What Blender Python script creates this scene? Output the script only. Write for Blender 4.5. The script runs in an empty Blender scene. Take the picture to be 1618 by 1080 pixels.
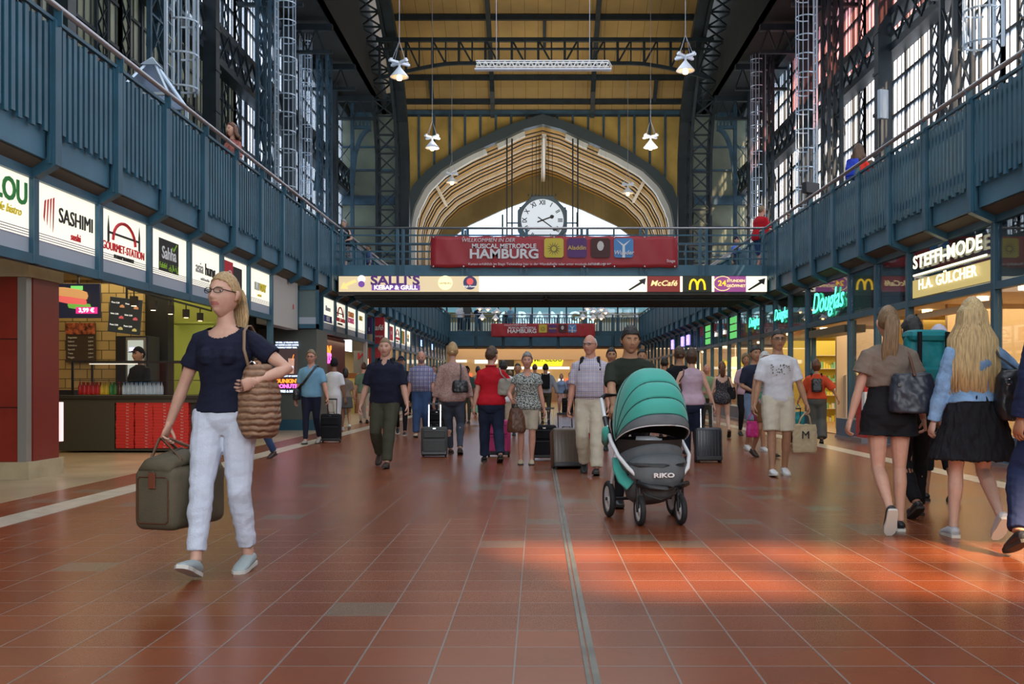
import bpy, bmesh, math, random
import numpy as np
from mathutils import Vector, Matrix, Euler
R = math.radians
random.seed(7)
SC = bpy.context.scene
COL = SC.collection
# ------------------------------------------------------------------ camera
F = 1573.0; VX, VY = 850.0, 606.0; CH = 1.1
cam_d = bpy.data.cameras.new('camera'); cam = bpy.data.objects.new('camera', cam_d); COL.objects.link(cam)
cam.location = (0, 0, CH); cam.rotation_euler = (R(90), 0, 0)
cam_d.sensor_width = 36; cam_d.lens = 36 * F / 1618
cam_d.shift_x = -(VX - 809) / 1618; cam_d.shift_y = (VY - 540) / 1618
cam_d.clip_end = 500
SC.camera = cam
# ------------------------------------------------------------------ exposure
SC.view_settings.view_transform = 'Standard'; SC.view_settings.look = 'None'
SC.view_settings.gamma = 1; SC.view_settings.use_curve_mapping = False
SC.view_settings.exposure = 0.12
# ------------------------------------------------------------------ sky
W = bpy.data.worlds.new('sky'); SC.world = W; W.use_nodes = True
wn = W.node_tree.nodes; wl = W.node_tree.links
bg = wn['Background']
tc = wn.new('ShaderNodeTexCoord'); ns = wn.new('ShaderNodeTexNoise'); ns.inputs['Scale'].default_value = 3
cr = wn.new('ShaderNodeValToRGB'); cr.color_ramp.elements[0].position = .4; cr.color_ramp.elements[1].position = .6
cr.color_ramp.elements[0].color = (.55, .74, 1, 1); cr.color_ramp.elements[1].color = (.95, .98, 1, 1)
wl.new(tc.outputs['Generated'], ns.inputs['Vector']); wl.new(ns.outputs['Fac'], cr.inputs['Fac']); wl.new(cr.outputs['Color'], bg.inputs['Color'])
bg.inputs['Strength'].default_value = 3.0
# ------------------------------------------------------------------ sun, shop lights and added fill lights
def light(name, kind, loc, rot, energy, color, size=None, size_y=None, spread=None):
    d = bpy.data.lights.new(name, kind); d.energy = energy; d.color = color
    if kind == 'AREA':
        d.shape = 'RECTANGLE'; d.size = size; d.size_y = size_y
        if spread: d.spread = R(spread)
    o = bpy.data.objects.new(name, d); COL.objects.link(o); o.location = loc; o.rotation_euler = rot
    return o
SUN = Vector((.35, -.75, .56)).normalized()          # towards the sun
s = light('sun', 'SUN', (10, -12, 12), SUN.to_track_quat('Z', 'Y').to_euler(), 26, (1, .68, .42)); s.data.angle = R(1.6)
light('roof_fill_near', 'AREA', (.4, 10, 17), (0, 0, 0), 2000, (.84, .91, 1), 15, 24)  # added fill under the closed roof in place of skylight
light('roof_fill_mid', 'AREA', (.4, 38, 17.6), (0, 0, 0), 1700, (.86, .92, 1), 13, 24)  # second added fill under the roof, no fitting there
light('front_fill', 'AREA', (.4, -6.5, 6), (R(80), 0, 0), 1250, (.90, .95, 1), 12, 7)  # added fill from behind the camera to brighten the people's fronts
light('vault_fill', 'AREA', (.4, 54, 13), (R(155), 0, 0), 700, (1, .86, .62), 12, 5)  # added hidden uplight brightening the vault, not one of the lamps
light('arch_tunnel_fill', 'AREA', (.4, 71, 9.5), (R(180), 0, 0), 420, (1, .86, .55), 14, 10)  # added hidden upward fill brightening the tunnel boards
light('shop_light_left_near', 'AREA', (-7.3, 13.6, 2.9), (0, 0, 0), 60, (1, .75, .42), 3, 3.6)
light('shop_light_left_mid', 'AREA', (-7.2, 18.2, 2.9), (0, 0, 0), 40, (1, .85, .5), 2.6, 3)
light('shop_light_left_far', 'AREA', (-6.6, 42, 2.4), (0, 0, 0), 170, (1, .8, .55), 1.6, 32)
light('shop_light_right_near', 'AREA', (8.3, 15.4, 2.42), (0, 0, 0), 190, (1, .72, .42), 2.6, 8)
light('shop_light_right_mid', 'AREA', (8.3, 27, 2.42), (0, 0, 0), 260, (1, .76, .44), 2.6, 13)
light('shop_light_right_far', 'AREA', (8.0, 47, 2.42), (0, 0, 0), 220, (1, .8, .5), 2, 24)
light('food_hall_light', 'AREA', (.4, 62, 3.2), (0, 0, 0), 420, (1, .82, .55), 11, 7)

# ------------------------------------------------------------------ helpers
def PX(px, Y): return (px - VX) * Y / F
def PZ(py, Y): return CH + (VY - py) * Y / F
def GY(py): return F * CH / (py - VY)
def tag(o, label=None, cat=None, group=None, kind=None):
    if label: o['label'] = label
    if cat: o['category'] = cat
    if group: o['group'] = group
    if kind: o['kind'] = kind
    return o
def empty(name, loc=(0, 0, 0), rz=0, label=None, cat=None, group=None, kind=None):
    o = bpy.data.objects.new(name, None); COL.objects.link(o); o.location = loc; o.rotation_euler = (0, 0, rz)
    o.empty_display_size = .1
    return tag(o, label, cat, group, kind)
def copy_tree(o, parent=None):
    c = o.copy(); COL.objects.link(c); c.parent = parent
    for ch in o.children: copy_tree(ch, c)
    return c
MATS = {}
def mat(name, col, rough=.6, metal=0, emit=0, bump=0, bscale=40, var=0, vscale=8, spec=.5, sheen=0, ecol=None, stretch=None, trans=0):
    if name in MATS: return MATS[name]
    m = bpy.data.materials.new(name); m.use_nodes = True; MATS[name] = m
    nt = m.node_tree; b = nt.nodes['Principled BSDF']
    b.inputs['Base Color'].default_value = (*col, 1); b.inputs['Roughness'].default_value = rough
    b.inputs['Metallic'].default_value = metal; b.inputs['Specular IOR Level'].default_value = spec
    if sheen: b.inputs['Sheen Weight'].default_value = sheen
    if trans: b.inputs['Transmission Weight'].default_value = trans
    if emit:
        b.inputs['Emission Color'].default_value = (*(ecol or col), 1); b.inputs['Emission Strength'].default_value = emit
    if bump or var:
        t = nt.nodes.new('ShaderNodeTexCoord'); src = t.outputs['Object']
        if stretch:
            mp = nt.nodes.new('ShaderNodeMapping'); mp.inputs['Scale'].default_value = stretch
            nt.links.new(src, mp.inputs['Vector']); src = mp.outputs['Vector']
        if var:
            n = nt.nodes.new('ShaderNodeTexNoise'); n.inputs['Scale'].default_value = vscale; n.inputs['Detail'].default_value = 4
            r = nt.nodes.new('ShaderNodeValToRGB'); r.color_ramp.elements[0].position = .35; r.color_ramp.elements[1].position = .65
            r.color_ramp.elements[0].color = (*[c * (1 - var) for c in col], 1); r.color_ramp.elements[1].color = (*[min(1, c * (1 + var)) for c in col], 1)
            nt.links.new(src, n.inputs['Vector']); nt.links.new(n.outputs['Fac'], r.inputs['Fac']); nt.links.new(r.outputs['Color'], b.inputs['Base Color'])
        if bump:
            n = nt.nodes.new('ShaderNodeTexNoise'); n.inputs['Scale'].default_value = bscale; n.inputs['Detail'].default_value = 3
            bp = nt.nodes.new('ShaderNodeBump'); bp.inputs['Strength'].default_value = bump; bp.inputs['Distance'].default_value = .01
            nt.links.new(src, n.inputs['Vector']); nt.links.new(n.outputs['Fac'], bp.inputs['Height']); nt.links.new(bp.outputs['Normal'], b.inputs['Normal'])
    return m
def emat(name, col, s):
    if name in MATS: return MATS[name]
    m = bpy.data.materials.new(name); m.use_nodes = True; MATS[name] = m
    nt = m.node_tree; b = nt.nodes['Principled BSDF']
    b.inputs['Base Color'].default_value = (*[c * .3 for c in col], 1); b.inputs['Roughness'].default_value = .4
    b.inputs['Emission Color'].default_value = (*col, 1); b.inputs['Emission Strength'].default_value = s
    return m
def glass(name, refl=.12, tint=(1, 1, 1), rough=0.02, frost=0):
    if name in MATS: return MATS[name]
    m = bpy.data.materials.new(name); m.use_nodes = True; MATS[name] = m
    nt = m.node_tree; nt.nodes.clear()
    o = nt.nodes.new('ShaderNodeOutputMaterial'); tr = nt.nodes.new('ShaderNodeBsdfTransparent'); tr.inputs['Color'].default_value = (*tint, 1)
    base = tr.outputs[0]
    if frost:
        tl = nt.nodes.new('ShaderNodeBsdfTranslucent'); tl.inputs['Color'].default_value = (*tint, 1)
        mx = nt.nodes.new('ShaderNodeMixShader'); mx.inputs[0].default_value = frost
        nt.links.new(base, mx.inputs[1]); nt.links.new(tl.outputs[0], mx.inputs[2]); base = mx.outputs[0]
    g = nt.nodes.new('ShaderNodeBsdfGlossy'); g.inputs['Roughness'].default_value = rough
    ge = nt.nodes.new('ShaderNodeNewGeometry'); dt = nt.nodes.new('ShaderNodeVectorMath'); dt.operation = 'DOT_PRODUCT'
    nt.links.new(ge.outputs['Incoming'], dt.inputs[0]); nt.links.new(ge.outputs['Normal'], dt.inputs[1])
    def mth(op, a, b):
        q = nt.nodes.new('ShaderNodeMath'); q.operation = op; q.use_clamp = op == 'ADD'
        for i, x in enumerate((a, b)):
            if x is None: continue
            if isinstance(x, (int, float)): q.inputs[i].default_value = x
            else: nt.links.new(x, q.inputs[i])
        return q.outputs[0]
    ad_ = mth('ADD', mth('MULTIPLY', mth('POWER', mth('SUBTRACT', 1, mth('ABSOLUTE', dt.outputs['Value'], None)), 5), .9), refl * .5 + .02)
    mx = nt.nodes.new('ShaderNodeMixShader'); nt.links.new(ad_, mx.inputs[0])
    nt.links.new(base, mx.inputs[1]); nt.links.new(g.outputs[0], mx.inputs[2]); nt.links.new(mx.outputs[0], o.inputs['Surface'])
    return m
class MB:
    """collects boxes, bars, tubes and lofts and links them as one mesh object"""
    def __init__(s): s.v = []; s.f = []; s.m = []; s.cm = 0
    def mi(s, i): s.cm = i; return s
    def add(s, vs, fs):
        b = len(s.v); s.v += [tuple(map(float, v)) for v in vs]; s.f += [tuple(b + i for i in f) for f in fs]; s.m += [s.cm] * len(fs); return s
    def box(s, x0, x1, y0, y1, z0, z1):
        return s.add([(x, y, z) for x in (x0, x1) for y in (y0, y1) for z in (z0, z1)],
                     [(0, 1, 3, 2), (4, 6, 7, 5), (0, 4, 5, 1), (2, 3, 7, 6), (0, 2, 6, 4), (1, 5, 7, 3)])
    def bar(s, p, q, w, d=None, up=(0, 0, 1)):
        d = d or w; p = Vector(p); q = Vector(q); t = (q - p).normalized(); u = Vector(up)
        if abs(t.dot(u)) > .98: u = Vector((0, 1, 0))
        a = t.cross(u).normalized(); b = a.cross(t).normalized(); a = a * w / 2; b = b * d / 2
        return s.add([c + i * a + j * b for c in (p, q) for i in (-1, 1) for j in (-1, 1)],
                     [(0, 1, 3, 2), (4, 6, 7, 5), (0, 4, 5, 1), (2, 3, 7, 6), (0, 2, 6, 4), (1, 5, 7, 3)])
    def tube(s, pts, rad, n=8, cap=True, hint=(1, 0, 0)):
        if not isinstance(rad, (list, tuple)): rad = [rad] * len(pts)
        v, f = loft(pts, [(r if isinstance(r, tuple) else (r, r)) for r in rad], n, hint, cap); return s.add(v, f)
    def cyl(s, p, q, r, n=12, r2=None): return s.tube([p, q], [r, r if r2 is None else r2], n)
    def prism(s, pts, axis, a, b):
        """extrude a 2-D outline along an axis from a to b"""
        n = len(pts)
        def mk(u, v, w): return {'x': (w, u, v), 'y': (u, w, v), 'z': (u, v, w)}[axis]
        vs = [mk(u, v, a) for u, v in pts] + [mk(u, v, b) for u, v in pts]
        return s.add(vs, [tuple(range(n)), tuple(range(2 * n - 1, n - 1, -1))] + [(i, (i + 1) % n, n + (i + 1) % n, n + i) for i in range(n)])
    def lathe(s, prof, c=(0, 0, 0), n=20):
        vs = []; fs = []; k = len(prof)
        for i in range(n):
            a = 2 * math.pi * i / n
            vs += [(c[0] + r * math.cos(a), c[1] + r * math.sin(a), c[2] + z) for r, z in prof]
        for i in range(n):
            j = (i + 1) % n
            fs += [(i * k + t, j * k + t, j * k + t + 1, i * k + t + 1) for t in range(k - 1)]
        return s.add(vs, fs)
    def build(s, name, mats, parent=None, smooth=False, bevel=0, loc=None, recalc=True):
        me = bpy.data.meshes.new(name); me.from_pydata(s.v, [], s.f)
        if not isinstance(mats, (list, tuple)): mats = [mats]
        for m in mats: me.materials.append(m)
        me.polygons.foreach_set('material_index', s.m)
        if recalc:
            bm = bmesh.new(); bm.from_mesh(me); bmesh.ops.recalc_face_normals(bm, faces=bm.faces); bm.to_mesh(me); bm.free()
        if smooth: me.polygons.foreach_set('use_smooth', [True] * len(me.polygons))
        o = bpy.data.objects.new(name, me); COL.objects.link(o); o.parent = parent
        if loc: o.location = loc
        if bevel:
            b = o.modifiers.new('bevel', 'BEVEL'); b.width = bevel; b.segments = 2; b.limit_method = 'ANGLE'
        return o
def loft(pts, rad, n=12, hint=(1, 0, 0), cap=True):
    P = [Vector(p) for p in pts]; k = len(P); h = Vector(hint); V = []; Fc = []
    for i in range(k):
        t = (P[min(i + 1, k - 1)] - P[max(i - 1, 0)])
        t = t.normalized() if t.length > 1e-9 else Vector((0, 0, 1))
        a = h - t * h.dot(t)
        if a.length < .15:
            a = Vector((0, 1, 0)) - t * t.y
            if a.length < .15: a = Vector((0, 0, 1)) - t * t.z
        a.normalize(); b = t.cross(a)
        for j in range(n):
            th = 2 * math.pi * j / n
            V.append(P[i] + a * (rad[i][0] * math.cos(th)) + b * (rad[i][1] * math.sin(th)))
    for i in range(k - 1):
        for j in range(n):
            Fc.append((i * n + j, i * n + (j + 1) % n, (i + 1) * n + (j + 1) % n, (i + 1) * n + j))
    if cap:
        Fc.append(tuple(range(n - 1, -1, -1))); Fc.append(tuple((k - 1) * n + j for j in range(n)))
    return V, Fc
ROT = {'front': (R(90), 0, 0), 'left': (R(90), 0, R(90)), 'right': (R(90), 0, R(-90))}
TMP = bpy.data.scenes.new('evaluation'); TVL = TMP.view_layers[0]
def text(name, s, size, loc, face, m, parent=None, ext=.006, off=0, align='CENTER', shear=0, wide=1, space=1, rot=None):
    c = bpy.data.curves.new(name, 'FONT'); c.body = s; c.size = size; c.extrude = ext; c.offset = off; c.align_x = align; c.align_y = 'CENTER'; c.shear = shear
    c.space_character = space; c.resolution_u = 3
    t = bpy.data.objects.new(name, c); TMP.collection.objects.link(t); TVL.update()
    me = bpy.data.meshes.new_from_object(t.evaluated_get(TVL.depsgraph)); bpy.data.objects.remove(t); bpy.data.curves.remove(c)
    me.materials.clear(); me.materials.append(m); me.name = name
    o = bpy.data.objects.new(name, me); COL.objects.link(o); o.location = loc; o.rotation_euler = rot or ROT[face]; o.scale = (wide, 1, 1); o.parent = parent
    return o
def ordinal(i): return ['first', 'second', 'third', 'fourth', 'fifth', 'sixth', 'seventh', 'eighth', 'ninth', 'tenth', 'eleventh', 'twelfth'][i] if i < 12 else ['thirteenth', 'fourteenth', 'fifteenth', 'sixteenth', 'seventeenth', 'eighteenth', 'nineteenth', 'twentieth'][min(i - 12, 7)]
# shared materials
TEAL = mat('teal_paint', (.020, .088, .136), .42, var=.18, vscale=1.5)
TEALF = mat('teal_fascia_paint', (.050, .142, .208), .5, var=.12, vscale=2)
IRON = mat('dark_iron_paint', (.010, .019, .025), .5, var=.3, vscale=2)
IRONB = mat('blue_iron_paint', (.028, .070, .105), .5, var=.3, vscale=2)
STEEL = mat('brushed_steel', (.36, .35, .36), .38, .8)
GALV = mat('galvanised_steel', (.50, .60, .70), .4, .6)
BLACK = mat('black_plastic', (.012, .012, .014), .4)
RUB = mat('black_rubber', (.015, .015, .016), .75)
WHITE = mat('white_paint', (.75, .75, .73), .5)
CHROME = mat('chrome', (.8, .8, .8), .12, 1)
# ================================================================== HALL
CX = .385; XL, XR = -12.7, 13.5; YE = 65.0
GL, GR, SL, SR = -5.34, 6.11, -5.59, 6.45
BAY = 1.63; ZP0, ZF, ZR, ZS1, ZS0 = 3.54, 4.15, 5.24, 3.40, 2.50
def YL(k): return 10.99 + BAY * k
def YR(k): return 14.01 + BAY * k
# ---- floor
def floor_mat(name, c1, c2, w, h, ox, oy, mortar=(.20, .17, .15), rough=.3):
    m = bpy.data.materials.new(name); m.use_nodes = True; nt = m.node_tree; b = nt.nodes['Principled BSDF']
    g = nt.nodes.new('ShaderNodeNewGeometry'); mp = nt.nodes.new('ShaderNodeMapping'); mp.inputs['Location'].default_value = (-ox, -oy, 0)
    nt.links.new(g.outputs['Position'], mp.inputs['Vector'])
    br = nt.nodes.new('ShaderNodeTexBrick'); br.offset = 0; br.squash = 1
    for k_, v_ in (('Scale', 1), ('Mortar Size', .0045), ('Mortar Smooth', .3), ('Bias', 0), ('Brick Width', w), ('Row Height', h)): br.inputs[k_].default_value = v_
    br.inputs['Color1'].default_value = (*c1, 1); br.inputs['Color2'].default_value = (*c2, 1); br.inputs['Mortar'].default_value = (*mortar, 1)
    nt.links.new(mp.outputs['Vector'], br.inputs['Vector'])
    n = nt.nodes.new('ShaderNodeTexNoise'); n.inputs['Scale'].default_value = .9; n.inputs['Detail'].default_value = 5
    nt.links.new(g.outputs['Position'], n.inputs['Vector'])
    mx = nt.nodes.new('ShaderNodeMix'); mx.data_type = 'RGBA'; mx.blend_type = 'MULTIPLY'; mx.inputs['Factor'].default_value = .55
    rp = nt.nodes.new('ShaderNodeValToRGB'); rp.color_ramp.elements[0].position = .3; rp.color_ramp.elements[1].position = .7
    rp.color_ramp.elements[0].color = (.62, .6, .62, 1); rp.color_ramp.elements[1].color = (1, 1, 1, 1)
    nt.links.new(n.outputs['Fac'], rp.inputs['Fac']); nt.links.new(br.outputs['Color'], mx.inputs[6]); nt.links.new(rp.outputs['Color'], mx.inputs[7])
    # single odd tiles of another firing: one random value per tile
    sc_ = nt.nodes.new('ShaderNodeVectorMath'); sc_.operation = 'DIVIDE'; sc_.inputs[1].default_value = (w, h, 1); nt.links.new(mp.outputs['Vector'], sc_.inputs[0])
    fl = nt.nodes.new('ShaderNodeVectorMath'); fl.operation = 'FLOOR'; nt.links.new(sc_.outputs[0], fl.inputs[0])
    wnz = nt.nodes.new('ShaderNodeTexWhiteNoise'); wnz.noise_dimensions = '2D'; nt.links.new(fl.outputs[0], wnz.inputs['Vector'])
    gt = nt.nodes.new('ShaderNodeMath'); gt.operation = 'GREATER_THAN'; gt.inputs[1].default_value = .965; nt.links.new(wnz.outputs['Value'], gt.inputs[0])
    inv = nt.nodes.new('ShaderNodeMath'); inv.operation = 'SUBTRACT'; inv.inputs[0].default_value = 1; nt.links.new(br.outputs['Fac'], inv.inputs[1])
    ml = nt.nodes.new('ShaderNodeMath'); ml.operation = 'MULTIPLY'; nt.links.new(gt.outputs[0], ml.inputs[0]); nt.links.new(inv.outputs[0], ml.inputs[1])
    m5 = nt.nodes.new('ShaderNodeMath'); m5.operation = 'MULTIPLY'; m5.inputs[1].default_value = .7; nt.links.new(ml.outputs[0], m5.inputs[0])
    mo = nt.nodes.new('ShaderNodeMix'); mo.data_type = 'RGBA'; nt.links.new(m5.outputs[0], mo.inputs['Factor']); nt.links.new(mx.outputs[2], mo.inputs[6]); mo.inputs[7].default_value = (c1[0] * .8, c1[0] * .62, c1[0] * .42, 1)
    nt.links.new(mo.outputs[2], b.inputs['Base Color'])
    n2 = nt.nodes.new('ShaderNodeTexNoise'); n2.inputs['Scale'].default_value = 2.2; n2.inputs['Detail'].default_value = 6; nt.links.new(g.outputs['Position'], n2.inputs['Vector'])
    r2 = nt.nodes.new('ShaderNodeMapRange'); r2.inputs[1].default_value = .3; r2.inputs[2].default_value = .7; r2.inputs[3].default_value = rough - .05; r2.inputs[4].default_value = rough + .09
    b.inputs['Roughness'].default_value = rough - .03; b.inputs['Specular IOR Level'].default_value = .42
    bp = nt.nodes.new('ShaderNodeBump'); bp.inputs['Strength'].default_value = .25; bp.inputs['Distance'].default_value = .004; bp.invert = True
    nt.links.new(br.outputs['Fac'], bp.inputs['Height']); nt.links.new(bp.outputs['Normal'], b.inputs['Normal'])
    return m
TILE = floor_mat('terracotta_tile', (.195, .048, .016), (.235, .062, .022), .309, .281, .2175, 5.286 - .281 * 30)
STONE = mat('cream_floor_stone', (.46, .40, .31), .32, var=.15, vscale=6)
tag(MB().box(-4.95, 5.55, -8, 92, -.2, 0).build('floor', TILE), kind='structure')
tag(MB().box(-16, -4.95, -8, 92, -.2, 0).build('floor', mat('beige_floor_stone', (.36, .27, .16), .3, var=.15, vscale=1.5)), kind='structure')
tag(MB().box(5.55, 16, -8, 92, -.2, 0).build('floor', TILE), kind='structure')
for nm, x0, x1 in (('trim_1', -4.42, -4.12), ('trim_2', 4.9, 5.2)):
    tag(MB().box(x0, x1, -8, 60, 0, .003).build(nm, STONE), kind='structure')
seam = MB(); seam.box(.205, .232, -8, 62, 0, .003); seam.box(.180, .197, -8, 62, 0, .004)
tag(seam.build('trim_3', mat('worn_metal_strip', (.13, .13, .11), .4, .4, var=.3, vscale=3)), kind='structure')
# ---- walls behind and beside the camera
DARKW = mat('dark_masonry', (.09, .08, .07), .9, var=.25, vscale=1)
bw = MB()
bw.box(-13, 6.6, -8.3, -8, 0, 24); bw.box(6.6, 16.5, -8.3, -8, 0, 9.9); bw.box(6.6, 16.5, -8.3, -8, 11.2, 24)  # unseen wall, opening cut so the sun falls in bands on the floor
for x in (7.9, 9.0, 10.4, 11.3, 12.6, 13.8): bw.box(x, x + .18, -8.2, -8.05, 9.9, 11.2)  # bars added to throw shadows across the sun patch
bw.box(6.6, 16.5, -8.2, -8.05, 10.42, 10.55)
tag(bw.build('wall_back_sun_slit', DARKW), kind='structure')
# ---- side walls: glazed iron walls, one window per bay
PANE = glass('hall_window_glass', .02, (.93, .96, 1), .25, frost=.3)
PANED = glass('dim_window_glass', .02, (.30, .30, .24), .3, frost=.5)  # dark tint puts the dim outlook of the left windows into the glass
PANER = glass('pinkish_window_glass', .02, (.85, .55, .55), .25, frost=.35)  # pinkish glass tint for some upper right panes
def iron_x(mb, p, q, w):            # one crossed bar pair between two uprights
    (x0, y0, z0), (x1, y1, z1) = p, q
    mb.bar((x0, y0, z0), (x1, y1, z1), w, .03); mb.bar((x0, y0, z1), (x1, y1, z0), w, .03)
def lattice_col(name, x, y, z0, z1, wy, m, cell, side, label, wx=.35):
    o = MB(); c = .13
    for dx in (0, wx):
        for dy in (-wy / 2, wy / 2): o.box(x + dx * side - c / 2, x + dx * side + c / 2, y + dy - c / 2, y + dy + c / 2, z0, z1)
    n = int((z1 - z0) / cell)
    for i in range(n):
        a = z0 + i * cell; b = a + cell
        for dx in (0, wx): iron_x(o, (x + dx * side, y - wy / 2, a), (x + dx * side, y + wy / 2, b), .09)
        o.bar((x, y - wy / 2, b), (x, y + wy / 2, b), .07, .07)
    return tag(o.build(name, m), label, 'column')
wi = [0]
def hall_wall(s):
    X = XL if s < 0 else XR; ins = -s
    mains = [17.5, 29.0, 41.3, 53.2] if s > 0 else [19.0, 30.4, 41.9, 53.1]
    cuts = [-8, 5.5] + [v for m_ in mains for v in (m_,)] + [YE]
    tag(MB().box(min(X, X + s * .5), max(X, X + s * .5), -8, YE, 0, 5.0).build('wall_right' if s > 0 else 'wall_left', DARKW), kind='structure')
    ztop = 18.4
    for i in range(len(cuts) - 1):
        y0, y1 = cuts[i], cuts[i + 1]; wi[0] += 1
        gl = MB(); fr = MB()
        if s > 0 and i in (2, 3): gl.mi(0)
        # glass in two tiers
        for (za, zb, k) in ((5.0, 13.5, 0), (14.6, ztop, 1)):
            low = PANED
            gl.mi(1 if (s > 0 and k == 1 and 24 < y0 < 45) else (2 if (s < 0 and k == 0 and y0 < 41) else 0))
            gl.box(X + s * .10, X + s * .12, y0, y1, za, zb)
        w = fr
        big = 1.55
        nb = max(1, round((y1 - y0) / big)); step = (y1 - y0) / nb
        for j in range(nb + 1):
            yy = y0 + j * step; w.box(X + s * .02, X + s * .2, yy - .06, yy + .06, 5, ztop)
        ym = y0 + .25
        while ym < y1:
            w.box(X + s * .08, X + s * .14, ym - .022, ym + .022, 5, ztop); ym += .42
        for zz in (6.2, 7.9, 9.6, 11.3, 12.6, 15.4, 16.6, 17.6): w.box(X + s * .05, X + s * .17, y0, y1, zz - .05, zz + .05)
        # lattice strip beside every second mullion
        for j in range(0, nb, 3):
            ya = y0 + j * step; z = 5.0
            while z < ztop - .6: iron_x(w, (X + s * .0, ya, z), (X + s * .0, ya + .55, z + .65), .05); z += .65
            w.box(X - .04, X + .04, ya + .52, ya + .6, 5, ztop)
        o = w.build(f'window_{wi[0]}', IRON); tag(o, kind='structure')
        g_ = gl.build('window_glass', [PANE, PANER, PANED], o)
    # continuous lattice girder and crane rail
    g = MB()
    for zz, d in ((13.45, .3), (14.75, .3), (14.1, .12), (18.4, .4), (9.0, .16)):
        g.box(min(X, X + ins * .55), max(X, X + ins * .55), 0, YE, zz - d / 2, zz + d / 2) if d > .2 else g.box(min(X, X + ins * .3), max(X, X + ins * .3), 0, YE, zz - d / 2, zz + d / 2)
    y = 5
    while y < YE - 1: iron_x(g, (X + ins * .55, y, 13.5), (X + ins * .55, y + 1.1, 14.7), .09); y += 1.1
    tag(g.build('lattice_girder', IRON), 'long dark lattice girder running along the %s glazed wall' % ('right' if s > 0 else 'left'), 'girder')
    side = 'right' if s > 0 else 'left'
    for i, ym in enumerate(mains):
        m_ = IRONB if s < 0 else IRON
        lattice_col('lattice_column', X + ins * 1.05, ym, 4.15, 24, .9 if s > 0 else 1.1, m_, 1.35, ins, 'wide dark lattice column on the %s gallery, %s from the camera' % (side, ordinal(i)), .5)
        b = MB()
        for t in range(8):          # curved bracket from the column along the wall at the girder
            a0 = R(90) * t / 8; a1 = R(90) * (t + 1) / 8
            b.bar((X + ins * .9, ym + 2.6 - 2.6 * math.cos(a0) , 13.3 - 1.9 + 1.9 * math.sin(a0)), (X + ins * .9, ym + 2.6 - 2.6 * math.cos(a1), 13.3 - 1.9 + 1.9 * math.sin(a1)), .3, .12)
        tag(b.build('arched_bracket', m_), 'curved iron bracket springing from the %s lattice column on the %s' % (ordinal(i), side), 'bracket')
    for i, ym in enumerate([23.6, 36.8, 47.2, 59.3] if s > 0 else [25.0, 36.4, 47.6, 58.0]):
        o = MB(); x0 = X + ins * .5
        o.box(min(x0, x0 + ins * .5), max(x0, x0 + ins * .5), ym - .22, ym + .22, 4.15, 24)
        z = 5
        while z < 23: o.box(x0 + ins * .5 - .03, x0 + ins * .5 + .03, ym - .30, ym + .30, z, z + .12); z += 1.5
        tag(o.build('iron_column', IRON), 'slim dark solid iron column on the %s gallery, %s from the camera' % (side, ordinal(i)), 'column')
hall_wall(-1); hall_wall(1)
# outside building shading the left windows
tag(MB().box(-21, -19, -5, 45, 0, 13).build('wall_outside', mat('outside_brick', (.10, .08, .06), .9, var=.3, vscale=.6)), kind='structure')
# ---- roof
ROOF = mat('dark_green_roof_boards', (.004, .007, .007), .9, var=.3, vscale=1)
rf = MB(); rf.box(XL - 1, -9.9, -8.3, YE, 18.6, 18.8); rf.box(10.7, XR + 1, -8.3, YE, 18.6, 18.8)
rf.box(XL - 1, XR + 1, -8.3, 36, 24, 24.2); rf.box(-10.1, -9.9, 30, YE + 1, 18.6, 30); rf.box(10.7, 10.9, 30, YE + 1, 18.6, 30); rf.box(-10.1, 10.9, 35.8, 36, 24, 30); rf.box(-10.6, -9.2, YE, YE + .4, 18.3, 30); rf.box(10.0, 11.2, YE, YE + .4, 18.3, 30)  # upright panels added to block sun and sky leaks
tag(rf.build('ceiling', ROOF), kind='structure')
au = MB()
for s, xa, xb in ((-1, XL, -9.9), (1, 10.7, XR)):
    for y in (30, 36, 42, 48, 54, 60):
        au.box(xa, xb, y - .15, y + .15, 18.1, 18.4); au.box(xa, xb, y - .1, y + .1, 17.0, 17.15)
        x = xa
        while x < xb - .6: au.bar((x, y, 17.1), (x + .4, y, 18.2), .07); au.bar((x + .4, y, 18.2), (x + .8, y, 17.1), .07); x += .8
tag(au.build('trim_4', IRON), kind='structure')
VP_ = [(65.2, 18.6), (65.0, 19.4), (64.4, 20.8), (63.0, 21.9), (61.4, 22.6), (60.3, 23.3), (59.1, 24.0), (56, 25.4), (51, 26.9), (45, 28), (36, 28.6)]
VP_ = [(65.2, 18.6), (64.2, 20.2), (62.6, 21.3), (61, 22.1), (59.1, 23.0), (56, 24.2), (51, 25.7), (45, 27), (36, 28)]
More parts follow.
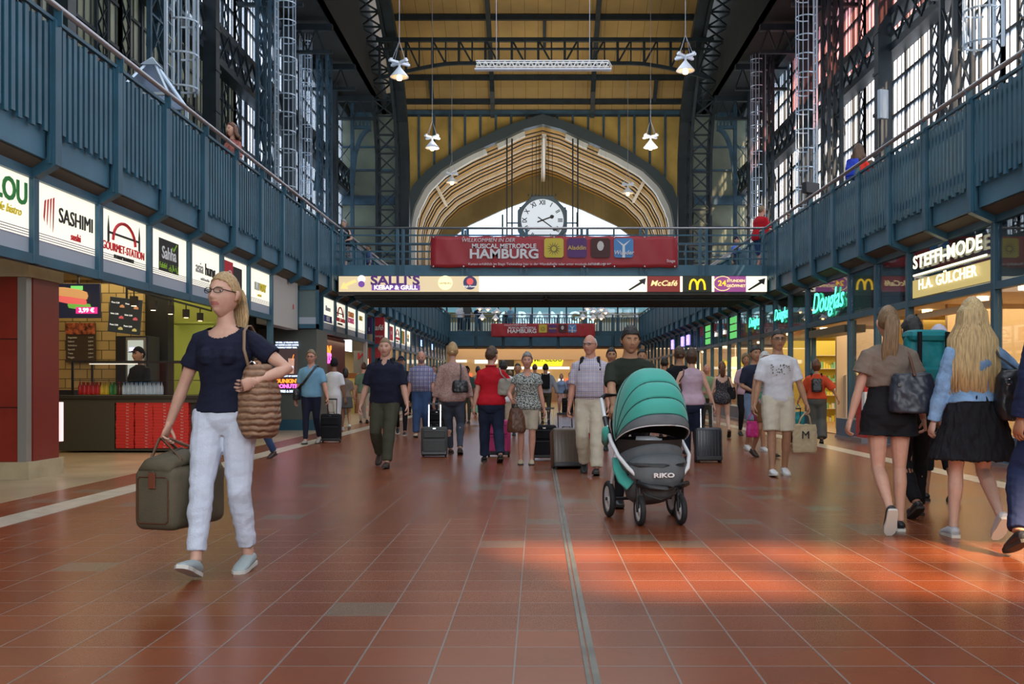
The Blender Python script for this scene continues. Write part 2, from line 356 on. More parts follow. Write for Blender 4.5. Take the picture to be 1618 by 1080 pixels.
def plank_mat(name, col, sc, axis='X', seam=.03):
    m = bpy.data.materials.new(name); m.use_nodes = True; nt = m.node_tree; b = nt.nodes['Principled BSDF']
    g = nt.nodes.new('ShaderNodeNewGeometry'); sp = nt.nodes.new('ShaderNodeSeparateXYZ'); nt.links.new(g.outputs['Position'], sp.inputs[0])
    mu = nt.nodes.new('ShaderNodeMath'); mu.operation = 'MULTIPLY'; mu.inputs[1].default_value = sc; nt.links.new(sp.outputs[axis], mu.inputs[0])
    fr = nt.nodes.new('ShaderNodeMath'); fr.operation = 'FRACT'; nt.links.new(mu.outputs[0], fr.inputs[0])
    gt = nt.nodes.new('ShaderNodeMath'); gt.operation = 'LESS_THAN'; gt.inputs[1].default_value = seam; nt.links.new(fr.outputs[0], gt.inputs[0])
    n = nt.nodes.new('ShaderNodeTexNoise'); n.inputs['Scale'].default_value = .5; n.inputs['Detail'].default_value = 5; nt.links.new(g.outputs['Position'], n.inputs['Vector'])
    r = nt.nodes.new('ShaderNodeValToRGB'); r.color_ramp.elements[0].position = .3; r.color_ramp.elements[1].position = .7
    r.color_ramp.elements[0].color = (*[c * .7 for c in col], 1); r.color_ramp.elements[1].color = (*col, 1); nt.links.new(n.outputs['Fac'], r.inputs['Fac'])
    mx = nt.nodes.new('ShaderNodeMix'); mx.data_type = 'RGBA'; nt.links.new(gt.outputs[0], mx.inputs['Factor']); nt.links.new(r.outputs['Color'], mx.inputs[6]); mx.inputs[7].default_value = (*[c * .25 for c in col], 1)
    nt.links.new(mx.outputs[2], b.inputs['Base Color']); b.inputs['Roughness'].default_value = .7
    return m
OCH = plank_mat('ochre_ceiling_boards', (.36, .235, .075), 1.25)
v = MB(); pr = VP_; n = len(pr)
v.prism([(y, z) for y, z in pr] + [(y + .25, z + .3) for y, z in reversed(pr)], 'x', -9.3, 10.1)
tag(v.build('ceiling', OCH), kind='structure')
def vz(y):
    for (a, b), (c, d) in zip(pr, pr[1:]):
        if c <= y <= a: return b + (d - b) * (a - y) / (a - c)
    return pr[-1][1]
pl = MB()
for y in (65.05, 64.6, 63.4, 59.1, 53.5, 49, 44): pl.box(-9.3, 10.1, y - .12, y + .12, vz(y) - .32, vz(y) - .02)
for x in (-2.95, 3.55):
    for (a, b), (c, d) in zip(pr, pr[1:]): pl.bar((x, a, b - .2), (x, c, d - .2), .28, .3)
pl.bar((-6.85, 64.6, vz(64.6) - .15), (-6.85, 63.4, vz(63.4) - .15), .22, .25); pl.bar((7.55, 64.6, vz(64.6) - .15), (7.55, 63.4, vz(63.4) - .15), .22, .25)
pl.bar((0.4, 61.2, vz(61.2) - .15), (0.4, 59.1, vz(59.1) - .15), .2, .25)
tag(pl.build('roof_purlins', IRON), 'dark grid of purlins and rafters under the ochre vault', 'purlins')
tr = MB(); Yt = 57.2
def tz(x): return PZ(100, Yt) - .55 * max(0, abs(x - .4) / 8.8 - .6) ** 1.3 * 4
xs = [-9.1 + i * .76 for i in range(26)]
tr.box(-9.3, 10.1, Yt - .12, Yt + .12, PZ(66, Yt), PZ(60, Yt)); tr.box(-9.3, 10.1, Yt - .08, Yt + .08, PZ(79, Yt), PZ(76, Yt))
for i in range(25):
    a, b = xs[i], xs[i + 1]
    tr.bar((a, Yt, tz(a)), (b, Yt, tz(b)), .16, .2)
    top = PZ(63, Yt)
    tr.bar((a, Yt, tz(a)), (a, Yt, top), .14 if i % 2 == 0 else .08)
    if i % 2 == 0: tr.bar((a, Yt, top) if a < .4 else (a, Yt, tz(a)), (b, Yt, tz(b)) if a < .4 else (b, Yt, top), .1)
tag(tr.build('lattice_truss', IRON), 'dark arched lattice truss crossing the hall below the ochre vault', 'truss')
# great lattice ribs left and right of the arch
for s, xc in ((-1, -9.47), (1, 10.2)):
    path = [(62.4, 4.2), (62.4, 12), (62.3, 15.5), (61.4, 17.6), (60, 19.2), (57.6, 20.9), (54.5, 22.3), (50, 23.8), (45, 25)]
    r_ = MB()
    dense = []
    for (y0, z0), (y1, z1) in zip(path, path[1:]):
        L = math.hypot(y1 - y0, z1 - z0); k = max(1, round(L / 1.15))
        dense += [(y0 + (y1 - y0) * i / k, z0 + (z1 - z0) * i / k) for i in range(k)]
    dense.append(path[-1]); hw = .62
    for i in range(len(dense) - 1):
        (y0, z0), (y1, z1) = dense[i], dense[i + 1]
        for dy in (0, 1.1):
            for sx in (-hw, hw): r_.bar((xc + sx, y0 + dy, z0), (xc + sx, y1 + dy, z1), .17, .17)
        r_.bar((xc - hw, y0, z0), (xc + hw, y1, z1), .08); r_.bar((xc + hw, y0, z0), (xc - hw, y1, z1), .08)
        r_.bar((xc - hw, y0, z0), (xc + hw, y0, z0), .1)
        for sx in (-hw, hw): r_.bar((xc + sx, y0, z0), (xc + sx, y1 + 1.1, z1), .07)
    for (y0, z0), (y1, z1) in zip(path, path[1:]):  # dark web plate on the inner side
        r_.bar((xc - s * (hw + .38), y0 + 1.2, z0), (xc - s * (hw + .38), y1 + 1.2, z1), .55, .5)
    tag(r_.build('lattice_rib', IRON), 'giant dark lattice rib curving up on the %s of the arched opening' % ('right' if s > 0 else 'left'), 'rib')
    # slender side frame with quarter-circle brace
    f = MB(); x0 = -12.3 if s < 0 else 13.0; x1 = x0 - s * 1.0
    Yf = 60.6
    for x in (x0, x1): f.box(x - .1, x + .1, Yf - .12, Yf + .12, 4.2, 18.4)
    z = 5.0
    while z < 15: iron_x(f, (x0, Yf, z), (x1, Yf, z + 1.35), .1); z += 1.35
    f.box(min(x1, xc + s * .7), max(x1, xc + s * .7), Yf - .1, Yf + .1, 17.35, 17.6); f.box(min(x1, xc + s * .7), max(x1, xc + s * .7), Yf - .1, Yf + .1, 16.6, 16.8)
    span = abs(x1 - (xc + s * .7)); x = min(x1, xc + s * .7)
    for i in range(5): f.bar((x + span * i / 5, Yf, 16.7), (x + span * (i + .5) / 5, Yf, 17.5), .07); f.bar((x + span * (i + .5) / 5, Yf, 17.5), (x + span * (i + 1) / 5, Yf, 16.7), .07)
    for t in range(10):
        a0 = R(90) * t / 10; a1 = R(90) * (t + 1) / 10
        g0 = lambda a: (x1 - s * (span) * (1 - math.cos(a)), Yf, 13.2 + 3.4 * math.sin(a))
        f.bar(g0(a0), g0(a1), .3, .22)
    tag(f.build('arcade_side', IRONB), 'blue-grey crossed side frame with a quarter-circle brace beside the %s rib' % ('right' if s > 0 else 'left'), 'frame')
# ---- end wall with the arched opening
arch_px = [(0, 200), (30, 208), (59, 222), (112, 245), (157, 270), (184, 296), (201, 329), (207, 360), (207, 470)]
def apt(dx, y, Y=YE, cx=857): return (PX(cx + dx, Y), PZ(y, Y))
def arch_curve(px, Y): return [apt(-d, y, Y) for d, y in reversed(px)] + [apt(d, y, Y) for d, y in px[1:]]
out_px = [(0, 184), (60, 204), (130, 238), (180, 271), (204, 298), (218, 336), (224, 372), (224, 470)]
inner = arch_curve(arch_px, YE); outer = arch_curve(out_px, YE)
ew = MB(); zt = 18.9
def ring(mb, ca, cb_, y0, y1):      # strip between two curves of equal length
    for i in range(len(ca) - 1):
        q = [ca[i], ca[i + 1], cb_[i + 1], cb_[i]]; mb.prism(q, 'y', y0, y1)
top = [(-9.3 + (10.1 + 9.3) * i / (len(inner) - 1), zt) for i in range(len(inner))]
# wall face left, right and above the opening
for i in range(len(inner) - 1):
    a, b = inner[i], inner[i + 1]
    if abs(b[0] - a[0]) > 1e-3: ew.prism([a, b, (b[0], zt), (a[0], zt)], 'y', YE, YE + .5)
ew.prism([(-9.3, 4), (inner[0][0], 4), (inner[0][0], zt), (-9.3, zt)], 'y', YE, YE + .5); ew.prism([(inner[-1][0], 4), (10.1, 4), (10.1, zt), (inner[-1][0], zt)], 'y', YE, YE + .5)
tag(ew.build('wall_end', mat('ochre_plaster', (.40, .27, .065), .8, var=.22, vscale=.6)), kind='structure')
st = MB()
for i in range(17):
    x = PX(662 + i * 24.3, YE); 
    zz = 0
    for (a, b) in zip(outer, outer[1:]):
        if a[0] <= x <= b[0] and b[0] > a[0] + 1e-6: zz = a[1] + (b[1] - a[1]) * (x - a[0]) / (b[0] - a[0])
    st.box(x - .07, x + .07, YE - .08, YE, max(zz, 4), zt - .1)
st.box(-9.3, 10.1, YE - .2, YE, zt - .25, zt)
tag(st.build('trim_5', IRONB), kind='structure')
ar = MB()
# resample both curves evenly for the arch band
def resample(c, k):
    d = [0]
    for a, b in zip(c, c[1:]): d.append(d[-1] + math.dist(a, b))
    o = []
    for i in range(k):
        t = d[-1] * i / (k - 1); j = max(0, min(len(c) - 2, next((q for q in range(len(d)) if d[q] >= t), len(d) - 1) - 1))
        u = (t - d[j]) / max(1e-9, d[j + 1] - d[j]); o.append((c[j][0] + (c[j + 1][0] - c[j][0]) * u, c[j][1] + (c[j + 1][1] - c[j][1]) * u))
    return o
K = 41
def half_re(px, Y, k=K): 
    c = resample([apt(d, y, Y) for d, y in px], k); l = [(2 * apt(0, 0, Y)[0] - x, z) for x, z in c]; return list(reversed(l)) + c[1:]
ri, ro = half_re(arch_px, YE), half_re(out_px, YE)
ring(ar, ri, ro, YE - .7, YE)
tag(ar.build('trim_6', mat('arch_band_paint', (.035, .055, .060), .5)), kind='structure')
# tunnel behind the arch: same profile swept back, with concentric ribs
TUN = mat('tunnel_ochre_boards', (.52, .33, .085), .6); YT = 79.5
def scaled(Y):
    return [(x, z) for x, z in ri]
tn = MB(); nr = 15
cb = [(x, z) for x, z in ri]; co = [(CX + (x - CX) * 1.03, z + .3) for x, z in ri]
ring(tn, cb, co, YE + .5, YT)
tag(tn.build('wall_tunnel', TUN), kind='structure')
tb = MB(); tw = MB()
def inset(f, dz=0): return [(CX + .05 + (x - CX - .05) * (1 - f), z - f * 9 if z > 12 else z) for x, z in ri]
for i in range(13):
    y = YE + .9 + i * 1.05; t_ = (tw if i in (3, 7, 10) else tb); ca = inset(.014 if t_ is tw else .008)
    ring(t_, ca, cb, y, y + (.16 if t_ is tw else .09))
tw.bar((CX + .02, YE + .5, PZ(206, YE) - .25), (CX + .02, YT, PZ(206, YE) - .25), .3, .3)
for s in (-1, 1):
    for fr_ in (.80, ):
        p = ri[int(K - 1 + s * (K - 1) * fr_ * .62)]; tw.bar((p[0] * .98, YE + .9, p[1] - .2), (p[0] * .98, YE + 8, p[1] - .2), .16, .16)
tag(tb.build('trim_7', mat('tunnel_rib_dark', (.05, .05, .04), .6)), kind='structure')
tag(tw.build('trim_8', mat('tunnel_rib_white', (.75, .74, .68), .5)), kind='structure')
# white perforated lining just inside the arch opening
wl_ = MB(); ci = inset(.032)
for i in range(len(ri) - 1):
    if abs(i - (K - 1)) < 4 or abs(i - (K - 1) + .5) in (9.5, 8.5): continue
    wl_.prism([ri[i], ri[i + 1], ci[i + 1], ci[i]], 'y', YE - .1, YE + .35)
tag(wl_.build('trim_9', mat('arch_lining_white', (.66, .68, .64), .5)), kind='structure')
# far tympanum wall with the bright segmental window
glz = [(0, 312), (20, 315), (63, 331), (117, 356), (140, 373), (185, 420)]
ci = half_re(glz, YT); fw = MB()
for i in range(len(ci) - 1):
    a, b = ci[i], ci[i + 1]
    fw.prism([a, b, (b[0], 22), (a[0], 22)], 'y', YT, YT + .4)
fw.box(-14, ci[0][0], YT, YT + .4, 2, 22); fw.box(ci[-1][0], 14, YT, YT + .4, 2, 22); fw.box(-14, 14, YT, YT + .4, 0, ci[0][1])
tag(fw.build('wall_tympanum', mat('olive_plaster', (.20, .17, .085), .8, var=.2, vscale=.5)), kind='structure')
gw = MB(); gw.prism(ci, 'y', YT + .2, YT + .22)
gf = MB()
for px in (735, 794, 822, 893, 912, 970): gf.box(PX(px, YT) - .07, PX(px, YT) + .07, YT, YT + .15, ci[0][1], PZ(312 + abs(px - 857) * .42, YT))
for py in (352, 385): gf.box(PX(800, YT), PX(914, YT), YT, YT + .15, PZ(py, YT) - .05, PZ(py, YT) + .05)
go = gf.build('window_20', IRONB); tag(go, kind='structure'); gw.build('window_glass', glass('clear_far_glass', .02, (.95, .97, 1), .1), go)
# side recesses: pale green panels beside the ribs
rc = MB(); rc2 = MB()
for s, xa, xb in ((-1, XL, -9.3), (1, 10.1, XR)):
    rc.box(xa, xb, YE - .3, YE, 4, 18.6)
    for z in (6.2, 7.9, 9.4, 11.2, 13.0, 14.9, 16.4): rc2.box(xa, xb, YE - .4, YE - .3, z, z + (.3 if z in (13.0, 7.9) else .12))
    rc2.box(xa, xb, YE - .5, YE - .3, 12.7, 13.1)
tag(rc.build('wall_recess', mat('pale_green_panel', (.15, .17, .12), .7, var=.2, vscale=.7)), kind='structure')
tag(rc2.build('trim_10', IRONB), kind='structure')
# ================================================================== GALLERIES
SOFF = mat('gallery_soffit', (.10, .085, .065), .8)
def gallery(s):
    xg, xs, Xw = (GL, SL, XL) if s < 0 else (GR, SR, XR)
    Yk = YL if s < 0 else YR; k0, k1 = (-4, 30) if s < 0 else (-6, 28)
    ya, yb = Yk(k0), 60.0
    side = 'left' if s < 0 else 'right'
    sl = MB(); sl.box(min(xg + s * .25, Xw), max(xg + s * .25, Xw), ya, yb, 3.75, ZF)
    tag(sl.build('floor_gallery', SOFF), kind='structure')
    root = empty('gallery_parapet', (xg, ya, 0), 0, 'long teal slatted gallery parapet with steel handrail along the %s side of the hall' % side, 'parapet')
    def B(m): return m
    def fin(mb, name, m, **k):
        mb.v = [(x - xg, y - ya, z) for x, y, z in mb.v]; return mb.build(name, m, root, **k)
    fin(MB().cyl((xg - s * .06, ya, ZR), (xg - s * .06, yb, ZR), .035, 10), 'handrail', STEEL, smooth=True)
    r2 = MB(); r2.box(xg - .03, xg + .03, ya, yb, ZR - .16, ZR - .12); r2.box(xg + s * .05, xg + s * .09, ya, yb, 4.9, 4.98); r2.box(xg + s * .05, xg + s * .09, ya, yb, 4.15, 4.22)
    fin(r2, 'rail_bar', TEAL)
    proto = None
    for k in range(k0, k1 + 1):
        y = Yk(k)
        if y > yb: break
        p = MB(); p.box(xg - .05, xg + .05, y - .07, y + .07, ZP0 - .03, ZR - .14)
        p.box(xg - .01, xg + .01, y - .11, y + .11, ZP0 - .03, ZR - .14)
        p.bar((xg - s * .02, y, ZP0 + .02), (xs, y, ZS1 + .0), .13, .12); p.box(min(xg, xg - s * .09), max(xg, xg - s * .09), y - .012, y + .012, ZR - .2, ZR)
        fin(p, 'post', TEAL)
        y1 = y + BAY
        if y1 > yb + .5: break
        f = MB(); xi = xg + s * .06
        f.box(min(xi, xi + s * .5), max(xi, xi + s * .5), y + .07, y1 - .07, ZP0 + .02, 3.94)
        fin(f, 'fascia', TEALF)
        q = MB(); n = 10
        for j in range(n):
            yy = y + .14 + (BAY - .28) * (j + .5) / n
            q.box(xg - .02, xg + .015, yy - .038, yy + .038, 3.84 if j % 2 else 3.88, 5.06 - .04 * (j % 2))
            q.box(xg + s * .09, xg + s * .11, yy + .05, yy + .075, 3.95, 4.98)
        fin(q, 'slat_panel', TEAL)
        so = MB(); so.add([(xg + s * .1, y, ZP0), (xg + s * .1, y1, ZP0), (xs, y1, ZS1 + .04), (xs, y, ZS1 + .04), (xg + s * .1, y, ZP0 + .05), (xg + s * .1, y1, ZP0 + .05), (xs, y1, ZS1 + .12), (xs, y, ZS1 + .12)],
                          [(0, 1, 2, 3), (7, 6, 5, 4), (0, 4, 5, 1), (1, 5, 6, 2), (2, 6, 7, 3), (3, 7, 4, 0)])
        fin(so, 'soffit', SOFF)
    return root
gallery(-1); gallery(1)
# ---- footbridges
def bridge(Y, depth, label, near):
    xa, xb = GL, GR
    root = empty('footbridge', (CX, Y, 0), 0, label, 'bridge')
    def fin(mb, name, m, par=root, **k):
        mb.v = [(x - CX, y - Y, z) for x, y, z in mb.v]; return mb.build(name, m, par, **k)
    d = MB(); d.box(xa, xb, Y + .05, Y + depth, 3.95, 4.25); d.box(xa, xb, Y, Y + .12, 3.97, 4.26)
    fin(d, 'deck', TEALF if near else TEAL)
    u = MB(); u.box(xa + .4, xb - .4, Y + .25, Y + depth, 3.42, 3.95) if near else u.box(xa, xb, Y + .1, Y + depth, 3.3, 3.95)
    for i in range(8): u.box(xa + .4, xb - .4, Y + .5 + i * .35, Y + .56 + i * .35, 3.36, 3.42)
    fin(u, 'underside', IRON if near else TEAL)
    h = MB(); h.cyl((xa, Y, ZR), (xb, Y, ZR), .032, 10); h.cyl((xa, Y + depth - .1, ZR), (xb, Y + depth - .1, ZR), .03, 10)
    fin(h, 'handrail', STEEL, smooth=True)
    for zz in ((5.05, 4.83, 4.62, 4.42) if near else (5.05,)):
        fin(MB().box(xa, xb, Y - .015, Y + .015, zz - .02, zz + .02), 'rail_bar', TEAL)
    if near:
        g = MB().box(xa, xb, Y + depth - .12, Y + depth - .1, 4.3, 5.2)
        xsx = [PX(p, Y) for p in (540, 628, 637, 731, 739, 823, 832, 919, 928, 1012, 1021, 1106, 1116, 1206)]
        for x in xsx: fin(MB().box(x - .035, x + .035, Y - .05, Y + .03, 3.86, ZR - .02), 'post', TEAL)
        for x in (-3.8, -2.2, -.6, 1.1, 2.7, 4.4): fin(MB().box(x - .02, x + .02, Y + depth - .13, Y + depth - .08, 4.2, ZR), 'post', TEAL)
    else:
        n = 7
        for i in range(n + 1):
            x = xa + (xb - xa) * i / n; fin(MB().box(x - .05, x + .05, Y - .06, Y + .02, 3.2, ZR), 'post', TEAL)
            if i < n:
                q = MB(); w = (xb - xa) / n
                for j in range(11): q.box(x + w * (j + .6) / 11 - .03, x + w * (j + .6) / 11 + .03, Y - .02, Y + .0, 4.1, 5.04)
                fin(q, 'slat_panel', TEAL)
                fin(MB().box(x + .08, x + w - .08, Y - .3, Y - .02, 3.35, 3.95), 'fascia', TEAL)
    return root
YB, YB2 = 26.5, 59.6
bridge(YB, 3.2, 'near teal footbridge with open railing crossing the hall above an illuminated sign band', True)
bridge(YB2, 3.0, 'far teal footbridge with slatted parapet at the end of the hall', False)
# illuminated sign band under the near bridge
xa, xb = GL + .02, GR - .05; z0, z1 = 3.545, 3.955
sb = empty('illuminated_sign_band', (CX, YB, 0), 0, 'long glowing sign band under the near footbridge with food adverts', 'sign')
def fin(mb, name, m, **k):
    mb.v = [(x - CX, y - YB, z) for x, y, z in mb.v]; return mb.build(name, m, sb, **k)
fin(MB().box(xa, xb, YB - .02, YB + .2, z0 - .08, z1 + .02), 'casing', mat('casing_dark', (.03, .03, .03), .5))
def seg(px0, px1, m, name='light_panel', y=YB - .06, za=z0, zb=z1): return fin(MB().box(PX(px0, YB), PX(px1, YB), y, YB - .02, za, zb), name, m)
LW = emat('sign_light_warm_white', (1, .93, .72), 1.15)
seg(757, 1022, LW); seg(536, 757, emat('sign_light_tan', (.78, .62, .38), .85)); seg(1022, 1074, emat('sign_light_maroon', (.22, .02, .015), .8))
seg(1078, 1124, emat('sign_light_black', (.012, .016, .008), 1)); seg(1128, 1178, emat('sign_light_purple', (.30, .07, .25), .9)); seg(1178, 1211, LW)
seg(1074, 1078, LW); seg(1124, 1128, LW)
EW = emat('letter_white_glow', (1, .95, .85), 1.1); EY = emat('letter_yellow_glow', (1, .62, .02), 1.3); EG = emat('letter_gold_glow', (1, .78, .35), 1.0)
PUR = mat('letter_purple', (.16, .05, .32), .5); PURP = emat('purple_plate', (.20, .07, .38), .8)
yt = -.07
def tx(s, size, px, py, m, Y=YB, dy=-.08, par=sb, o=(CX, YB), **k): return text('lettering', s, size, (PX(px, Y) - o[0], Y + dy - o[1], PZ(py, Y)), 'front', m, par, **k)
tx('SALLI`S', .34, 625, 444, PUR, off=.012, wide=1.22)
fin(MB().box(PX(588, YB), PX(664, YB), YB - .08, YB - .05, PZ(459, YB), PZ(450.5, YB)), 'name_plate', PURP)
tx('KEBAP & GRILL', .155, 626, 454.8, EW, dy=-.1, off=.006, wide=1.12)
hd = MB(); hd.lathe([(.0, .0), (.11, .0), (.13, .02), (0, .02)], (0, 0, 0), 16)
def disc(px, py, r, m, name='emblem', y=-.085): 
    d = MB().cyl((PX(px, YB), YB + y, PZ(py, YB)), (PX(px, YB), YB + y + .02, PZ(py, YB)), r, 24); return fin(d, name, m)
disc(572, 441, .10, EW); disc(572, 449, .085, PURP, y=-.09); disc(704, 447, .19, emat('pale_yellow_disc', (1, .9, .5), 1.1)); disc(743, 447, .18, mat('navy_disc', (.10, .10, .25), .5)); disc(743, 445, .09, emat('red_swirl', (.8, .1, .1), .8), y=-.1)
tx('HAMBURG', .07, 704, 448, mat('letter_brown', (.4, .25, .05), .5), dy=-.1); tx('High Power', .07, 743, 453, EW, dy=-.12)
ar_ = emat('arrow_gold', (1, .72, .25), 1)
for px, m_, sg, n_ in ((552, ar_, -1, 'arrow'), (1007, BLACK, 1, 'arrow'), (1195, BLACK, 1, 'arrow')):
    a = MB(); x, z = PX(px, YB), PZ(449, YB)
    if sg < 0: a.prism([(x - .22, z - .12), (x - .02, z - .13), (x - .07, z - .06), (x + .2, z + .06), (x + .16, z + .12), (x - .1, z + .0), (x - .14, z + .05)], 'y', YB - .09, YB - .07)
    else: a.prism([(x + .22, z + .16), (x + .02, z + .10), (x + .07, z + .06), (x - .25, z - .15), (x - .2, z - .17), (x + .13, z + .02), (x + .19, z - .02)], 'y', YB - .09, YB - .07)
    fin(a, n_, m_)
tx('McCafé', .2, 1048, 448, EG, shear=.25, off=.004, wide=1.15)
mm = MB(); cxm, czm = PX(1101, YB), PZ(458, YB)
for sgn in (-1, 1):
    pts = []
    for t in range(9):
        a = math.pi * t / 8; pts.append((cxm + sgn * .1 + .1 * math.cos(a) * 1, YB - .09, czm + .27 * math.sin(a) ** .8))
    mm.tube(pts, [.028] * 9, 8)
fin(mm, 'arched_letter', EY)
tx('24', .2, 1140, 448, EY, off=.004, wide=1.1); tx('STUNDEN', .095, 1162, 444, EG, off=.003, wide=1.1); tx('GEÖFFNET', .095, 1162, 452, EG, off=.003, wide=1.1)
rg = MB(); cx_, cz_ = PX(1141, YB), PZ(448, YB)
rg.tube([(cx_ + .24 * math.cos(R(a)), YB - .08, cz_ + .19 * math.sin(R(a))) for a in range(40, 330, 20)], .012, 6); fin(rg, 'ring', EG)
# ---- red banners on the bridges
def banner(Y, x0, x1, y0, y1, label, scale, near):
    o = (PX((x0 + x1) / 2, Y), Y); r = empty('banner', (o[0], Y, 0), 0, label, 'banner')
    n = 40; vs = []; fs = []; W_ = PX(x1, Y) - PX(x0, Y)
    for i in range(n + 1):
        for j in range(9):
            x = -W_ / 2 + W_ * i / n; z = PZ(y1, Y) + (PZ(y0, Y) - PZ(y1, Y)) * j / 8
            vs.append((x, -.1 - .015 * math.sin(i * 1.7 + j * .6) - .01 * math.sin(i * .6), z + .008 * math.sin(i * 1.57)))
    for i in range(n):
        for j in range(8): a = i * 9 + j; fs.append((a, a + 9, a + 10, a + 1))
    m = MB().add(vs, fs).build('cloth', mat('banner_red_cloth', (.36, .012, .022), .45, sheen=.3), r, smooth=True); so = m.modifiers.new('s', 'SOLIDIFY'); so.thickness = .006
    k = (x1 - x0) / 390.0; f = lambda px: x0 + (px - 681) * k; g = lambda py: y0 + (py - 374) * (y1 - y0) / 49.0
    wt = mat('banner_white_print', (.72, .72, .74), .6)
    u = Y / F * k
    def t(s, h, px, py, **q): return text('lettering', s, h * u, (PX(f(px), Y) - o[0], -.14, PZ(g(py), Y)), 'front', wt, r, **q)
    t('WILLKOMMEN IN DER', 8.6, 772, 380.5, shear=.2, wide=.98); t('MUSICAL METROPOLE', 10, 797, 390, off=.25 * u, wide=1.02); t('HAMBURG', 20.5, 797, 402.5, off=.6 * u, wide=1.12)
    if near:
        t('Karten erhältlich im Stage Ticketshop hier in der Wandelhalle oder unter musicals.de/hamburg', 5.6, 848, 418, wide=1.0); t('Stage', 6.5, 1060, 413)
        t('- 0 18 05 / 44 44*', 5, 948, 418)
    cols = [((.62, .50, .06), (.05, .04, .02)), ((.10, .035, .16), (.62, .42, .10)), ((.07, .02, .02), (.6, .58, .55)), ((.08, .26, .55), (.75, .78, .82))]
    for i, (cx, (c, c2)) in enumerate(zip((875.5, 912, 949, 985.5), cols)):
        q = MB(); X0 = PX(f(cx), Y) - o[0]; Z0 = PZ(g(392.5), Y); h = 15.3 * u; c_ = .18 * h
        q.prism([(X0 - h + c_, Z0 - h), (X0 + h - c_, Z0 - h), (X0 + h, Z0 - h + c_), (X0 + h, Z0 + h - c_), (X0 + h - c_, Z0 + h), (X0 - h + c_, Z0 + h), (X0 - h, Z0 + h - c_), (X0 - h, Z0 - h + c_)], 'y', -.145, -.135)
        q.build('picture', mat('poster_%d' % i, c, .6), r)
        e = MB(); ym = -.15
        if i == 0:
            for a in range(14):
                an = 2 * math.pi * a / 14; e.prism([(X0 + .25 * h * math.cos(an - .2), Z0 - .1 * h + .25 * h * math.sin(an - .2)), (X0 + .75 * h * math.cos(an), Z0 - .1 * h + .72 * h * math.sin(an)), (X0 + .25 * h * math.cos(an + .2), Z0 - .1 * h + .25 * h * math.sin(an + .2))], 'y', ym, ym + .004)
        elif i == 1: pass
        elif i == 2: e.prism([(X0 + .35 * h * math.cos(a * .5), Z0 + .2 * h + .5 * h * math.sin(a * .5)) for a in range(12)], 'y', ym, ym + .004)
        else:
            e.prism([(X0 - .15 * h, Z0 - h), (X0 + .15 * h, Z0 - h), (X0 + .12 * h, Z0 + .2 * h), (X0 + .75 * h, Z0 + .85 * h), (X0, Z0 + .35 * h), (X0 - .75 * h, Z0 + .85 * h), (X0 - .12 * h, Z0 + .2 * h)], 'y', ym, ym + .004)
        if e.v: e.build('motif', mat('poster_motif_%d' % i, c2, .6), r)
        if i == 1: text('lettering', 'Aladdin', .62 * h, (X0, -.15, Z0), 'front', mat('poster_motif_1', c2, .6), r, off=.01 * h)
        if i == 3: text('lettering', 'Wunder', .6 * h, (X0, -.16, Z0 - .5 * h), 'front', wt, r, shear=.2, off=.01 * h)
    ey = MB()
    for i in range(9):
        for py in (y0 + 1.5, y1 - 1.5): ey.cyl((PX(x0 + (x1 - x0) * (i + .1) / 8.2, Y) - o[0], -.14, PZ(py, Y)), (PX(x0 + (x1 - x0) * (i + .1) / 8.2, Y) - o[0], -.11, PZ(py, Y)), .02 if near else .015, 8)
    ey.build('eyelets', STEEL, r)
banner(YB, 681, 1070, 374, 423, 'wide red cloth banner on the near footbridge advertising the musical city', 1, True)
banner(YB2 - .25, 776, 940, 511, 532, 'smaller red cloth banner on the far footbridge with the same print', .42, False)
# ---- stairs seen behind the near bridge
for s, pts, lab in ((-1, ((562, 388), (612, 424)), 'escalator descending from the left end of the near footbridge'), (1, ((1178, 382), (1122, 422)), 'escalator descending from the right end of the near footbridge')):
    Ya = YB + 4.2; (a0, b0), (a1, b1) = pts
    r = empty('escalator', (PX(a0, Ya), Ya, 0), 0, lab, 'escalator'); ox = PX(a0, Ya)
    for yy in (0, 1.0):
        p0 = Vector((0, yy, PZ(b0, Ya))); p1 = Vector((PX(a1, Ya) - ox, yy, PZ(b1, Ya)))
        MB().bar(p0, p1, .05, .08).build('handrail', STEEL, r)
        MB().add([tuple(p0), tuple(p1), (p1.x, yy, 3.85), (0, yy, 3.85), (0, yy + .02, p0.z), (p1.x, yy + .02, p1.z), (p1.x, yy + .02, 3.85), (0, yy + .02, 3.85)], [(0, 1, 2, 3), (7, 6, 5, 4), (0, 4, 5, 1), (3, 2, 6, 7), (1, 5, 6, 2), (0, 3, 7, 4)]).build('side_panel', glass('balustrade_glass', .1, (.8, .9, .9)), r)
    st_ = MB()
    for i in range(6):
        t = i / 6; x = (PX(a1, Ya) - ox) * t; st_.box(min(x, x - s * .2), max(x, x - s * .2), .05, .95, 3.6, 4.25 - .12 * i)
    st_.build('steps', IRONB, r)
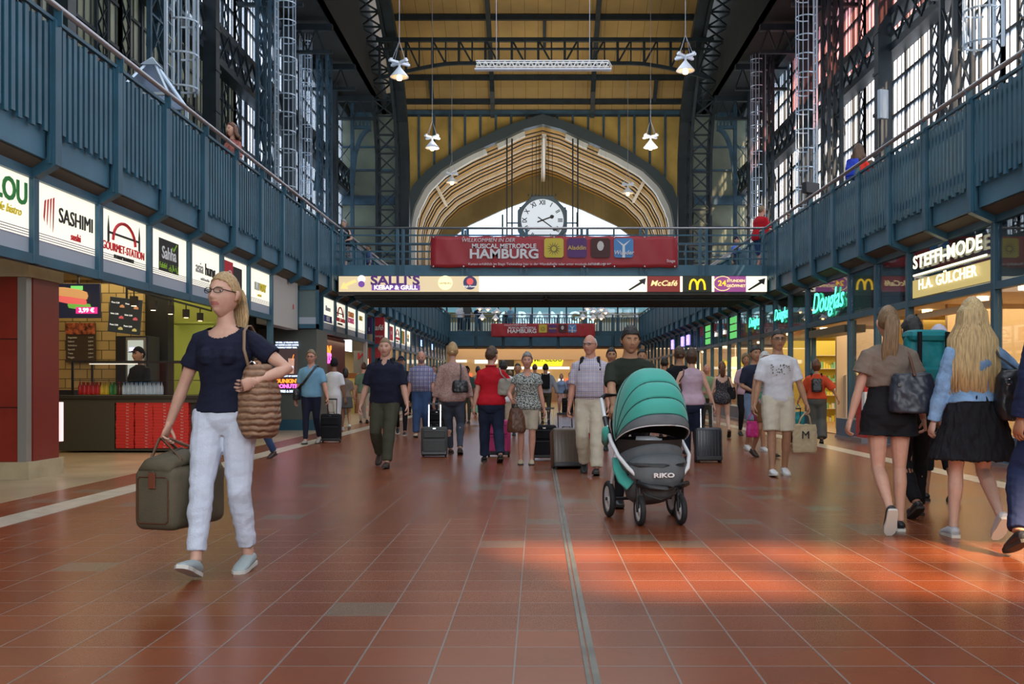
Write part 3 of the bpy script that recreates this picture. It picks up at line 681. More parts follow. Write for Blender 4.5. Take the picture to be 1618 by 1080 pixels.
# ---- clock
Yc = 64.2; cr_ = 33.5 * Yc / F; zc = PZ(348, Yc); xc_ = PX(857, Yc)
ck = empty('station_clock', (xc_, Yc, zc), 0, 'large white double-faced clock with roman numerals in a grey octagonal case', 'clock')
R8 = cr_ * 1.17 / math.cos(R(22.5))
MB().prism([(R8 * math.cos(R(22.5 + 45 * i)), R8 * math.sin(R(22.5 + 45 * i))) for i in range(8)], 'y', 0, .7).build('case', mat('clock_case_blue_grey', (.06, .095, .12), .5), ck, bevel=.05)
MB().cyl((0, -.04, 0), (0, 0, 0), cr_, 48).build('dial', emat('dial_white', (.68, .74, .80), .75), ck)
CB = mat('clock_black', (.01, .01, .012), .5)
for i, nm in enumerate(['XII', 'I', 'II', 'III', 'IIII', 'V', 'VI', 'VII', 'VIII', 'IX', 'X', 'XI']):
    a = R(30 * i); rr = cr_ * .83
    text('numeral', nm, .42, (rr * math.sin(a), -.05, rr * math.cos(a)), 'front', CB, ck, off=.012, wide=.8, rot=Euler((R(90), a, 0), 'XYZ').to_quaternion().to_euler() if False else (Matrix.Rotation(a, 3, 'Y') @ Euler((R(90), 0, 0)).to_matrix()).to_euler())
for a, L, w in ((R(70), cr_ * .58, .09), (R(126), cr_ * .86, .07)):
    h_ = MB(); c, s_ = math.sin(a), math.cos(a); h_.bar((-c * .35, -.07, -s_ * .35), (c * L, -.07, s_ * L), w, .02, up=(0, 1, 0))
    h_.cyl((c * L * .82, -.085, s_ * L * .82), (c * L * .82, -.06, s_ * L * .82), .13, 10); h_.build('hand', CB, ck)
ch = MB()
for dx in (-.65, -.4, -.2, 0, .2, .4, .65): ch.cyl((dx, .35, cr_ * 1.1), (dx, .35, 17.2 - .35 * abs(dx) - zc), .02, 6)
ch.build('suspension_cable', IRON, ck)
fc = MB()
for i in range(9): fc.cyl((-.9 + i * .22, .1, cr_ * 1.17), (-.9 + i * .22, .1, cr_ * 1.17 + .16), .06, 6, .01)
fc.build('crest', IRONB, ck)
# two long hanging rods on each side of the clock
for i, px in enumerate((801, 809, 905, 913)):
    tag(MB().cyl((PX(px, 64.8), 64.8, 6.7), (PX(px, 64.8), 64.8, PZ(219, 64.8)), .05, 6).build('hanging_rod', IRON), ['outer', 'inner', 'inner', 'outer'][i] + ' dark hanging rod %s of the clock' % ('left' if i < 2 else 'right'), 'rod')
# ---- pendant lamps
BULB = emat('lamp_bulb', (1, .55, .2), 9); LAMPW = mat('lamp_white_enamel', (.70, .76, .84), .35)
def make_lamp():
    r = empty('pendant_lamp'); 
    MB().lathe([(.06, .30), (.09, .26), (.37, -.08), (.38, -.11), (.35, -.09), (.07, .22)], n=24).build('lamp_shade', LAMPW, r, smooth=True)
    MB().lathe([(.0, .0), (.09, -.02), (.12, -.12), (.09, -.22), (0, -.25)], n=14).build('bulb', BULB, r, smooth=True)
    MB().cyl((0, 0, .26), (0, 0, .44), .05, 10).build('socket', LAMPW, r)
    c = MB()
    for a in range(4):
        an = R(45 + 90 * a); d = Vector((math.cos(an), math.sin(an), 0)); c.bar(d * .06 + Vector((0, 0, .48)), d * .50 + Vector((0, 0, .48)), .13, .10)
        c.cyl(d * .4 + Vector((0, 0, .54)), d * .4 + Vector((0, 0, .58)), .07, 8)
    c.build('spotlight_cross', LAMPW, r, bevel=.02)
    w = MB()
    for a in range(4):
        an = R(45 + 90 * a); w.cyl((.35 * math.cos(an), .35 * math.sin(an), .55), (0, 0, 1.35), .008, 5)
    w.cyl((0, 0, 1.35), (0, 0, 12), .012, 6); w.build('cable', mat('lamp_cable', (.35, .38, .45), .5), r)
    return r
lamp = make_lamp(); spots = [(631, 118, 40, 'left row, nearest of three'), (683, 231, 52.7, 'left row, middle of three'), (714, 286, 63.3, 'left row, farthest, in front of the arch'), (1083, 108, 40, 'right row, nearest of three'), (1028, 230, 52.9, 'right row, middle of three'), (992, 303, 63.3, 'right row, farthest, in front of the arch')]
for i, (px, py, Y, lb) in enumerate(spots):
    o = lamp if i == 0 else copy_tree(lamp)
    o.location = (PX(px, Y), Y, PZ(py, Y)); tag(o, 'white cone pendant lamp with four-arm cross, ' + lb, 'lamp', 'pendant lamps high in the hall')
sm = [(758, 486), (771, 487), (785, 491), (762, 501), (783, 502), (928, 486), (938, 489), (950, 487), (957, 492), (921, 500), (937, 502), (950, 501)]
lo = None
for i, (px, py) in enumerate(sm):
    if lo is None: lo = empty('pendant_lamp'); [copy_tree(c, lo) for c in lamp.children if not c.name.startswith('cable')]; MB().cyl((0, 0, .5), (0, 0, 28.5), .006, 5).build('cable', IRON, lo)
    o = lo if i == 0 else copy_tree(lo); Y = 56 + (i % 3)
    o.location = (PX(px, Y), Y, PZ(py, Y)); o.scale = (.6,) * 3; tag(o, 'small white cone lamp in the %s far cluster, %s from the left' % ('left' if i < 5 else 'right', ordinal(i if i < 5 else i - 5)), 'lamp', 'lamp clusters before the far footbridge')
# ---- lighting truss
tb_ = empty('lighting_truss', (PX(857, 40), 40, PZ(102, 40)), 0, 'white hanging aluminium truss bar with strip light high over the hall', 'truss')
t = MB(); Lh = 105 * 40 / F
for z in (-.12, .12):
    for y in (-.12, .12): t.cyl((-Lh, y, z), (Lh, y, z), .025, 8)
i = 0; x = -Lh
while x < Lh - .1:
    for y in (-.12, .12): t.bar((x, y, -.12), (x + .13, y, .12), .02); t.bar((x + .13, y, .12), (x + .26, y, -.12), .02)
    x += .26
t.build('frame', WHITE, tb_); MB().box(-Lh - .05, Lh + .1, -.12, .12, -.24, -.16).build('strip_light', mat('strip_white', (.6, .62, .7), .4), tb_, bevel=.02)
w = MB(); [w.cyl((x, 0, .12), (x, 0, 10), .012, 5) for x in (-1.85, 1.9)]; w.build('cable', MATS['lamp_cable'], tb_)
# ---- caged ladders
def cage(x, y, z0, z1, rad, label, rings=.7, side=1):
    r = empty('caged_ladder', (x, y, z0), 0, label, 'ladder'); H_ = z1 - z0
    l = MB()
    for s in (-.2, .2): l.bar((side * rad, s, 0), (side * rad, s, H_), .06, .05)
    z = .3
    while z < H_: l.cyl((side * rad, -.2, z), (side * rad, .2, z), .016, 5); z += .3
    l.build('ladder', GALV, r)
    c = MB(); z = .1
    while z <= H_: c.tube([(-side * rad * math.cos(R(a)), rad * math.sin(R(a)), z) for a in range(-120, 121, 24)], .025, 5, hint=(0, 0, 1)); z += rings
    for a in range(-90, 91, 30): c.bar((-side * rad * math.cos(R(a)), rad * math.sin(R(a)), 0), (-side * rad * math.cos(R(a)), rad * math.sin(R(a)), H_), .035, .012)
    c.build('safety_cage', GALV, r)
cage(PX(1197, 53), 53, 4.2, PZ(88, 53), .36, 'pale caged ladder on the right, farthest, ending below the dark roof')
cage(PX(1273, 37), 37, PZ(330, 37), 24, .36, 'pale caged ladder on the right, tall middle one before the windows')
cage(PX(1551, 21), 21, PZ(78, 21), 14, .36, 'pale caged ladder on the right, nearest, cut by the top of the picture')
cage(PX(290, 21), 21, PZ(148, 21), 14, .3, 'pale caged ladder on the left, nearest, behind the glass pyramid', side=-1)
cage(PX(452, 38), 38, PZ(300, 38), 24, .36, 'pale caged ladder on the left, tall middle one', side=-1)
cage(PX(484, 50), 50, PZ(312, 50), PZ(28, 50), .28, 'pale caged ladder on the left, farthest and slimmest', side=-1)
# ---- odds on the galleries
py_ = empty('glass_pyramid', (PX(240, 18.5), 18.5, ZF), 0, 'glass pyramid roof of a kiosk on the left gallery', 'kiosk')
b_ = .48; zt_ = PZ(92, 18.5) - ZF; zb_ = PZ(160, 18.5) - ZF
MB().add([(-b_, -b_, zb_), (b_, -b_, zb_), (b_, b_, zb_), (-b_, b_, zb_), (0, 0, zt_)], [(0, 1, 4), (1, 2, 4), (2, 3, 4), (3, 0, 4), (3, 2, 1, 0)]).build('pane', glass('pyramid_glass', .25, (.75, .85, 1), .05, frost=.4), py_)
f = MB()
cs = [(-b_, -b_, zb_), (b_, -b_, zb_), (b_, b_, zb_), (-b_, b_, zb_)]
for i in range(4): f.bar(cs[i], cs[(i + 1) % 4], .05); f.bar(cs[i], (0, 0, zt_), .045); f.bar((cs[i][0], cs[i][1], 0), cs[i], .06)
f.build('frame', GALV, py_)
MB().add([(-.16, -.16, zt_ - .16), (.16, -.16, zt_ - .16), (.16, .16, zt_ - .16), (-.16, .16, zt_ - .16), (0, 0, zt_ + .03)], [(0, 1, 4), (1, 2, 4), (2, 3, 4), (3, 0, 4), (3, 2, 1, 0)]).build('cap', GALV, py_)
MB().box(-.42, .42, -.42, .42, 0, 1.1).build('counter', mat('kiosk_counter', (.12, .08, .05), .5), py_)
fl = empty('floodlight', (PX(1281, 30), 30, PZ(298, 30)), R(30), 'black floodlight on the right gallery before the windows', 'floodlight')
MB().box(-.28, .28, -.1, .1, -.15, .18).build('housing', BLACK, fl, bevel=.02); MB().bar((0, .1, -.1), (0, .1, 4.16 - PZ(298, 30)), .06).build('bracket', BLACK, fl)
mo = empty('info_monitor', (PX(1395, 24), 24, PZ(165, 24)), R(20), 'pale grey flat box on a pole above the right gallery', 'monitor')
MB().box(-.12, .12, -.06, .06, -.35, .35).build('housing', mat('monitor_grey', (.35, .42, .5), .5), mo, bevel=.01); MB().cyl((0, .1, 4.16 - PZ(165, 24)), (0, .1, .3), .03, 8).build('pole', IRON, mo)
sh = empty('gallery_shop', (XL + 1.6, 12.6, ZF), 0, 'lit snack shop with warm shelves on the near left gallery', 'shop')
MB().box(-1.4, 1.4, -3, 4.5, 0, 2.9).build('wall', mat('cream_shop_wall', (.5, .36, .2), .7), sh)
for i in range(4): MB().mi(0).box(1.4, 1.5, -2.6 + i * 1.7, -1.2 + i * 1.7, 1.0, 2.5).build('display_board', emat('warm_board_%d' % (i % 2), ((.9, .55, .25), (.9, .75, .5))[i % 2], .6), sh)
sg_ = empty('gallery_shopfront', (XR - 1.5, 14, ZF), 0, 'lit shopfront with yellow post behind the right gallery parapet', 'shop')
MB().box(-1, 1.4, -4, 8, 0, 2.9).build('wall', mat('cream_shop_wall', (.5, .36, .2), .7), sg_)
for i in range(5): MB().box(-1.1, -1, -3.6 + i * 2.2, -2.2 + i * 2.2, .9, 2.6).build('display_board', emat('warm_board_%d' % (i % 2), (1, 1, 1), .6) if i % 2 else emat('cool_board', (.45, .6, 1), .7), sg_)
MB().box(-1.3, -1.15, 1.2, 1.4, 0, 2.8).build('post', mat('yellow_paint', (.7, .45, .02), .5), sg_)
# ================================================================== SHOPFRONTS
SIGNL = emat('sign_panel_light', (1, .95, .78), .92)
SIGNS = mat('sign_bottom_strip', (.36, .40, .46), .4); SIGNS2 = mat('sign_lilac_line', (.35, .30, .38), .5)
K1 = lambda n, c: mat(n, c, .6)
INK = mat('sign_ink_black', (.012, .012, .012), .6); RED = mat('sign_ink_red', (.60, .015, .03), .6); GRN = mat('sign_ink_green', (.03, .25, .05), .6); YEL = mat('sign_ink_yellow', (.75, .6, .03), .6)
TEA = MATS['teal_paint']
# frames (posts and rails) of both sides
def frame(s):
    X, Yk = (SL, YL) if s < 0 else (SR, YR)
    skip = (7, 8) if s < 0 else (1, 5)
    ks = list(range(-1, 31)) if s < 0 else list(range(-3, 29))
    y0 = Yk(ks[0]); r = empty('shopfront_frame', (X, y0, 0), 0, 'teal shopfront frame of posts and rails along the ' + ('left' if s < 0 else 'right') + ' side', 'frame')
    for k in ks:
        if k in skip or Yk(k) > 60: continue
        low = 0 if (s > 0 or k in (6, 9, 13, 14, 20) or k > 14) else 2.42
        m = MB().box(-.06, .06, Yk(k) - y0 - .055, Yk(k) - y0 + .055, low, 3.46); m.build('post', TEA, r, bevel=.008)
    segs = [(-1, 6), (9, 30)] if s < 0 else [(-3, 28)]
    for a, b in segs:
        ya, yb = Yk(a) - y0, min(Yk(b), 60) - y0
        MB().box(-.05, .05, ya, yb, 2.42, 2.53).build('rail', TEA, r); MB().box(-.05, .05, ya, yb, 3.36, 3.46).build('rail', TEA, r)
    return r
frame(-1); frame(1)
def sign_box(s, k, kk, label, art, m=None, lit=None):
    """one transom panel between posts k and kk"""
    X, Yk = (SL, YL) if s < 0 else (SR, YR)
    y0, y1 = Yk(k) + .06, Yk(kk) - .06; yc = (y0 + y1) / 2
    r = empty('lightbox_sign', (X, yc, 2.53), 0, label, 'sign'); h = .83; w = (y1 - y0) / 2
    MB().box(-.03, .0, -w, w, .17, h).build('light_panel', m or SIGNL, r)
    MB().box(-.03, .0, -w, w, 0, .17).build('lower_strip', SIGNS, r)
    l = MB(); [l.box(0, .003, -w, w, .17 + i * .028, .18 + i * .028) for i in range(4)]; l.build('stripes', SIGNS2, r)
    if art: art(r, .008)
    return r
def T(r, s, size, y, z, m, x=.008, face='left', **k): return text('lettering', s, size, (x if face == 'left' else -x, y, z), face, m, r, **k)
def art_ou(r, x): T(r, 'CLOU', .34, .25, .62, GRN, off=.008); T(r, 'cafe bistro', .13, .3, .42, YEL, shear=.3)
def art_sashimi(r, x):
    for i in range(4): 
        b = MB(); ya = -.42 + i * .05; ya = -.56 + i * .065; b.prism([(ya - .01 + .012 * i, .46 - .03 * i), (ya + .012, .40 - .03 * i), (ya + .05, .66 + .02 * i), (ya + .015, .64 + .02 * i)], 'x', x, x + .004); b.build('leaf_stroke', RED, r)
    T(r, 'SASHIMI', .25, .24, .53, INK, wide=1.0); T(r, 'sushi', .13, .22, .33, RED)
def art_gourmet(r, x):
    a = MB(); a.tube([(x, .36 * math.cos(t), .46 + .26 * math.sin(t)) for t in [math.pi * i / 12 for i in range(13)]], .022, 6); a.build('arch_motif', RED, r)
    b = MB(); b.box(x, x + .004, -.48, .48, .53, .56)
    for s in (-1, 1): b.prism([(s * .47, .42), (s * .53, .42), (s * .53, .60), (s * .50, .76), (s * .47, .60)], 'x', x, x + .004)
    b.build('bridge_motif', INK, r); T(r, 'GOURMET-STATION', .155, 0, .36, RED, wide=.95); T(r, 'IM HAUPTBAHNHOF', .07, 0, .25, INK)
def art_sahha(r, x):
    MB().box(x - .005, x, -.40, .40, .25, .73).build('plate', INK, r); W_ = mat('sign_ink_white', (.8, .8, .78), .6)
    T(r, 'Sahha', .26, 0, .52, W_, wide=.98, off=.004); T(r, 'Falafel  قلافل', .12, 0, .33, mat('sign_lime', (.35, .65, .05), .6))
    b = MB(); b.bar((x + .002, .12, .64), (x + .002, .17, .59), .02); b.bar((x + .002, .17, .59), (x + .002, .3, .70), .02); b.build('tick', MATS['sign_lime'], r)
def art_asia(r, x): T(r, 'asia', .26, -.27, .48, mat('sign_grey', (.35, .35, .35), .6)); T(r, 'hung', .27, .26, .48, INK, off=.004); T(r, 'wok & noodles', .07, 0, .31, mat('sign_grey', (.35, .35, .35), .6))
def art_redblack(r, x): MB().box(x - .004, x, -.7, -.1, .2, .78).build('plate', RED, r); MB().box(x - .004, x, -.1, .45, .25, .72).build('plate', INK, r); T(r, '@', .3, -.3, .5, mat('sign_ink_white', (.8, .8, .78), .6))
def art_sub(r, x): T(r, 'SUB', .2, -.18, .50, mat('sign_ink_white2', (.62, .62, .55), .6), off=.012); T(r, 'WAY', .2, .24, .50, YEL, off=.012); T(r, 'eat fresh', .08, 0, .34, YEL)
def art_bar(col, txt, tcol, x0=-.5, x1=.5, z0=.2, z1=.45):
    def f(r, x):
        MB().box(x - .004, x, x0, x1, z0, z1).build('plate', K1('plate_' + str(col), col), r); T(r, txt, .17, 0, (z0 + z1) / 2 if z1 - z0 < .4 else .5, K1('ink_' + str(tcol), tcol), off=.004)
    return f
def art_txt(lines):
    def f(r, x):
        for i, (t, sz, c) in enumerate(lines): T(r, t, sz, 0, .62 - i * .18, K1('ink_' + str(c), c), off=.004)
    return f
sign_box(-1, -1, 0, 'white lightbox sign with green lettering at the left picture edge', art_ou)
sign_box(-1, 0, 1, 'white lightbox sign with red leaf strokes and thin black sushi lettering', art_sashimi)
sign_box(-1, 1, 2, 'white lightbox sign with red arch between two black towers', art_gourmet)
sign_box(-1, 2, 3, 'white lightbox sign with black square plate and lime tick', art_sahha)
sign_box(-1, 3, 4, 'white lightbox sign with lower-case grey and black lettering, above the woman in navy', art_asia)
sign_box(-1, 4, 5, 'white lightbox sign with red and black plates behind the head of the woman in navy', art_redblack)
sign_box(-1, 5, 6, 'white lightbox sign with small yellow lettering beside the white bulkhead', art_sub)
sign_box(-1, 9, 10, 'white lightbox sign with blue base bar, first beyond the bulkhead', lambda r, x: (T(r, 'Blumen', .2, 0, .56, K1('grey_ink', (.3, .3, .35))), art_bar((.05, .06, .30), 'REISE', (.8, .8, .8), z0=.2, z1=.38)(r, x)))
sign_box(-1, 10, 11, 'small white lightbox sign with red arch motif, second beyond the bulkhead', art_gourmet)
sign_box(-1, 11, 12, 'white lightbox sign with orange and pink donut-shop lettering', art_txt([('DUNKIN', .22, (.8, .25, .02)), ('DONUTS', .22, (.8, .05, .3))]))
sign_box(-1, 12, 13, 'white lightbox sign with yellow lettering before the purple direction panel', art_txt([('IMBISS', .2, (.7, .5, .05))]))
cols = [('white lightbox sign with a small red stroke, first after the red cafe panel', art_txt([('1', .4, (.6, .05, .03))])), ('white lightbox sign with large red square, second after the red cafe panel', art_bar((.6, .02, .05), 'OO', (.8, .7, .7), -.45, .45, .22, .75)),
        ('white lightbox sign with red arch motif, third after the red cafe panel', art_gourmet), ('white lightbox sign with green, yellow and red fields, fourth after the red cafe panel', lambda r, x: [MB().box(x - .004, x, -.5 + .33 * i, -.17 + .33 * i, .22, .75).build('plate', m_, r) for i, m_ in enumerate((GRN, YEL, RED))]),
        ('white lightbox sign with orange lettering, fifth after the red cafe panel', art_txt([('back', .25, (.8, .4, .05)), ('WERK', .2, (.2, .2, .2))]))]
for i, (lb, a) in enumerate(cols): sign_box(-1, 15 + i, 16 + i, lb, a)
for i in range(20, 30):
    sign_box(-1, i, i + 1, 'dark transom panel, %s along the far left shops' % ordinal(i - 20), (lambda r, x: T(r, 'ME', .4, 0, .5, emat('blue_neon', (.25, .4, 1), 3), off=.01)) if i in (22, 25) else None, mat('transom_dark', (.05, .07, .09), .2))
# ---- red pillar and snack stall on the left
REDP = mat('red_enamel_panel', (.24, .022, .010), .35, var=.12, vscale=2); CRM = mat('cream_stone_panel', (.42, .33, .20), .5, var=.12, vscale=3)
pi = empty('clad_pillar', (-6.6, 11.46, 0), 0, 'red panelled pillar with metal corner strip at the left picture edge', 'pillar')
b = MB()
for za, zb in ((.2, .82), (.83, 1.61), (1.62, 2.33)):
    b.box(-.9, .62, 0, .74, za, zb); 
b.build('cladding', REDP, pi, bevel=.004)
MB().box(-.88, .60, .02, .72, .15, 2.4).build('core', INK, pi)
MB().box(.64, .76, .0, .74, .2, 2.33).build('cladding', REDP, pi) if False else None
MB().box(.62, .72, -.02, .10, .2, 2.33).build('corner_strip', mat('dull_aluminium', (.42, .40, .36), .4, .7), pi)
MB().box(-.92, .76, -.05, .80, 0, .2).build('base', CRM, pi); MB().box(-.92, .76, -.05, .80, 2.33, 2.53).build('capital', CRM, pi)
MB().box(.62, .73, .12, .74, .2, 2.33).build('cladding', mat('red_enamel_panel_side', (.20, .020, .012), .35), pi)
# stall passage shell
tag(MB().box(XL, SL - .06, 9, 23.2, 2.95, 3.0).build('ceiling_stall', mat('beige_soffit', (.42, .32, .20), .6)), kind='structure')
def brick(name, c1, c2, mortar, w, h):
    m = bpy.data.materials.new(name); m.use_nodes = True; nt = m.node_tree; bs = nt.nodes['Principled BSDF']; g = nt.nodes.new('ShaderNodeNewGeometry')
    mp = nt.nodes.new('ShaderNodeMapping'); mp.inputs['Rotation'].default_value = (R(-90), 0, 0); nt.links.new(g.outputs['Position'], mp.inputs['Vector'])
    br = nt.nodes.new('ShaderNodeTexBrick'); br.inputs['Scale'].default_value = 1; br.inputs['Brick Width'].default_value = w; br.inputs['Row Height'].default_value = h; br.inputs['Mortar Size'].default_value = .008
    for k_, c in (('Color1', c1), ('Color2', c2), ('Mortar', mortar)): br.inputs[k_].default_value = (*c, 1)
    nt.links.new(mp.outputs['Vector'], br.inputs['Vector']); nt.links.new(br.outputs['Color'], bs.inputs['Base Color']); bs.inputs['Roughness'].default_value = .5
    return m
BRK = brick('cream_stall_bricks', (.60, .42, .17), (.50, .34, .13), (.12, .08, .03), .26, .17)
sw = MB(); sw.box(-12, PX(226, 17.8), 17.8, 18, 0, 2.95)
tag(sw.build('wall_stall', BRK), kind='structure')
tag(MB().box(PX(226, 17.8), PX(262, 17.8), 17.9, 18.2, 0, 2.95).build('wall_dark_doorway', INK), kind='structure')  # black panel paints the darkness of the doorway behind the stall
LIME = mat('lime_green_wall', (.32, .36, .07), .6)
tag(MB().box(PX(255, 20), -5.9, 20, 20.2, 0, 2.3).box(PX(250, 19), -5.9, 19, 20, 2.28, 2.95).build('wall_stall_green', LIME), kind='structure')
light('green_wall_light', 'AREA', (-6.5, 19, 2.2), (R(50), 0, 0), 9, (1, .95, .6), .9, .4)
Yc_ = 15.9
ct = empty('snack_counter', (-7, Yc_, 0), 0, 'dark green-grey snack stall counter with glass display case on top', 'counter')
xA, xB = PX(80, Yc_) + 7, PX(318, Yc_) + 7
MB().box(xA, PX(181, Yc_) + 7, 0, 1.2, .03, .86).box(PX(181, Yc_) + 7, xB, .12, 1.2, .03, .86).box(PX(181, Yc_) + 7, xB, 0, .12, .8, .86).box(PX(181, Yc_) + 7, xB, 0, .12, .03, .06).build('body', mat('counter_dark_olive', (.045, .042, .028), .45), ct)
MB().box(xA, xB, -.03, 1.25, .86, .92).build('worktop', mat('worktop_black', (.03, .028, .022), .25), ct, bevel=.008)
fr = MB(); XC0, XC1, XC2 = PX(114, Yc_) + 7, PX(264, Yc_) + 7, xB
for x in (XC0, XC1, XC2):
    for y in (0, .7): fr.box(x - .015, x + .015, y, y + .03, .92, 1.46)
fr.box(XC0, XC2, -.01, .03, 1.44, 1.47); fr.box(XC0, XC2, .7, .73, 1.44, 1.47); fr.box(XC0, XC2, .02, .7, 1.15, 1.16)
fr.build('case_frame', BLACK, ct); MB().box(XC0, XC2, .0, .006, .93, 1.45).build('case_glass', glass('case_glass', .06), ct)
MB().box(XC0 + .25, XC1 - .5, .05, .08, 1.41, 1.425).build('case_lamp', emat('case_lamp', (1, .9, .7), 1.1), ct)
MB().box(xA, XC0 - .05, .1, .5, .92, 1.0).build('scale', BLACK, ct)
BOT = [(.55, .02, .02), (.7, .5, .02), (.05, .25, .05), (.10, .03, .01)]
bp = MB(); bp.lathe([(0, 0), (.028, 0), (.03, .02), (.03, .12), (.012, .17), (.012, .19), (0, .19)], n=10)
cp = MB(); cp.cyl((0, 0, .19), (0, 0, .205), .014, 8)
nb = 38
for i in range(nb):
    x = PX(126 + i * (258 - 126) / nb, Yc_ + .15); kind = 0 if i < 10 else (1 if i < 14 else (2 if i < 17 else (3 if i < 20 else 4)))
    nm = ['red soft drink', 'yellow juice', 'green lemonade', 'dark cola', 'clear water'][kind]
    m_ = mat('bottle_' + nm.replace(' ', '_'), BOT[kind] if kind < 4 else (.55, .68, .78), .15)
    if i in (0, 10, 14, 17, 20):
        pb = MB(); pb.v, pb.f, pb.m = list(bp.v), list(bp.f), list(bp.m); po = pb.build('bottle', m_, smooth=True); cpo = MB(); cpo.v, cpo.f, cpo.m = list(cp.v), list(cp.f), list(cp.m); cpo.build('cap', mat('cap_' + str(kind), [(.6, .02, .02), (.7, .4, .02), (.05, .3, .08), (.6, .02, .02), (.1, .3, .6)][kind], .4), po); o = po
    else: o = copy_tree(po)
    o.location = (x, Yc_ + .16 + .02 * (i % 2), .925); tag(o, 'small bottle of %s in the snack counter display case' % nm, 'bottle', nm + ' bottles in the display case')
# pizza boxes stacked in the counter front
PB = mat('pizza_box_red', (.50, .018, .012), .6); pbx = None
n_ = 0
for c, (pa, pb_) in enumerate(((182, 212), (213, 241), (243, 269), (270, 296))):
    z = .07; row = 0
    while z < .78:
        xa_, xb_ = PX(pa, Yc_), PX(pb_, Yc_); hgt = .049
        if pbx is None:
            pbx = MB().box(-.142, .142, 0, .3, 0, .044).build('pizza_box', PB); MB().box(-.145, .145, -.004, .3, .030, .047).build('lid', mat('pizza_box_lid', (.58, .03, .02), .55), pbx); text('lettering', 'Pizza', .022, (.04, -.006, .018), 'front', mat('box_print', (.7, .6, .55), .6), pbx, ext=.001, shear=.3); o = pbx
        else: o = copy_tree(pbx)
        o.location = ((xa_ + xb_) / 2 + random.uniform(-.006, .006), Yc_ + .015 - random.random() * .008, z); o.rotation_euler.z = R(random.uniform(-.8, .8))
        tag(o, 'flat red pizza box stacked in the open front of the snack counter', 'box', 'red pizza boxes in the counter front'); z += hgt; row += 1
wm = empty('wall_menu', (PX(127, 17.7), 17.7, 0), 0, 'brown wall menu board with food photo on the cream brick wall', 'menu')
za, zb = PZ(572, 17.7), PZ(510, 17.7)
MB().box(-.26, .26, 0, .04, za, zb).build('board', mat('menu_brown', (.07, .045, .03), .6), wm)
MB().box(-.26, .26, -.01, 0, zb - .2, zb).build('food_picture', mat('menu_food', (.42, .10, .04), .6, var=.8, vscale=14), wm)
WT = mat('menu_white_print', (.7, .68, .6), .6)
for i, tt in enumerate(['Baguette', 'Salami', 'Schinken', 'Spezial', 'Tuna', 'Veggie']):
    text('lettering', tt, .045, (-.22, -.006, zb - .26 - i * .07), 'front', WT, wm, align='LEFT'); text('lettering', '3,%d0 €' % (i + 1), .035, (.14, -.006, zb - .26 - i * .07), 'front', WT, wm, align='LEFT')
tv = empty('menu_screen', (PX(122, 16.8), 16.8, PZ(474, 16.8)), R(0), 'hanging screen showing a filled baguette and a pink price tag', 'screen')
MB().box(-.42, .38, 0, .06, -.3, .28).build('screen_panel', emat('screen_black', (.008, .010, .022), 1), tv, bevel=.006)
sd = MB()
sd.lathe([(0, -.30), (.07, -.28), (.09, -.1), (.09, .15), (.06, .28), (0, .30)], n=14); sd.v = [(z - .1, -.03 + y * .2, x + .11 - z * .14) for x, y, z in sd.v]; sd.build('bread_picture', emat('screen_bread', (.62, .30, .10), 1), tv, smooth=True)
sd = MB(); sd.lathe([(0, -.28), (.05, -.26), (.07, 0), (.05, .26), (0, .28)], n=12); sd.v = [(z - .1, -.035 + y * .2, x - .0 - z * .14) for x, y, z in sd.v]; sd.build('filling_picture', emat('screen_filling', (.75, .12, .10), 1), tv, smooth=True)
sd = MB(); sd.lathe([(0, -.2), (.05, -.18), (.06, 0), (.05, .18), (0, .2)], n=12); sd.v = [(z + .05, -.03 + y * .2, x - .10 - z * .1) for x, y, z in sd.v]; sd.build('salad_picture', emat('screen_green', (.15, .4, .05), 1), tv, smooth=True)
MB().box(.0, .36, -.05, -.04, -.23, -.12).build('price_plate', emat('screen_pink', (.85, .03, .25), 1), tv); text('lettering', '3,99 €', .1, (.18, -.055, -.175), 'front', emat('screen_white', (1, 1, 1), 1), tv, off=.003)
MB().bar((0, .04, .25), (0, .04, 2.95 - PZ(474, 16.8)), .03).build('ceiling_mount', BLACK, tv); MB().box(-.1, .1, -.02, -.01, .17, .24).build('green_tab', emat('screen_green2', (.2, .7, .15), 1), tv)
mb_ = empty('menu_screen', (PX(197, 17), 17, PZ(497, 17)), R(-12), 'tilted black menu screen with small dish pictures', 'screen')
MB().box(-.27, .27, 0, .05, -.32, .28).build('screen_panel', emat('screen_black2', (.02, .022, .02), 1), mb_); mb_.rotation_euler = (R(6), R(7), 0)
MB().bar((0, .05, .2), (-.05, .08, 2.95 - PZ(497, 17)), .03).build('ceiling_mount', BLACK, mb_)
for i in range(3):
    for j in range(2):
        MB().lathe([(0, 0), (.04, 0), (.035, .03), (0, .05)], (-.05 + j * .24, -.01, .12 - i * .19), 10).build('dish_picture', emat('dish_%d' % i, ((.6, .25, .1), (.6, .1, .1), (.5, .4, .12))[i], .8), mb_)
        text('lettering', ['Pizza', 'Salat', 'Pasta'][i] + ' 2,50', .035, (-.24 + j * .24, -.006, .19 - i * .19), 'front', EW, mb_, align='LEFT', ext=.002)
fg = empty('drinks_fridge', (PX(206, 17.1), 17.1, 0), 0, 'black drinks fridge with lit glass door behind the counter', 'fridge')
MB().box(-.3, .28, .1, .6, 0, PZ(530, 17.1)).build('cabinet', BLACK, fg, bevel=.01); MB().box(-.1, .24, .05, .1, .7, 1.9).build('door_frame', mat('fridge_frame', (.4, .38, .34), .3, .8), fg); MB().box(-.06, .2, .03, .06, .75, 1.85).build('lit_interior', emat('fridge_light', (.55, .6, .5), .7), fg)
MB().box(-.02, .12, .01, .04, 1.66, 1.72).build('lamp', emat('fridge_blue', (.5, .4, 1), 4), fg)
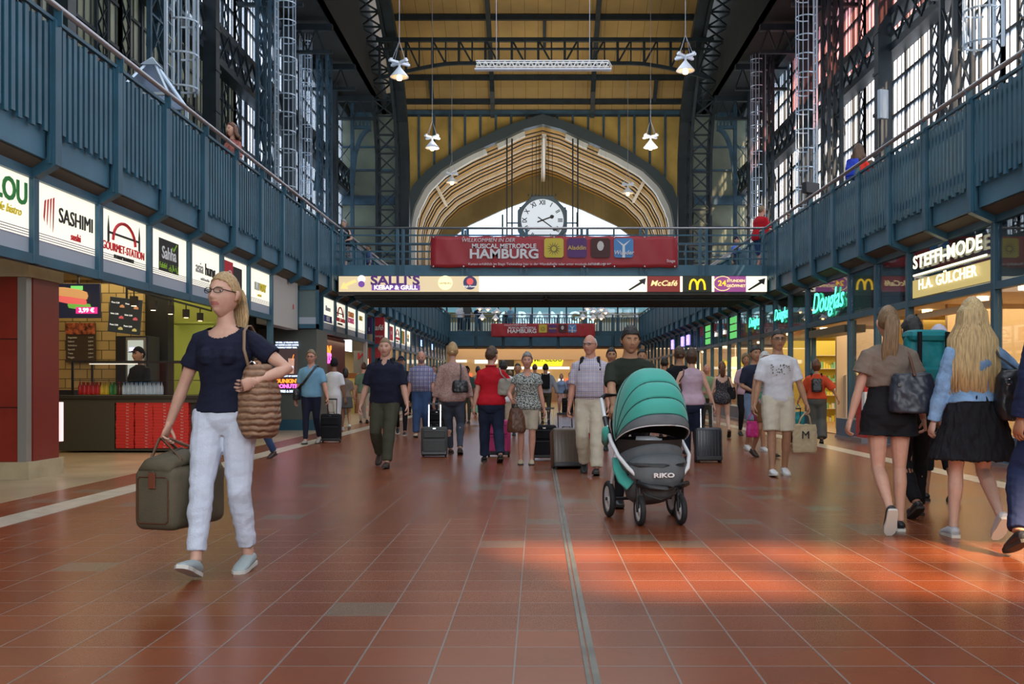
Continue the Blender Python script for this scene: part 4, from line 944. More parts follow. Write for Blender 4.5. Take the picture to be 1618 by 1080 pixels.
st = empty('track_lighting', (-5.95, 14.2, 2.42), 0, 'black ceiling track with five black spotlights above the snack stall', 'lamp')
MB().bar((.1, 0, .04), (-.15, 4.4, .04), .03, .03).bar((.1, 0, .04), (.1, 0, .53), .02).bar((-.15, 4.4, .04), (-.15, 4.4, .53), .02).build('track', BLACK, st)
for i in range(5):
    y = .25 + i * .85; x = .1 - .25 * y / 4.4; sp = MB().box(x - .045, x + .045, y - .045, y + .045, -.19, -.05).bar((x, y, .04), (x, y, -.06), .015)
    o = sp.build('spotlight', BLACK, st); MB().cyl((x, y, -.195), (x, y, -.19), .035, 12).build('lens', emat('spot_lens', (1, .7, .35), 6 if i == 0 else 2), o)
ll = empty('lit_advert', (PX(91, 13.2), 13.2, 0), 0, 'small pink and white lit advert beside the red pillar', 'sign')
MB().box(-.12, .04, 0, .08, PZ(697, 13.2), PZ(635, 13.2)).build('frame', emat('advert_white', (1, .75, .75), 1), ll); MB().box(-.12, .015, -.01, 0, PZ(694, 13.2), PZ(638, 13.2)).build('poster', emat('advert_red', (.55, .03, .06), .9), ll); MB().box(-.06, -.02, .02, .06, 0, PZ(697, 13.2)).box(-.14, .04, -.04, .12, 0, .03).build('stand', STEEL, ll); text('lettering', '%', .12, (-.03, -.015, 1.1 - .35), 'front', EW, ll)
# stall 2, dark interior behind the woman
tag(MB().box(-9, -5.95, 20.8, 20.9, 0, 2.95).build('wall_stall_dark', INK), kind='structure')  # flat black sheet painted for the unlit interior
# bulkhead and corner panel
tag(MB().box(SL - .3, SL - .03, 20.83, 23.3, 2.36, 3.5).build('wall_bulkhead', mat('off_white_plaster', (.46, .44, .40), .7)), kind='structure')
bh = empty('wall_number', (SL, 22.75, 2.85), 0, 'small red number on the white bulkhead', 'sign'); text('lettering', '0', .17, (0, 0, 0), 'left', RED, bh, wide=.6)
cpn = empty('corner_panel', (-5.4, 23.35, 0), 0, 'grey-green glazed panel in teal frame beside the white bulkhead', 'panel')
MB().box(-.2, .2, 0, .05, 2.5, 3.36).build('pane', mat('grey_green_pane', (.12, .17, .17), .3), cpn); MB().box(-.26, .26, -.03, .02, 2.4, 2.5).box(-.26, .26, -.03, .02, 3.3, 3.4).box(-.26, -.2, -.03, .02, 2.4, 3.4).box(.2, .26, -.03, .02, 2.4, 3.4).build('frame', TEA, cpn); MB().box(-.2, .2, -.01, 0, 2.5, 2.66).build('lower_strip', SIGNS, cpn)
# donut shop kiosk
Yd = 23.6
dk = empty('donut_kiosk', (-5.75, Yd, 0), 0, 'grey donut shop end wall with glowing drinks poster and neon lettering', 'kiosk')
MB().box(-.9, .5, 0, 1.2, .25, 2.4).build('wall', mat('grey_green_metal', (.10, .11, .095), .45), dk); MB().box(-.92, .52, -.02, 1.22, 0, .25).build('plinth', TEA, dk)
ps = lambda p, q, m_, n__, y=-.03: MB().box(PX(p[0], Yd) + 5.75, PX(q[0], Yd) + 5.75, y, y + .03, PZ(q[1], Yd), PZ(p[1], Yd)).build(n__, m_, dk)
ps((437, 538), (470, 597), emat('poster_dark', (.05, .03, .03), 1), 'poster_screen'); ps((441, 597), (469, 622), emat('poster_black', (.01, .01, .01), 1), 'poster_screen')
t_ = lambda s, z, px, py, m_, **k: text('lettering', s, z, (PX(px, Yd) + 5.75, -.04, PZ(py, Yd)), 'front', m_, dk, **k)
NB = emat('neon_blue_white', (.55, .7, 1), 2); NO = emat('neon_orange', (1, .22, .02), 2.2); NP = emat('neon_pink', (1, .12, .6), 2.2)
t_('WE SELL 1,7 BILLION CUPS', .045, 454, 541, NB, off=.002); t_('OF COFFEE & ICED COFFEE', .045, 454, 545, NB, off=.002); t_('GLOBALLY EVERY YEAR.', .045, 454, 549, NB, off=.002); t_("THAT'S A LOT OF COFFEE", .045, 454, 594, NB, off=.002)
t_("DUNKIN'", .125, 453, 602, NO, off=.006); t_('DONUTS', .125, 453, 610, NP, off=.006); t_('COFFEE & MORE', .075, 453, 618, NB, off=.004)
for px, r0, h0, m_, m2 in ((446, .07, .30, emat('cup_white', (.75, .85, 1), 1.1), NP), (461, .075, .36, emat('cup_brown', (.50, .28, .20), 1), NB)):
    cu = MB().lathe([(0, 0), (r0 * .75, 0), (r0, h0), (0, h0)], n=16); cu.v = [(x + PX(px, Yd) + 5.75, y * .2 - .045, z + PZ(590, Yd)) for x, y, z in cu.v]; cu.build('cup_picture', m_, dk, smooth=True)
    MB().box(PX(px, Yd) + 5.75 - .05, PX(px, Yd) + 5.75 + .05, -.065, -.06, PZ(582, Yd), PZ(578, Yd)).build('cup_label', m2, dk)
MB().bar((PX(463, Yd) + 5.75, -.06, PZ(568, Yd)), (PX(465, Yd) + 5.75, -.06, PZ(560, Yd)), .012).build('straw', NO, dk)
ds = empty('neon_sign', (-6.1, 28.2, 0), 0, 'orange and pink neon donut lettering on a dark red wall behind the posts', 'sign')
MB().box(-.3, -.1, -2.9, 3.8, 0, 2.5).build('wall', mat('dark_red_wall', (.10, .012, .012), .4), ds)
text('lettering', "DUNKIN'", .42, (-.08, .3, PZ(553, 28.2)), 'left', NO, ds, off=.012, wide=1.5); text('lettering', 'DONUTS', .42, (-.08, .3, PZ(565, 28.2)), 'left', NP, ds, off=.012, wide=1.5)
MB().box(-.08, .35, -2.6, -1.2, 1.0, 1.9).build('donut_display', emat('donut_light', (1, .72, .3), .9), ds)
wp = tag(MB().box(-5.62, -5.52, 32.0, 32.2, 0, 2.45).build('white_post', mat('white_post_paint', (.5, .48, .44), .5)), 'slim white upright post at the end of the donut shop', 'post')
pp = empty('direction_panel', (-5.75, 33, 0), 0, 'purple direction panel with white symbols under the left gallery', 'sign')
PU2 = mat('purple_panel', (.06, .03, .14), .5); MB().box(-.35, .25, 0, .06, 2.75, 3.3).build('panel', PU2, pp); text('lettering', 'Bei', .18, (-.02, -.01, 3.12), 'front', WT, pp); text('lettering', '→ 11', .18, (.0, -.01, 2.9), 'front', WT, pp); MB().box(-.35, .25, .02, .08, 2.5, 2.75).build('beam', CRM, pp)
MB().box(-.36, .1, 0, .05, 1.45, 2.2).build('notice_board', mat('notice_grey', (.28, .27, .24), .5), pp); text('lettering', 'V', .3, (-.2, -.01, 2.0), 'front', RED, pp, shear=.4, off=.01)
cf = empty('cafe_panel', (-5.30, 33.8, 0), 0, 'red cafe panel with white script under the left gallery', 'sign')
MB().box(-.45, .07, 0, .2, 2.45, 3.36).build('panel', mat('cafe_red', (.42, .012, .02), .5), cf); MB().box(-.47, .09, -.02, .1, 2.33, 2.45).build('rail', TEA, cf); MB().box(-.45, .07, 0, .2, 0, 2.33).build('lower_panel', MATS['cafe_red'], cf)
text('lettering', 'Café', .26, (-.2, -.01, 3.0), 'front', WT, cf, shear=.25, off=.004); text('lettering', 'Lounge', .12, (-.14, -.01, 2.72), 'front', WT, cf, shear=.25)
# far left shop row: windows and warm interiors
WARM = [mat('warm_wall_%d' % i, c, .6) for i, c in enumerate([(.5, .36, .16), (.45, .30, .2), (.52, .42, .25)])]
tag(MB().box(-8.4, -8.2, 34, 60, 0, 2.5).build('wall_shops_left', WARM[0]), kind='structure')
for i in range(14, 30):
    y = YL(i); g = empty('shop_window', (SL, y + BAY / 2, 0), 0, 'glazed shop bay on the far left row, %s beyond the red cafe panel' % ordinal(i - 14), 'window')
    MB().box(-.01, .01, -BAY / 2 + .06, BAY / 2 - .06, .3, 2.42).build('glass', glass('shop_glass', .05), g); MB().box(-.04, .04, -BAY / 2 + .06, BAY / 2 - .06, 0, .3).build('plinth', TEA, g)
    MB().box(-1.6, -1.2, -.6, .6, 0, 1.3 + .2 * (i % 3)).build('display', mat('display_%d' % (i % 4), ((.3, .12, .05), (.4, .35, .3), (.1, .15, .25), (.5, .4, .1))[i % 4], .6), g)
    MB().box(-.6, -.5, -.5, .4, 1.5, 2.0).build('lit_board', emat('lit_board_%d' % (i % 3), ((1, .8, .45), (.9, .95, 1), (1, .9, .3))[i % 3], 1), g) if i % 2 else None
# ================================================================== RIGHT SIDE SHOPS
TG = glass('transom_glass', .10, (.92, .95, .97), .01); SG = glass('shop_glass', .05)
tag(MB().box(6.5, 12.5, 6, 60, 2.5, 2.56).build('ceiling_shops', mat('shop_ceiling_cream', (.6, .5, .36), .6)), kind='structure')
tag(MB().box(10.6, 10.8, 6, 60, 0, 2.5).build('wall_shops_right', mat('shop_wall_cream', (.62, .47, .24), .6, var=.25, vscale=.7)), kind='structure')
tag(MB().box(6.5, 10.6, 6, 60, .001, .02).build('floor_shops', mat('shop_floor_wood', (.42, .24, .10), .35)), kind='structure')
for y, c in ((17.5, (.62, .5, .3)), (20.6, (.6, .45, .12)), (24.0, (.6, .5, .4)), (30.5, (.6, .52, .1)), (35.5, (.4, .35, .3)), (44, (.5, .4, .3)), (52, (.5, .4, .3))):
    tag(MB().box(7.2, 10.6, y, y + .1, 0, 2.5).build('wall_partition', mat('partition_%d' % int(y * 10), c, .6)), kind='structure')
def transom(k, kk, label, back, art=None, glow=None):
    y0, y1 = YR(k) + .06, YR(kk) - .06; yc = (y0 + y1) / 2; w = (y1 - y0) / 2
    r = empty('transom_window', (SR, yc, 0), 0, label, 'window')
    MB().box(-.005, .005, -w, w, 2.53, 3.36).build('glass', TG, r); MB().box(.45, .5, -w, w, 2.56, 3.45).build('back_panel', back, r)
    if art: art(r)
    return r
BK1 = mat('transom_back_navy', (.035, .05, .085), .6); BK2 = mat('transom_back_blue', (.22, .34, .45), .6); BK3 = mat('transom_back_grey', (.22, .27, .30), .6); BKL = emat('transom_lit_yellow', (.62, .48, .17), .75)
GLO = emat('letter_cream_glow', (1, .93, .62), 1.5)
def steffi(r):
    T(r, 'STEFFI-MODE', .30, .0, 3.14, GLO, x=.06, face='right', off=.006, wide=1.42, space=1.05)
    MB().box(-.05, -.03, -1.42, 1.35, 2.925, 2.955).build('underline', GLO, r)
    MB().box(-.03, -.02, -1.5, 1.42, 2.56, 2.86).build('light_panel', BKL, r)
    T(r, 'H.A. GÜLCHER', .235, -.05, 2.745, GLO, x=.07, face='right', off=.004, wide=1.32, space=1.1)
transom(0, 2, 'wide dark transom window with glowing cream fashion shop lettering', BK1, steffi)
transom(-2, 0, 'dark blue transom window at the right picture edge', BK1); transom(-3, -2, 'dark transom window beyond the right picture edge', BK1)
transom(2, 3, 'narrow dark blue transom window left of the glowing fashion lettering', BK1)
transom(3, 4, 'pale blue transom window with reflected yellow letter', BK2)
NC = emat('neon_cyan', (.08, 1, .55), 2.4)
def doug(size, dx=0):
    def f(r):
        T(r, 'Douglas', size, dx, 2.93, NC, x=.05, face='right', off=.0, shear=.35, wide=1.1)
        T(r, 'Douglas', size, dx - .03, 2.89, mat('sign_shadow_backing', (.01, .05, .04), .6), x=.0, face='right', off=.02, shear=.35, wide=1.1)
    return f
transom(4, 6, 'wide pale transom window with large cyan neon script', BK3, doug(.66, -.1)); transom(6, 7, 'pale grey transom window left of the large cyan neon script', BK3)
transom(7, 8, 'transom window with smaller cyan neon script, nearer one', BK3, doug(.42)); transom(8, 9, 'grey transom window between the smaller neon scripts', BK3)
transom(9, 10, 'transom window with smaller cyan neon script, farther one', BK3, doug(.42)); transom(10, 11, 'grey transom window just before the green lit panel', BK3)
GP = emat('green_lit_panel', (.12, .65, .15), .8)
def gpan(r): [MB().box(-.02, 0, -.6, .6, 2.6 + .25 * i, 2.80 + .25 * i).build('green_bar', GP, r) for i in range(3)]
transom(11, 12, 'transom window with bright green bars, nearer one', BK3, gpan); transom(12, 13, 'transom window with grey script, nearer one', BK3, lambda r: T(r, 'inn', .3, 0, 2.9, EW, x=.03, face='right', shear=.3)); transom(13, 14, 'transom window with grey script, farther one', BK3, lambda r: T(r, 'inn', .3, 0, 2.9, EW, x=.03, face='right', shear=.3)); transom(14, 15, 'transom window with bright green bars, farther one', BK3, gpan)
NV = emat('neon_violet', (.35, .25, 1), 3)
for k in range(15, 28):
    transom(k, k + 1, 'far right transom window, %s beyond the green bars' % ordinal(k - 15), mat('transom_back_cream', (.45, .38, .26), .6) if k > 19 else BK3, (lambda r: T(r, 'HU', .55, 0, 2.95, NV, x=.05, face='right', off=.03)) if k in (17, 18, 20) else None)
def lower(k, kk, label, kind, seed=0):
    rnd = random.Random(seed); y0, y1 = YR(k) + .06, YR(kk) - .06; yc = (y0 + y1) / 2; w = (y1 - y0) / 2
    r = empty('shop_window', (SR, yc, 0), 0, label, 'window')
    if kind != 'door':
        MB().box(-.005, .005, -w, w, .42, 2.42).build('glass', SG, r)
        MB().box(-.30, .05, -w - .06, w + .06, 0, .40).build('plinth', mat('blue_plinth_paint', (.04, .10, .16), .35), r); MB().box(-.33, -.3, -w - .06, w + .06, 0, .05).build('kick_strip', STEEL, r)
    return r
lab = ['beyond the frame', 'at the right picture edge', 'behind the blonde woman', 'behind the woman with the ponytail', 'between the ponytail woman and the red-topped woman']
lower(-3, -2, 'lit fashion shop display window beyond the picture edge', 'win'); lower(-2, -1, 'lit fashion shop display window at the right picture edge', 'win'); lower(-1, 0, 'lit fashion shop display window right of the shop door', 'win')
lower(2, 3, 'lit shop display window left of the fashion shop door', 'win'); lower(3, 4, 'lit perfume shop window with yellow fittings beside a post', 'win')
for k in range(6, 26):
    if k in (15, 16): continue
    lower(k, k + 1, 'lit shop window, %s beyond the perfume shop entrance' % ordinal(k - 6), 'win')
# open doorways with frames
dr = empty('shop_doorway', (SR + .05, YR(1), 0), 0, 'open fashion shop doorway with light wooden frame behind the blonde woman', 'door')
WD = mat('light_wood', (.55, .34, .16), .45)
MB().box(0, .1, -1.5, 1.5, 2.2, 2.3).box(0, .1, 1.42, 1.5, 0, 2.3).box(0, .1, -1.5, -1.42, 0, 2.3).build('frame', WD, dr); MB().box(.02, .06, -1.4, -1.3, 0, 2.2).build('door_edge', mat('blue_door_edge', (.25, .35, .45), .3), dr); MB().box(.01, .05, -1.3, -.4, 0.02, 2.15).build('door_glass', SG, dr)
dp = empty('shop_doorway', (SR + .05, YR(5), 0), 0, 'open perfume shop entrance with dark heat curtain box', 'door')
MB().box(-.1, .35, -1.35, 1.35, 2.18, 2.34).build('heat_curtain', mat('olive_metal', (.10, .085, .05), .4), dp); MB().box(0, .1, 1.45, 1.53, 0, 2.42).box(0, .1, -1.53, -1.45, 0, 2.42).build('frame', TEA, dp)
# furnishing of the shops
def shelf(x, y, wd, h, label, goods, rz=0, back=(.62, .58, .5)):
    r = empty('display_shelf', (x, y, 0), rz, label, 'shelf'); rnd = random.Random(int(x * 100 + y * 7))
    MB().box(-wd / 2, wd / 2, .28, .32, 0, h).build('back_panel', mat('shelf_back_%s' % str(back), back, .5), r)
    s_ = MB(); n = int(h / .32)
    for i in range(n + 1): s_.box(-wd / 2, wd / 2, 0, .3, i * h / n - .012 + .012, i * h / n + .018)
    s_.box(-wd / 2 - .03, -wd / 2, 0, .32, 0, h); s_.box(wd / 2, wd / 2 + .03, 0, .32, 0, h); s_.build('carcass', mat('shelf_white', (.68, .62, .52), .45), r)
    m = MB(); mats_ = [mat('goods_' + str(c), c, .4) for c in goods]
    for i in range(n):
        x_ = -wd / 2 + .04
        while x_ < wd / 2 - .1:
            w_ = rnd.uniform(.04, .1); m.mi(rnd.randrange(len(goods))).box(x_, x_ + w_ * .85, .06, .2, i * h / n + .02, i * h / n + rnd.uniform(.1, .22)); x_ += w_
    o = m.build('goods', mats_, r); tag(o, kind='stuff'); return r
G1 = [(.6, .05, .1), (.7, .6, .5), (.1, .4, .2), (.7, .5, .1), (.6, .55, .6)]
shelf(9.9, 19.6, 1.4, 2.1, 'white shelf of small coloured perfume boxes at the perfume shop back', G1, R(-40)); shelf(8.2, 23.8, 1.6, 1.3, 'low white shelf of pink and red boxes inside the perfume shop entrance', [(.7, .1, .1), (.7, .4, .4), (.8, .7, .6)], R(0)); shelf(9.6, 23.6, 1.4, 2.2, 'tall white shelf of coloured boxes inside the perfume shop', G1, 0)
shelf(8.6, 20.4, 1.3, 2.0, 'yellow-backed shelf of bottles at the perfume shop window', [(.7, .65, .1), (.7, .6, .4), (.5, .7, .6)], 0, (.7, .5, .05))
shelf(8.6, 28.4, 1.7, 1.9, 'shelf of bottles behind the mid right shop windows', [(.7, .6, .1), (.7, .7, .7), (.2, .5, .3)], 0, (.65, .5, .05)); shelf(8.6, 32.4, 1.7, 2.0, 'yellow-backed shelf in the farther right shop', [(.7, .6, .1), (.7, .7, .7), (.6, .2, .1)], 0, (.65, .55, .08))
shelf(8.6, 36.5, 1.7, 1.9, 'shelf with white goods in the far right shop', [(.7, .7, .7), (.4, .5, .5)], 0); shelf(9.8, 16.6, 1.2, 2.1, 'light shelf of folded clothes in the fashion shop', [(.6, .5, .4), (.5, .35, .2), (.3, .3, .35)], R(-20))
for y, lb, c in ((12.7, 'headless display dummy in a pink floral dress, nearest in the fashion window', (.62, .25, .22)), (13.5, 'headless display dummy in a pale green outfit in the fashion window', (.35, .5, .35)), (18.0, 'headless display dummy in a cream coat left of the fashion doorway', (.55, .45, .3))):
    r = empty('display_dummy', (7.15, y, 0), R(90), lb, 'dummy'); m = MB().lathe([(0, .62), (.22, .62), (.17, .9), (.13, 1.08), (.18, 1.32), (.19, 1.42), (.06, 1.5), (.05, 1.58), (0, 1.6)], n=16); m.v = [(x, y_ * .65, z) for x, y_, z in m.v]
    m.build('dress', mat('dress_' + str(c), c, .7, var=.4, vscale=12), r, smooth=True); MB().cyl((0, 0, .02), (0, 0, .7), .02, 8).lathe([(0, 0), (.16, 0), (.16, .02), (0, .03)]).build('stand', STEEL, r)
for i, (y, c) in enumerate(((14.2, (1, .62, .28)), (16, (1, .62, .28)), (18.8, (1, .7, .4)), (20.2, (1, .62, .28)), (24.9, (1, .62, .28)), (26.2, (1, .62, .28)), (27.5, (1, .7, .4)), (29.5, (1, .62, .28)), (33, (1, .7, .4)), (37, (1, .62, .28)), (43, (1, .62, .28)))):
    o = MB().cyl((6.95 + .2 * (i % 3), y, 2.44), (6.95 + .2 * (i % 3), y, 2.5), .09, 14).build('downlight', emat('downlight_glow', (1, .66, .32), 7)); tag(o, 'round warm downlight in the right shop ceiling, %s from the camera' % ordinal(i), 'lamp', 'downlights in the right shops')
for i, (px, y, z) in enumerate(((1051, 40, 1.5), (1111, 35, 1.6))):
    X_ = 7.2; o = MB().lathe([(0, -.5), (.22, -.45), (.3, 0), (.22, .45), (0, .5)], (X_, [44, 36][i] + .3, z), 16).cyl((X_, [44, 36][i] + .3, z + .45), (X_, [44, 36][i] + .3, 2.5), .012, 6).build('globe_lamp', emat('globe_glow', (1, .75, .38), 2.2), smooth=True); tag(o, ['large glowing warm globe lamp in the farther right shop window', 'tall glowing warm lamp in the right shop window behind the sleeveless woman'][i], 'lamp')
rs = empty('advert_stand', (6.05, 18.6, 0), 0, 'slim red and white advert stand beside the perfume shop entrance', 'sign')
MB().box(-.03, .03, -.25, .25, .1, 1.15).build('panel', mat('stand_red', (.45, .02, .02), .4), rs); MB().box(-.035, .035, -.26, -.1, .5, .95).build('white_field', WHITE, rs); MB().box(-.1, .1, -.28, .28, 0, .1).build('base', STEEL, rs)
pb_ = empty('red_display_sign', (8.0, 21.6, 0), 0, 'red and yellow arched display sign inside the perfume shop', 'sign')
MB().prism([(-.25, .9), (.25, .9), (.25, 1.75)] + [(.25 * math.cos(R(a)), 1.75 + .25 * math.sin(R(a))) for a in range(15, 180, 15)] + [(-.25, 1.75)], 'y', 0, .04).build('yellow_panel', mat('display_yellow', (.75, .5, .03), .5), pb_); MB().box(-.25, .25, -.02, 0, .9, 1.65).build('red_panel', mat('display_red', (.6, .03, .03), .5), pb_); MB().box(-.25, .25, 0, .25, 0, .9).build('base', MATS['shelf_white'], pb_)
# ================================================================== FAR END: food stalls, glass front
tag(MB().box(-12, 12, 64.2, 64.5, 0, 4.1).build('wall_food_hall', mat('food_hall_wall', (.5, .36, .2), .6)), kind='structure')
tag(MB().box(-5.3, 6.1, 60.0, 60.2, 2.55, 3.3).build('trim_11', mat('peach_fascia', (.62, .40, .22), .6)), kind='structure')
tag(MB().box(-5.3, 6.1, 60.2, 64.2, 3.25, 3.3).build('ceiling_food_hall', MATS['peach_fascia']), kind='structure')
def far_box(px0, px1, py0, py1, label, m, Y=64.0, name='stall_sign', d=.2):
    o = MB().box(PX(px0, Y), PX(px1, Y), Y, Y + d, PZ(py1, Y), PZ(py0, Y)).build(name, m); return tag(o, label, 'sign')
LWB = emat('far_light_white', (1, .92, .72), 1.3)
far_box(717, 737, 561, 572, 'small bright lightbox above the far food stalls, left one', LWB); far_box(750, 786, 561, 574, 'bright white lightbox above the far food stalls, behind the red-shirted woman', LWB)
far_box(788, 812, 560, 600, 'black opening between the far food stalls', INK, name='stall_opening')
far_box(811, 842, 557, 567, 'grey-white panel left of the yellow stall sign', mat('far_grey_panel', (.4, .4, .38), .6)); far_box(891, 906, 557, 566, 'grey-white panel right of the yellow stall sign', MATS['far_grey_panel'])
Y_ = 62.0
ys = empty('stall_sign', (PX(866, Y_), Y_, 0), 0, 'bright yellow stall sign with green lettering at the far end of the hall', 'sign')
q = MB(); q.prism([(PX(839, Y_) - PX(866, Y_), PZ(578, Y_)), (PX(888, Y_) - PX(866, Y_), PZ(578, Y_)), (PX(892, Y_) - PX(866, Y_), PZ(560, Y_)), (PX(890, Y_) - PX(866, Y_), PZ(557, Y_)), (PX(839, Y_) - PX(866, Y_), PZ(557, Y_))], 'y', 0, .4); q.build('light_panel', emat('stall_yellow', (1, .80, .03), 1.1), ys, bevel=.03)
text('lettering', 'Mr. CLOU', .40, (.0, -.03, PZ(567.5, Y_)), 'front', mat('clou_green', (.04, .22, .03), .5), ys, off=.012); text('lettering', 'coffee to go', .16, (.4, -.03, PZ(574, Y_)), 'front', NO, ys, shear=.3)
MB().box(-.6, -.56, .2, .24, 3.0, 3.26).box(.6, .64, .2, .24, 3.0, 3.26).build('hanger', BLACK, ys); MB().box(PX(800, Y_) - PX(866, Y_), PX(900, Y_) - PX(866, Y_), 0, .1, PZ(583, Y_), PZ(579, Y_)).build('lower_light', LWB, ys)
fc = [(.95, .75, .4), (1, .9, .7), (.9, .3, .05), (.9, .85, .9), (.8, .15, .05), (1, .7, .2), (.5, .8, .9)]
rnd = random.Random(3); i = 0
for px in range(640, 1060, 11):
    if 786 < px < 812: continue
    Y = 64.0; h0 = rnd.uniform(582, 600); h1 = h0 + rnd.uniform(6, 18); c = rnd.choice(fc)
    o = far_box(px, px + rnd.uniform(5, 9), h0, h1, 'small lit menu board at the far food stalls, %s from the left' % ordinal(i) if i < 18 else 'small lit menu board at the far food stalls, %s from the right' % ordinal(35 - i), emat('far_board_%d' % fc.index(c), c, 1.1), name='menu_board', d=.2); o['group'] = 'menu boards at the far food stalls'; i += 1
fcn = tag(MB().box(PX(650, 62.5), PX(1010, 62.5), 62.5, 63, 0, 1.05).build('stall_counter', mat('far_counter', (.30, .18, .09), .4)), 'long low brown counter in front of the far food stalls', 'counter')
# glass front above the far footbridge
Yg = 63.0
gf = empty('restaurant_facade', (CX, Yg, 0), 0, 'pale blue glazed restaurant front with large glowing letters above the far footbridge', 'facade')
xl, xr = PX(690, Yg) - CX, PX(1045, Yg) - CX; zt = PZ(477, Yg); zm = PZ(492, Yg)
MB().box(xl, xr, 0, .02, 4.1, zt).build('glass', glass('front_glass', .12, (.9, .97, 1)), gf)
MB().box(xl, xr, .6, .7, zm, zt).build('upper_panel', emat('blue_glow_panel', (.22, .42, .47), .75), gf); MB().box(xl, xr, .9, 1.0, PZ(510, Yg), zm).build('ochre_wall', mat('ochre_inner_wall', (.5, .32, .10), .6), gf)
MB().box(PX(815, Yg) - CX, PX(905, Yg) - CX, .8, .88, PZ(510, Yg), zm).build('inner_window', emat('inner_window_glow', (.55, .70, .80), .55), gf)
MB().box(xl, xr, .8, .9, 4.1, PZ(508, Yg)).build('inner_room', emat('inner_room_glow', (.45, .42, .34), .6), gf)
for j, px in enumerate(range(706, 1040, 27)): MB().box(PX(px, Yg) - CX - .05, PX(px, Yg) - CX + .05, -.08, .04, 4.1, zt).build('mullion', IRONB, gf)
MB().box(xl, xr, -.2, .1, zt, zt + .45).build('roof_edge', IRONB, gf); MB().box(xl, xr, 0, 3, zt + .45, zt + .5).build('roof', IRON, gf)
LB = emat('letter_pale_blue', (.60, .92, 1), 1.15)
for ch_, px in zip('ORANGE', (800, 826, 853, 880, 907, 933)): text('lettering', ch_, 1.0, (PX(px, Yg) - CX, -.1, PZ(502, Yg)), 'front', LB, gf, off=.02, wide=1.1)
# ================================================================== PEOPLE
from mathutils import noise as MN
def V3(*a): return Vector(a)
def remesh(mb, vox, smooth=2, disp=None):
    me = bpy.data.meshes.new('t'); me.from_pydata(mb.v, [], mb.f)
    bm = bmesh.new(); bm.from_mesh(me); bmesh.ops.recalc_face_normals(bm, faces=bm.faces); bm.to_mesh(me); bm.free()
    o = bpy.data.objects.new('t', me); TMP.collection.objects.link(o)
    r = o.modifiers.new('r', 'REMESH'); r.mode = 'VOXEL'; r.voxel_size = vox; r.adaptivity = 0
    if smooth: s_ = o.modifiers.new('s', 'SMOOTH'); s_.iterations = smooth; s_.factor = .5
    TVL.update()
    m2 = bpy.data.meshes.new_from_object(o.evaluated_get(TVL.depsgraph))
    bpy.data.objects.remove(o); bpy.data.meshes.remove(me)
    if disp:
        amp, fx, fz = disp; co = np.empty(len(m2.vertices) * 3, 'f'); m2.vertices.foreach_get('co', co); co = co.reshape(-1, 3)
        no = np.empty(len(m2.vertices) * 3, 'f'); m2.vertices.foreach_get('normal', no) if False else None
        nn = np.array([v.normal[:] for v in m2.vertices], 'f')
        d = np.array([MN.noise(Vector((c[0] * fx, c[1] * fx, c[2] * fz))) + .5 * MN.noise(Vector((c[0] * fx * 2.3 + 5, c[1] * fx * 2.3, c[2] * fz * 2.6 + c[0] * 9))) for c in co.tolist()], 'f')
        co = co + nn * (d * amp)[:, None]; m2.vertices.foreach_set('co', co.ravel().astype('f')); m2.update()
    return m2
def mesh_obj(name, me, mats, parent, smooth=True):
    me.name = name; me.materials.clear()
    for m in (mats if isinstance(mats, (list, tuple)) else [mats]): me.materials.append(m)
    if smooth: me.polygons.foreach_set('use_smooth', [True] * len(me.polygons))
    o = bpy.data.objects.new(name, me); COL.objects.link(o); o.parent = parent; return o
def cut_faces(me, pred):
    bm = bmesh.new(); bm.from_mesh(me); bmesh.ops.delete(bm, geom=[f for f in bm.faces if pred(f.calc_center_median())], context='FACES'); bm.to_mesh(me); bm.free()
def ik(a, t, l1, l2, pole):
    d = t - a; L = min(d.length, (l1 + l2) * .999); dn = d.normalized(); t = a + dn * L
    c = (l1 * l1 + L * L - l2 * l2) / (2 * l1 * L); c = max(-1, min(1, c)); s_ = math.sqrt(1 - c * c)
    p = pole - dn * pole.dot(dn); p = p.normalized() if p.length > 1e-4 else V3(1, 0, 0)
    return a + dn * (l1 * c) + p * (l1 * s_), t
SKIN = {k: mat('skin_' + k, c, .5, spec=.35, var=.05, vscale=20) for k, c in dict(fair=(.58, .33, .24), pale=(.62, .40, .31), tan=(.42, .22, .13), ruddy=(.55, .27, .19), brown=(.20, .10, .06)).items()}
LIP = {k: mat('lips_' + k, c, .45) for k, c in dict(fair=(.42, .14, .12), pale=(.45, .18, .16), tan=(.30, .12, .09), ruddy=(.42, .15, .12), brown=(.15, .06, .05)).items()}
def hairmat(n, c): return mat('hair_' + n, c, .45, bump=.6, bscale=60, var=.3, vscale=30, stretch=(4, 4, .35))
HAIR = dict(blond=hairmat('blond', (.42, .27, .12)), ash=hairmat('ash', (.22, .15, .08)), brown=hairmat('brown', (.07, .035, .018)), dark=hairmat('dark', (.015, .012, .010)), grey=hairmat('grey', (.22, .21, .20)), white=hairmat('white', (.55, .54, .52)), honey=hairmat('honey', (.20, .12, .055)), auburn=hairmat('auburn', (.12, .045, .02)), light=hairmat('light', (.50, .36, .17)))
EYEW = mat('eye_white', (.6, .58, .55), .3); IRIS = mat('eye_iris', (.03, .04, .05), .2); SOCK = mat('eye_dark_patch', (.06, .035, .03), .6)  # last one: dark patch drawn as the eye on less detailed heads
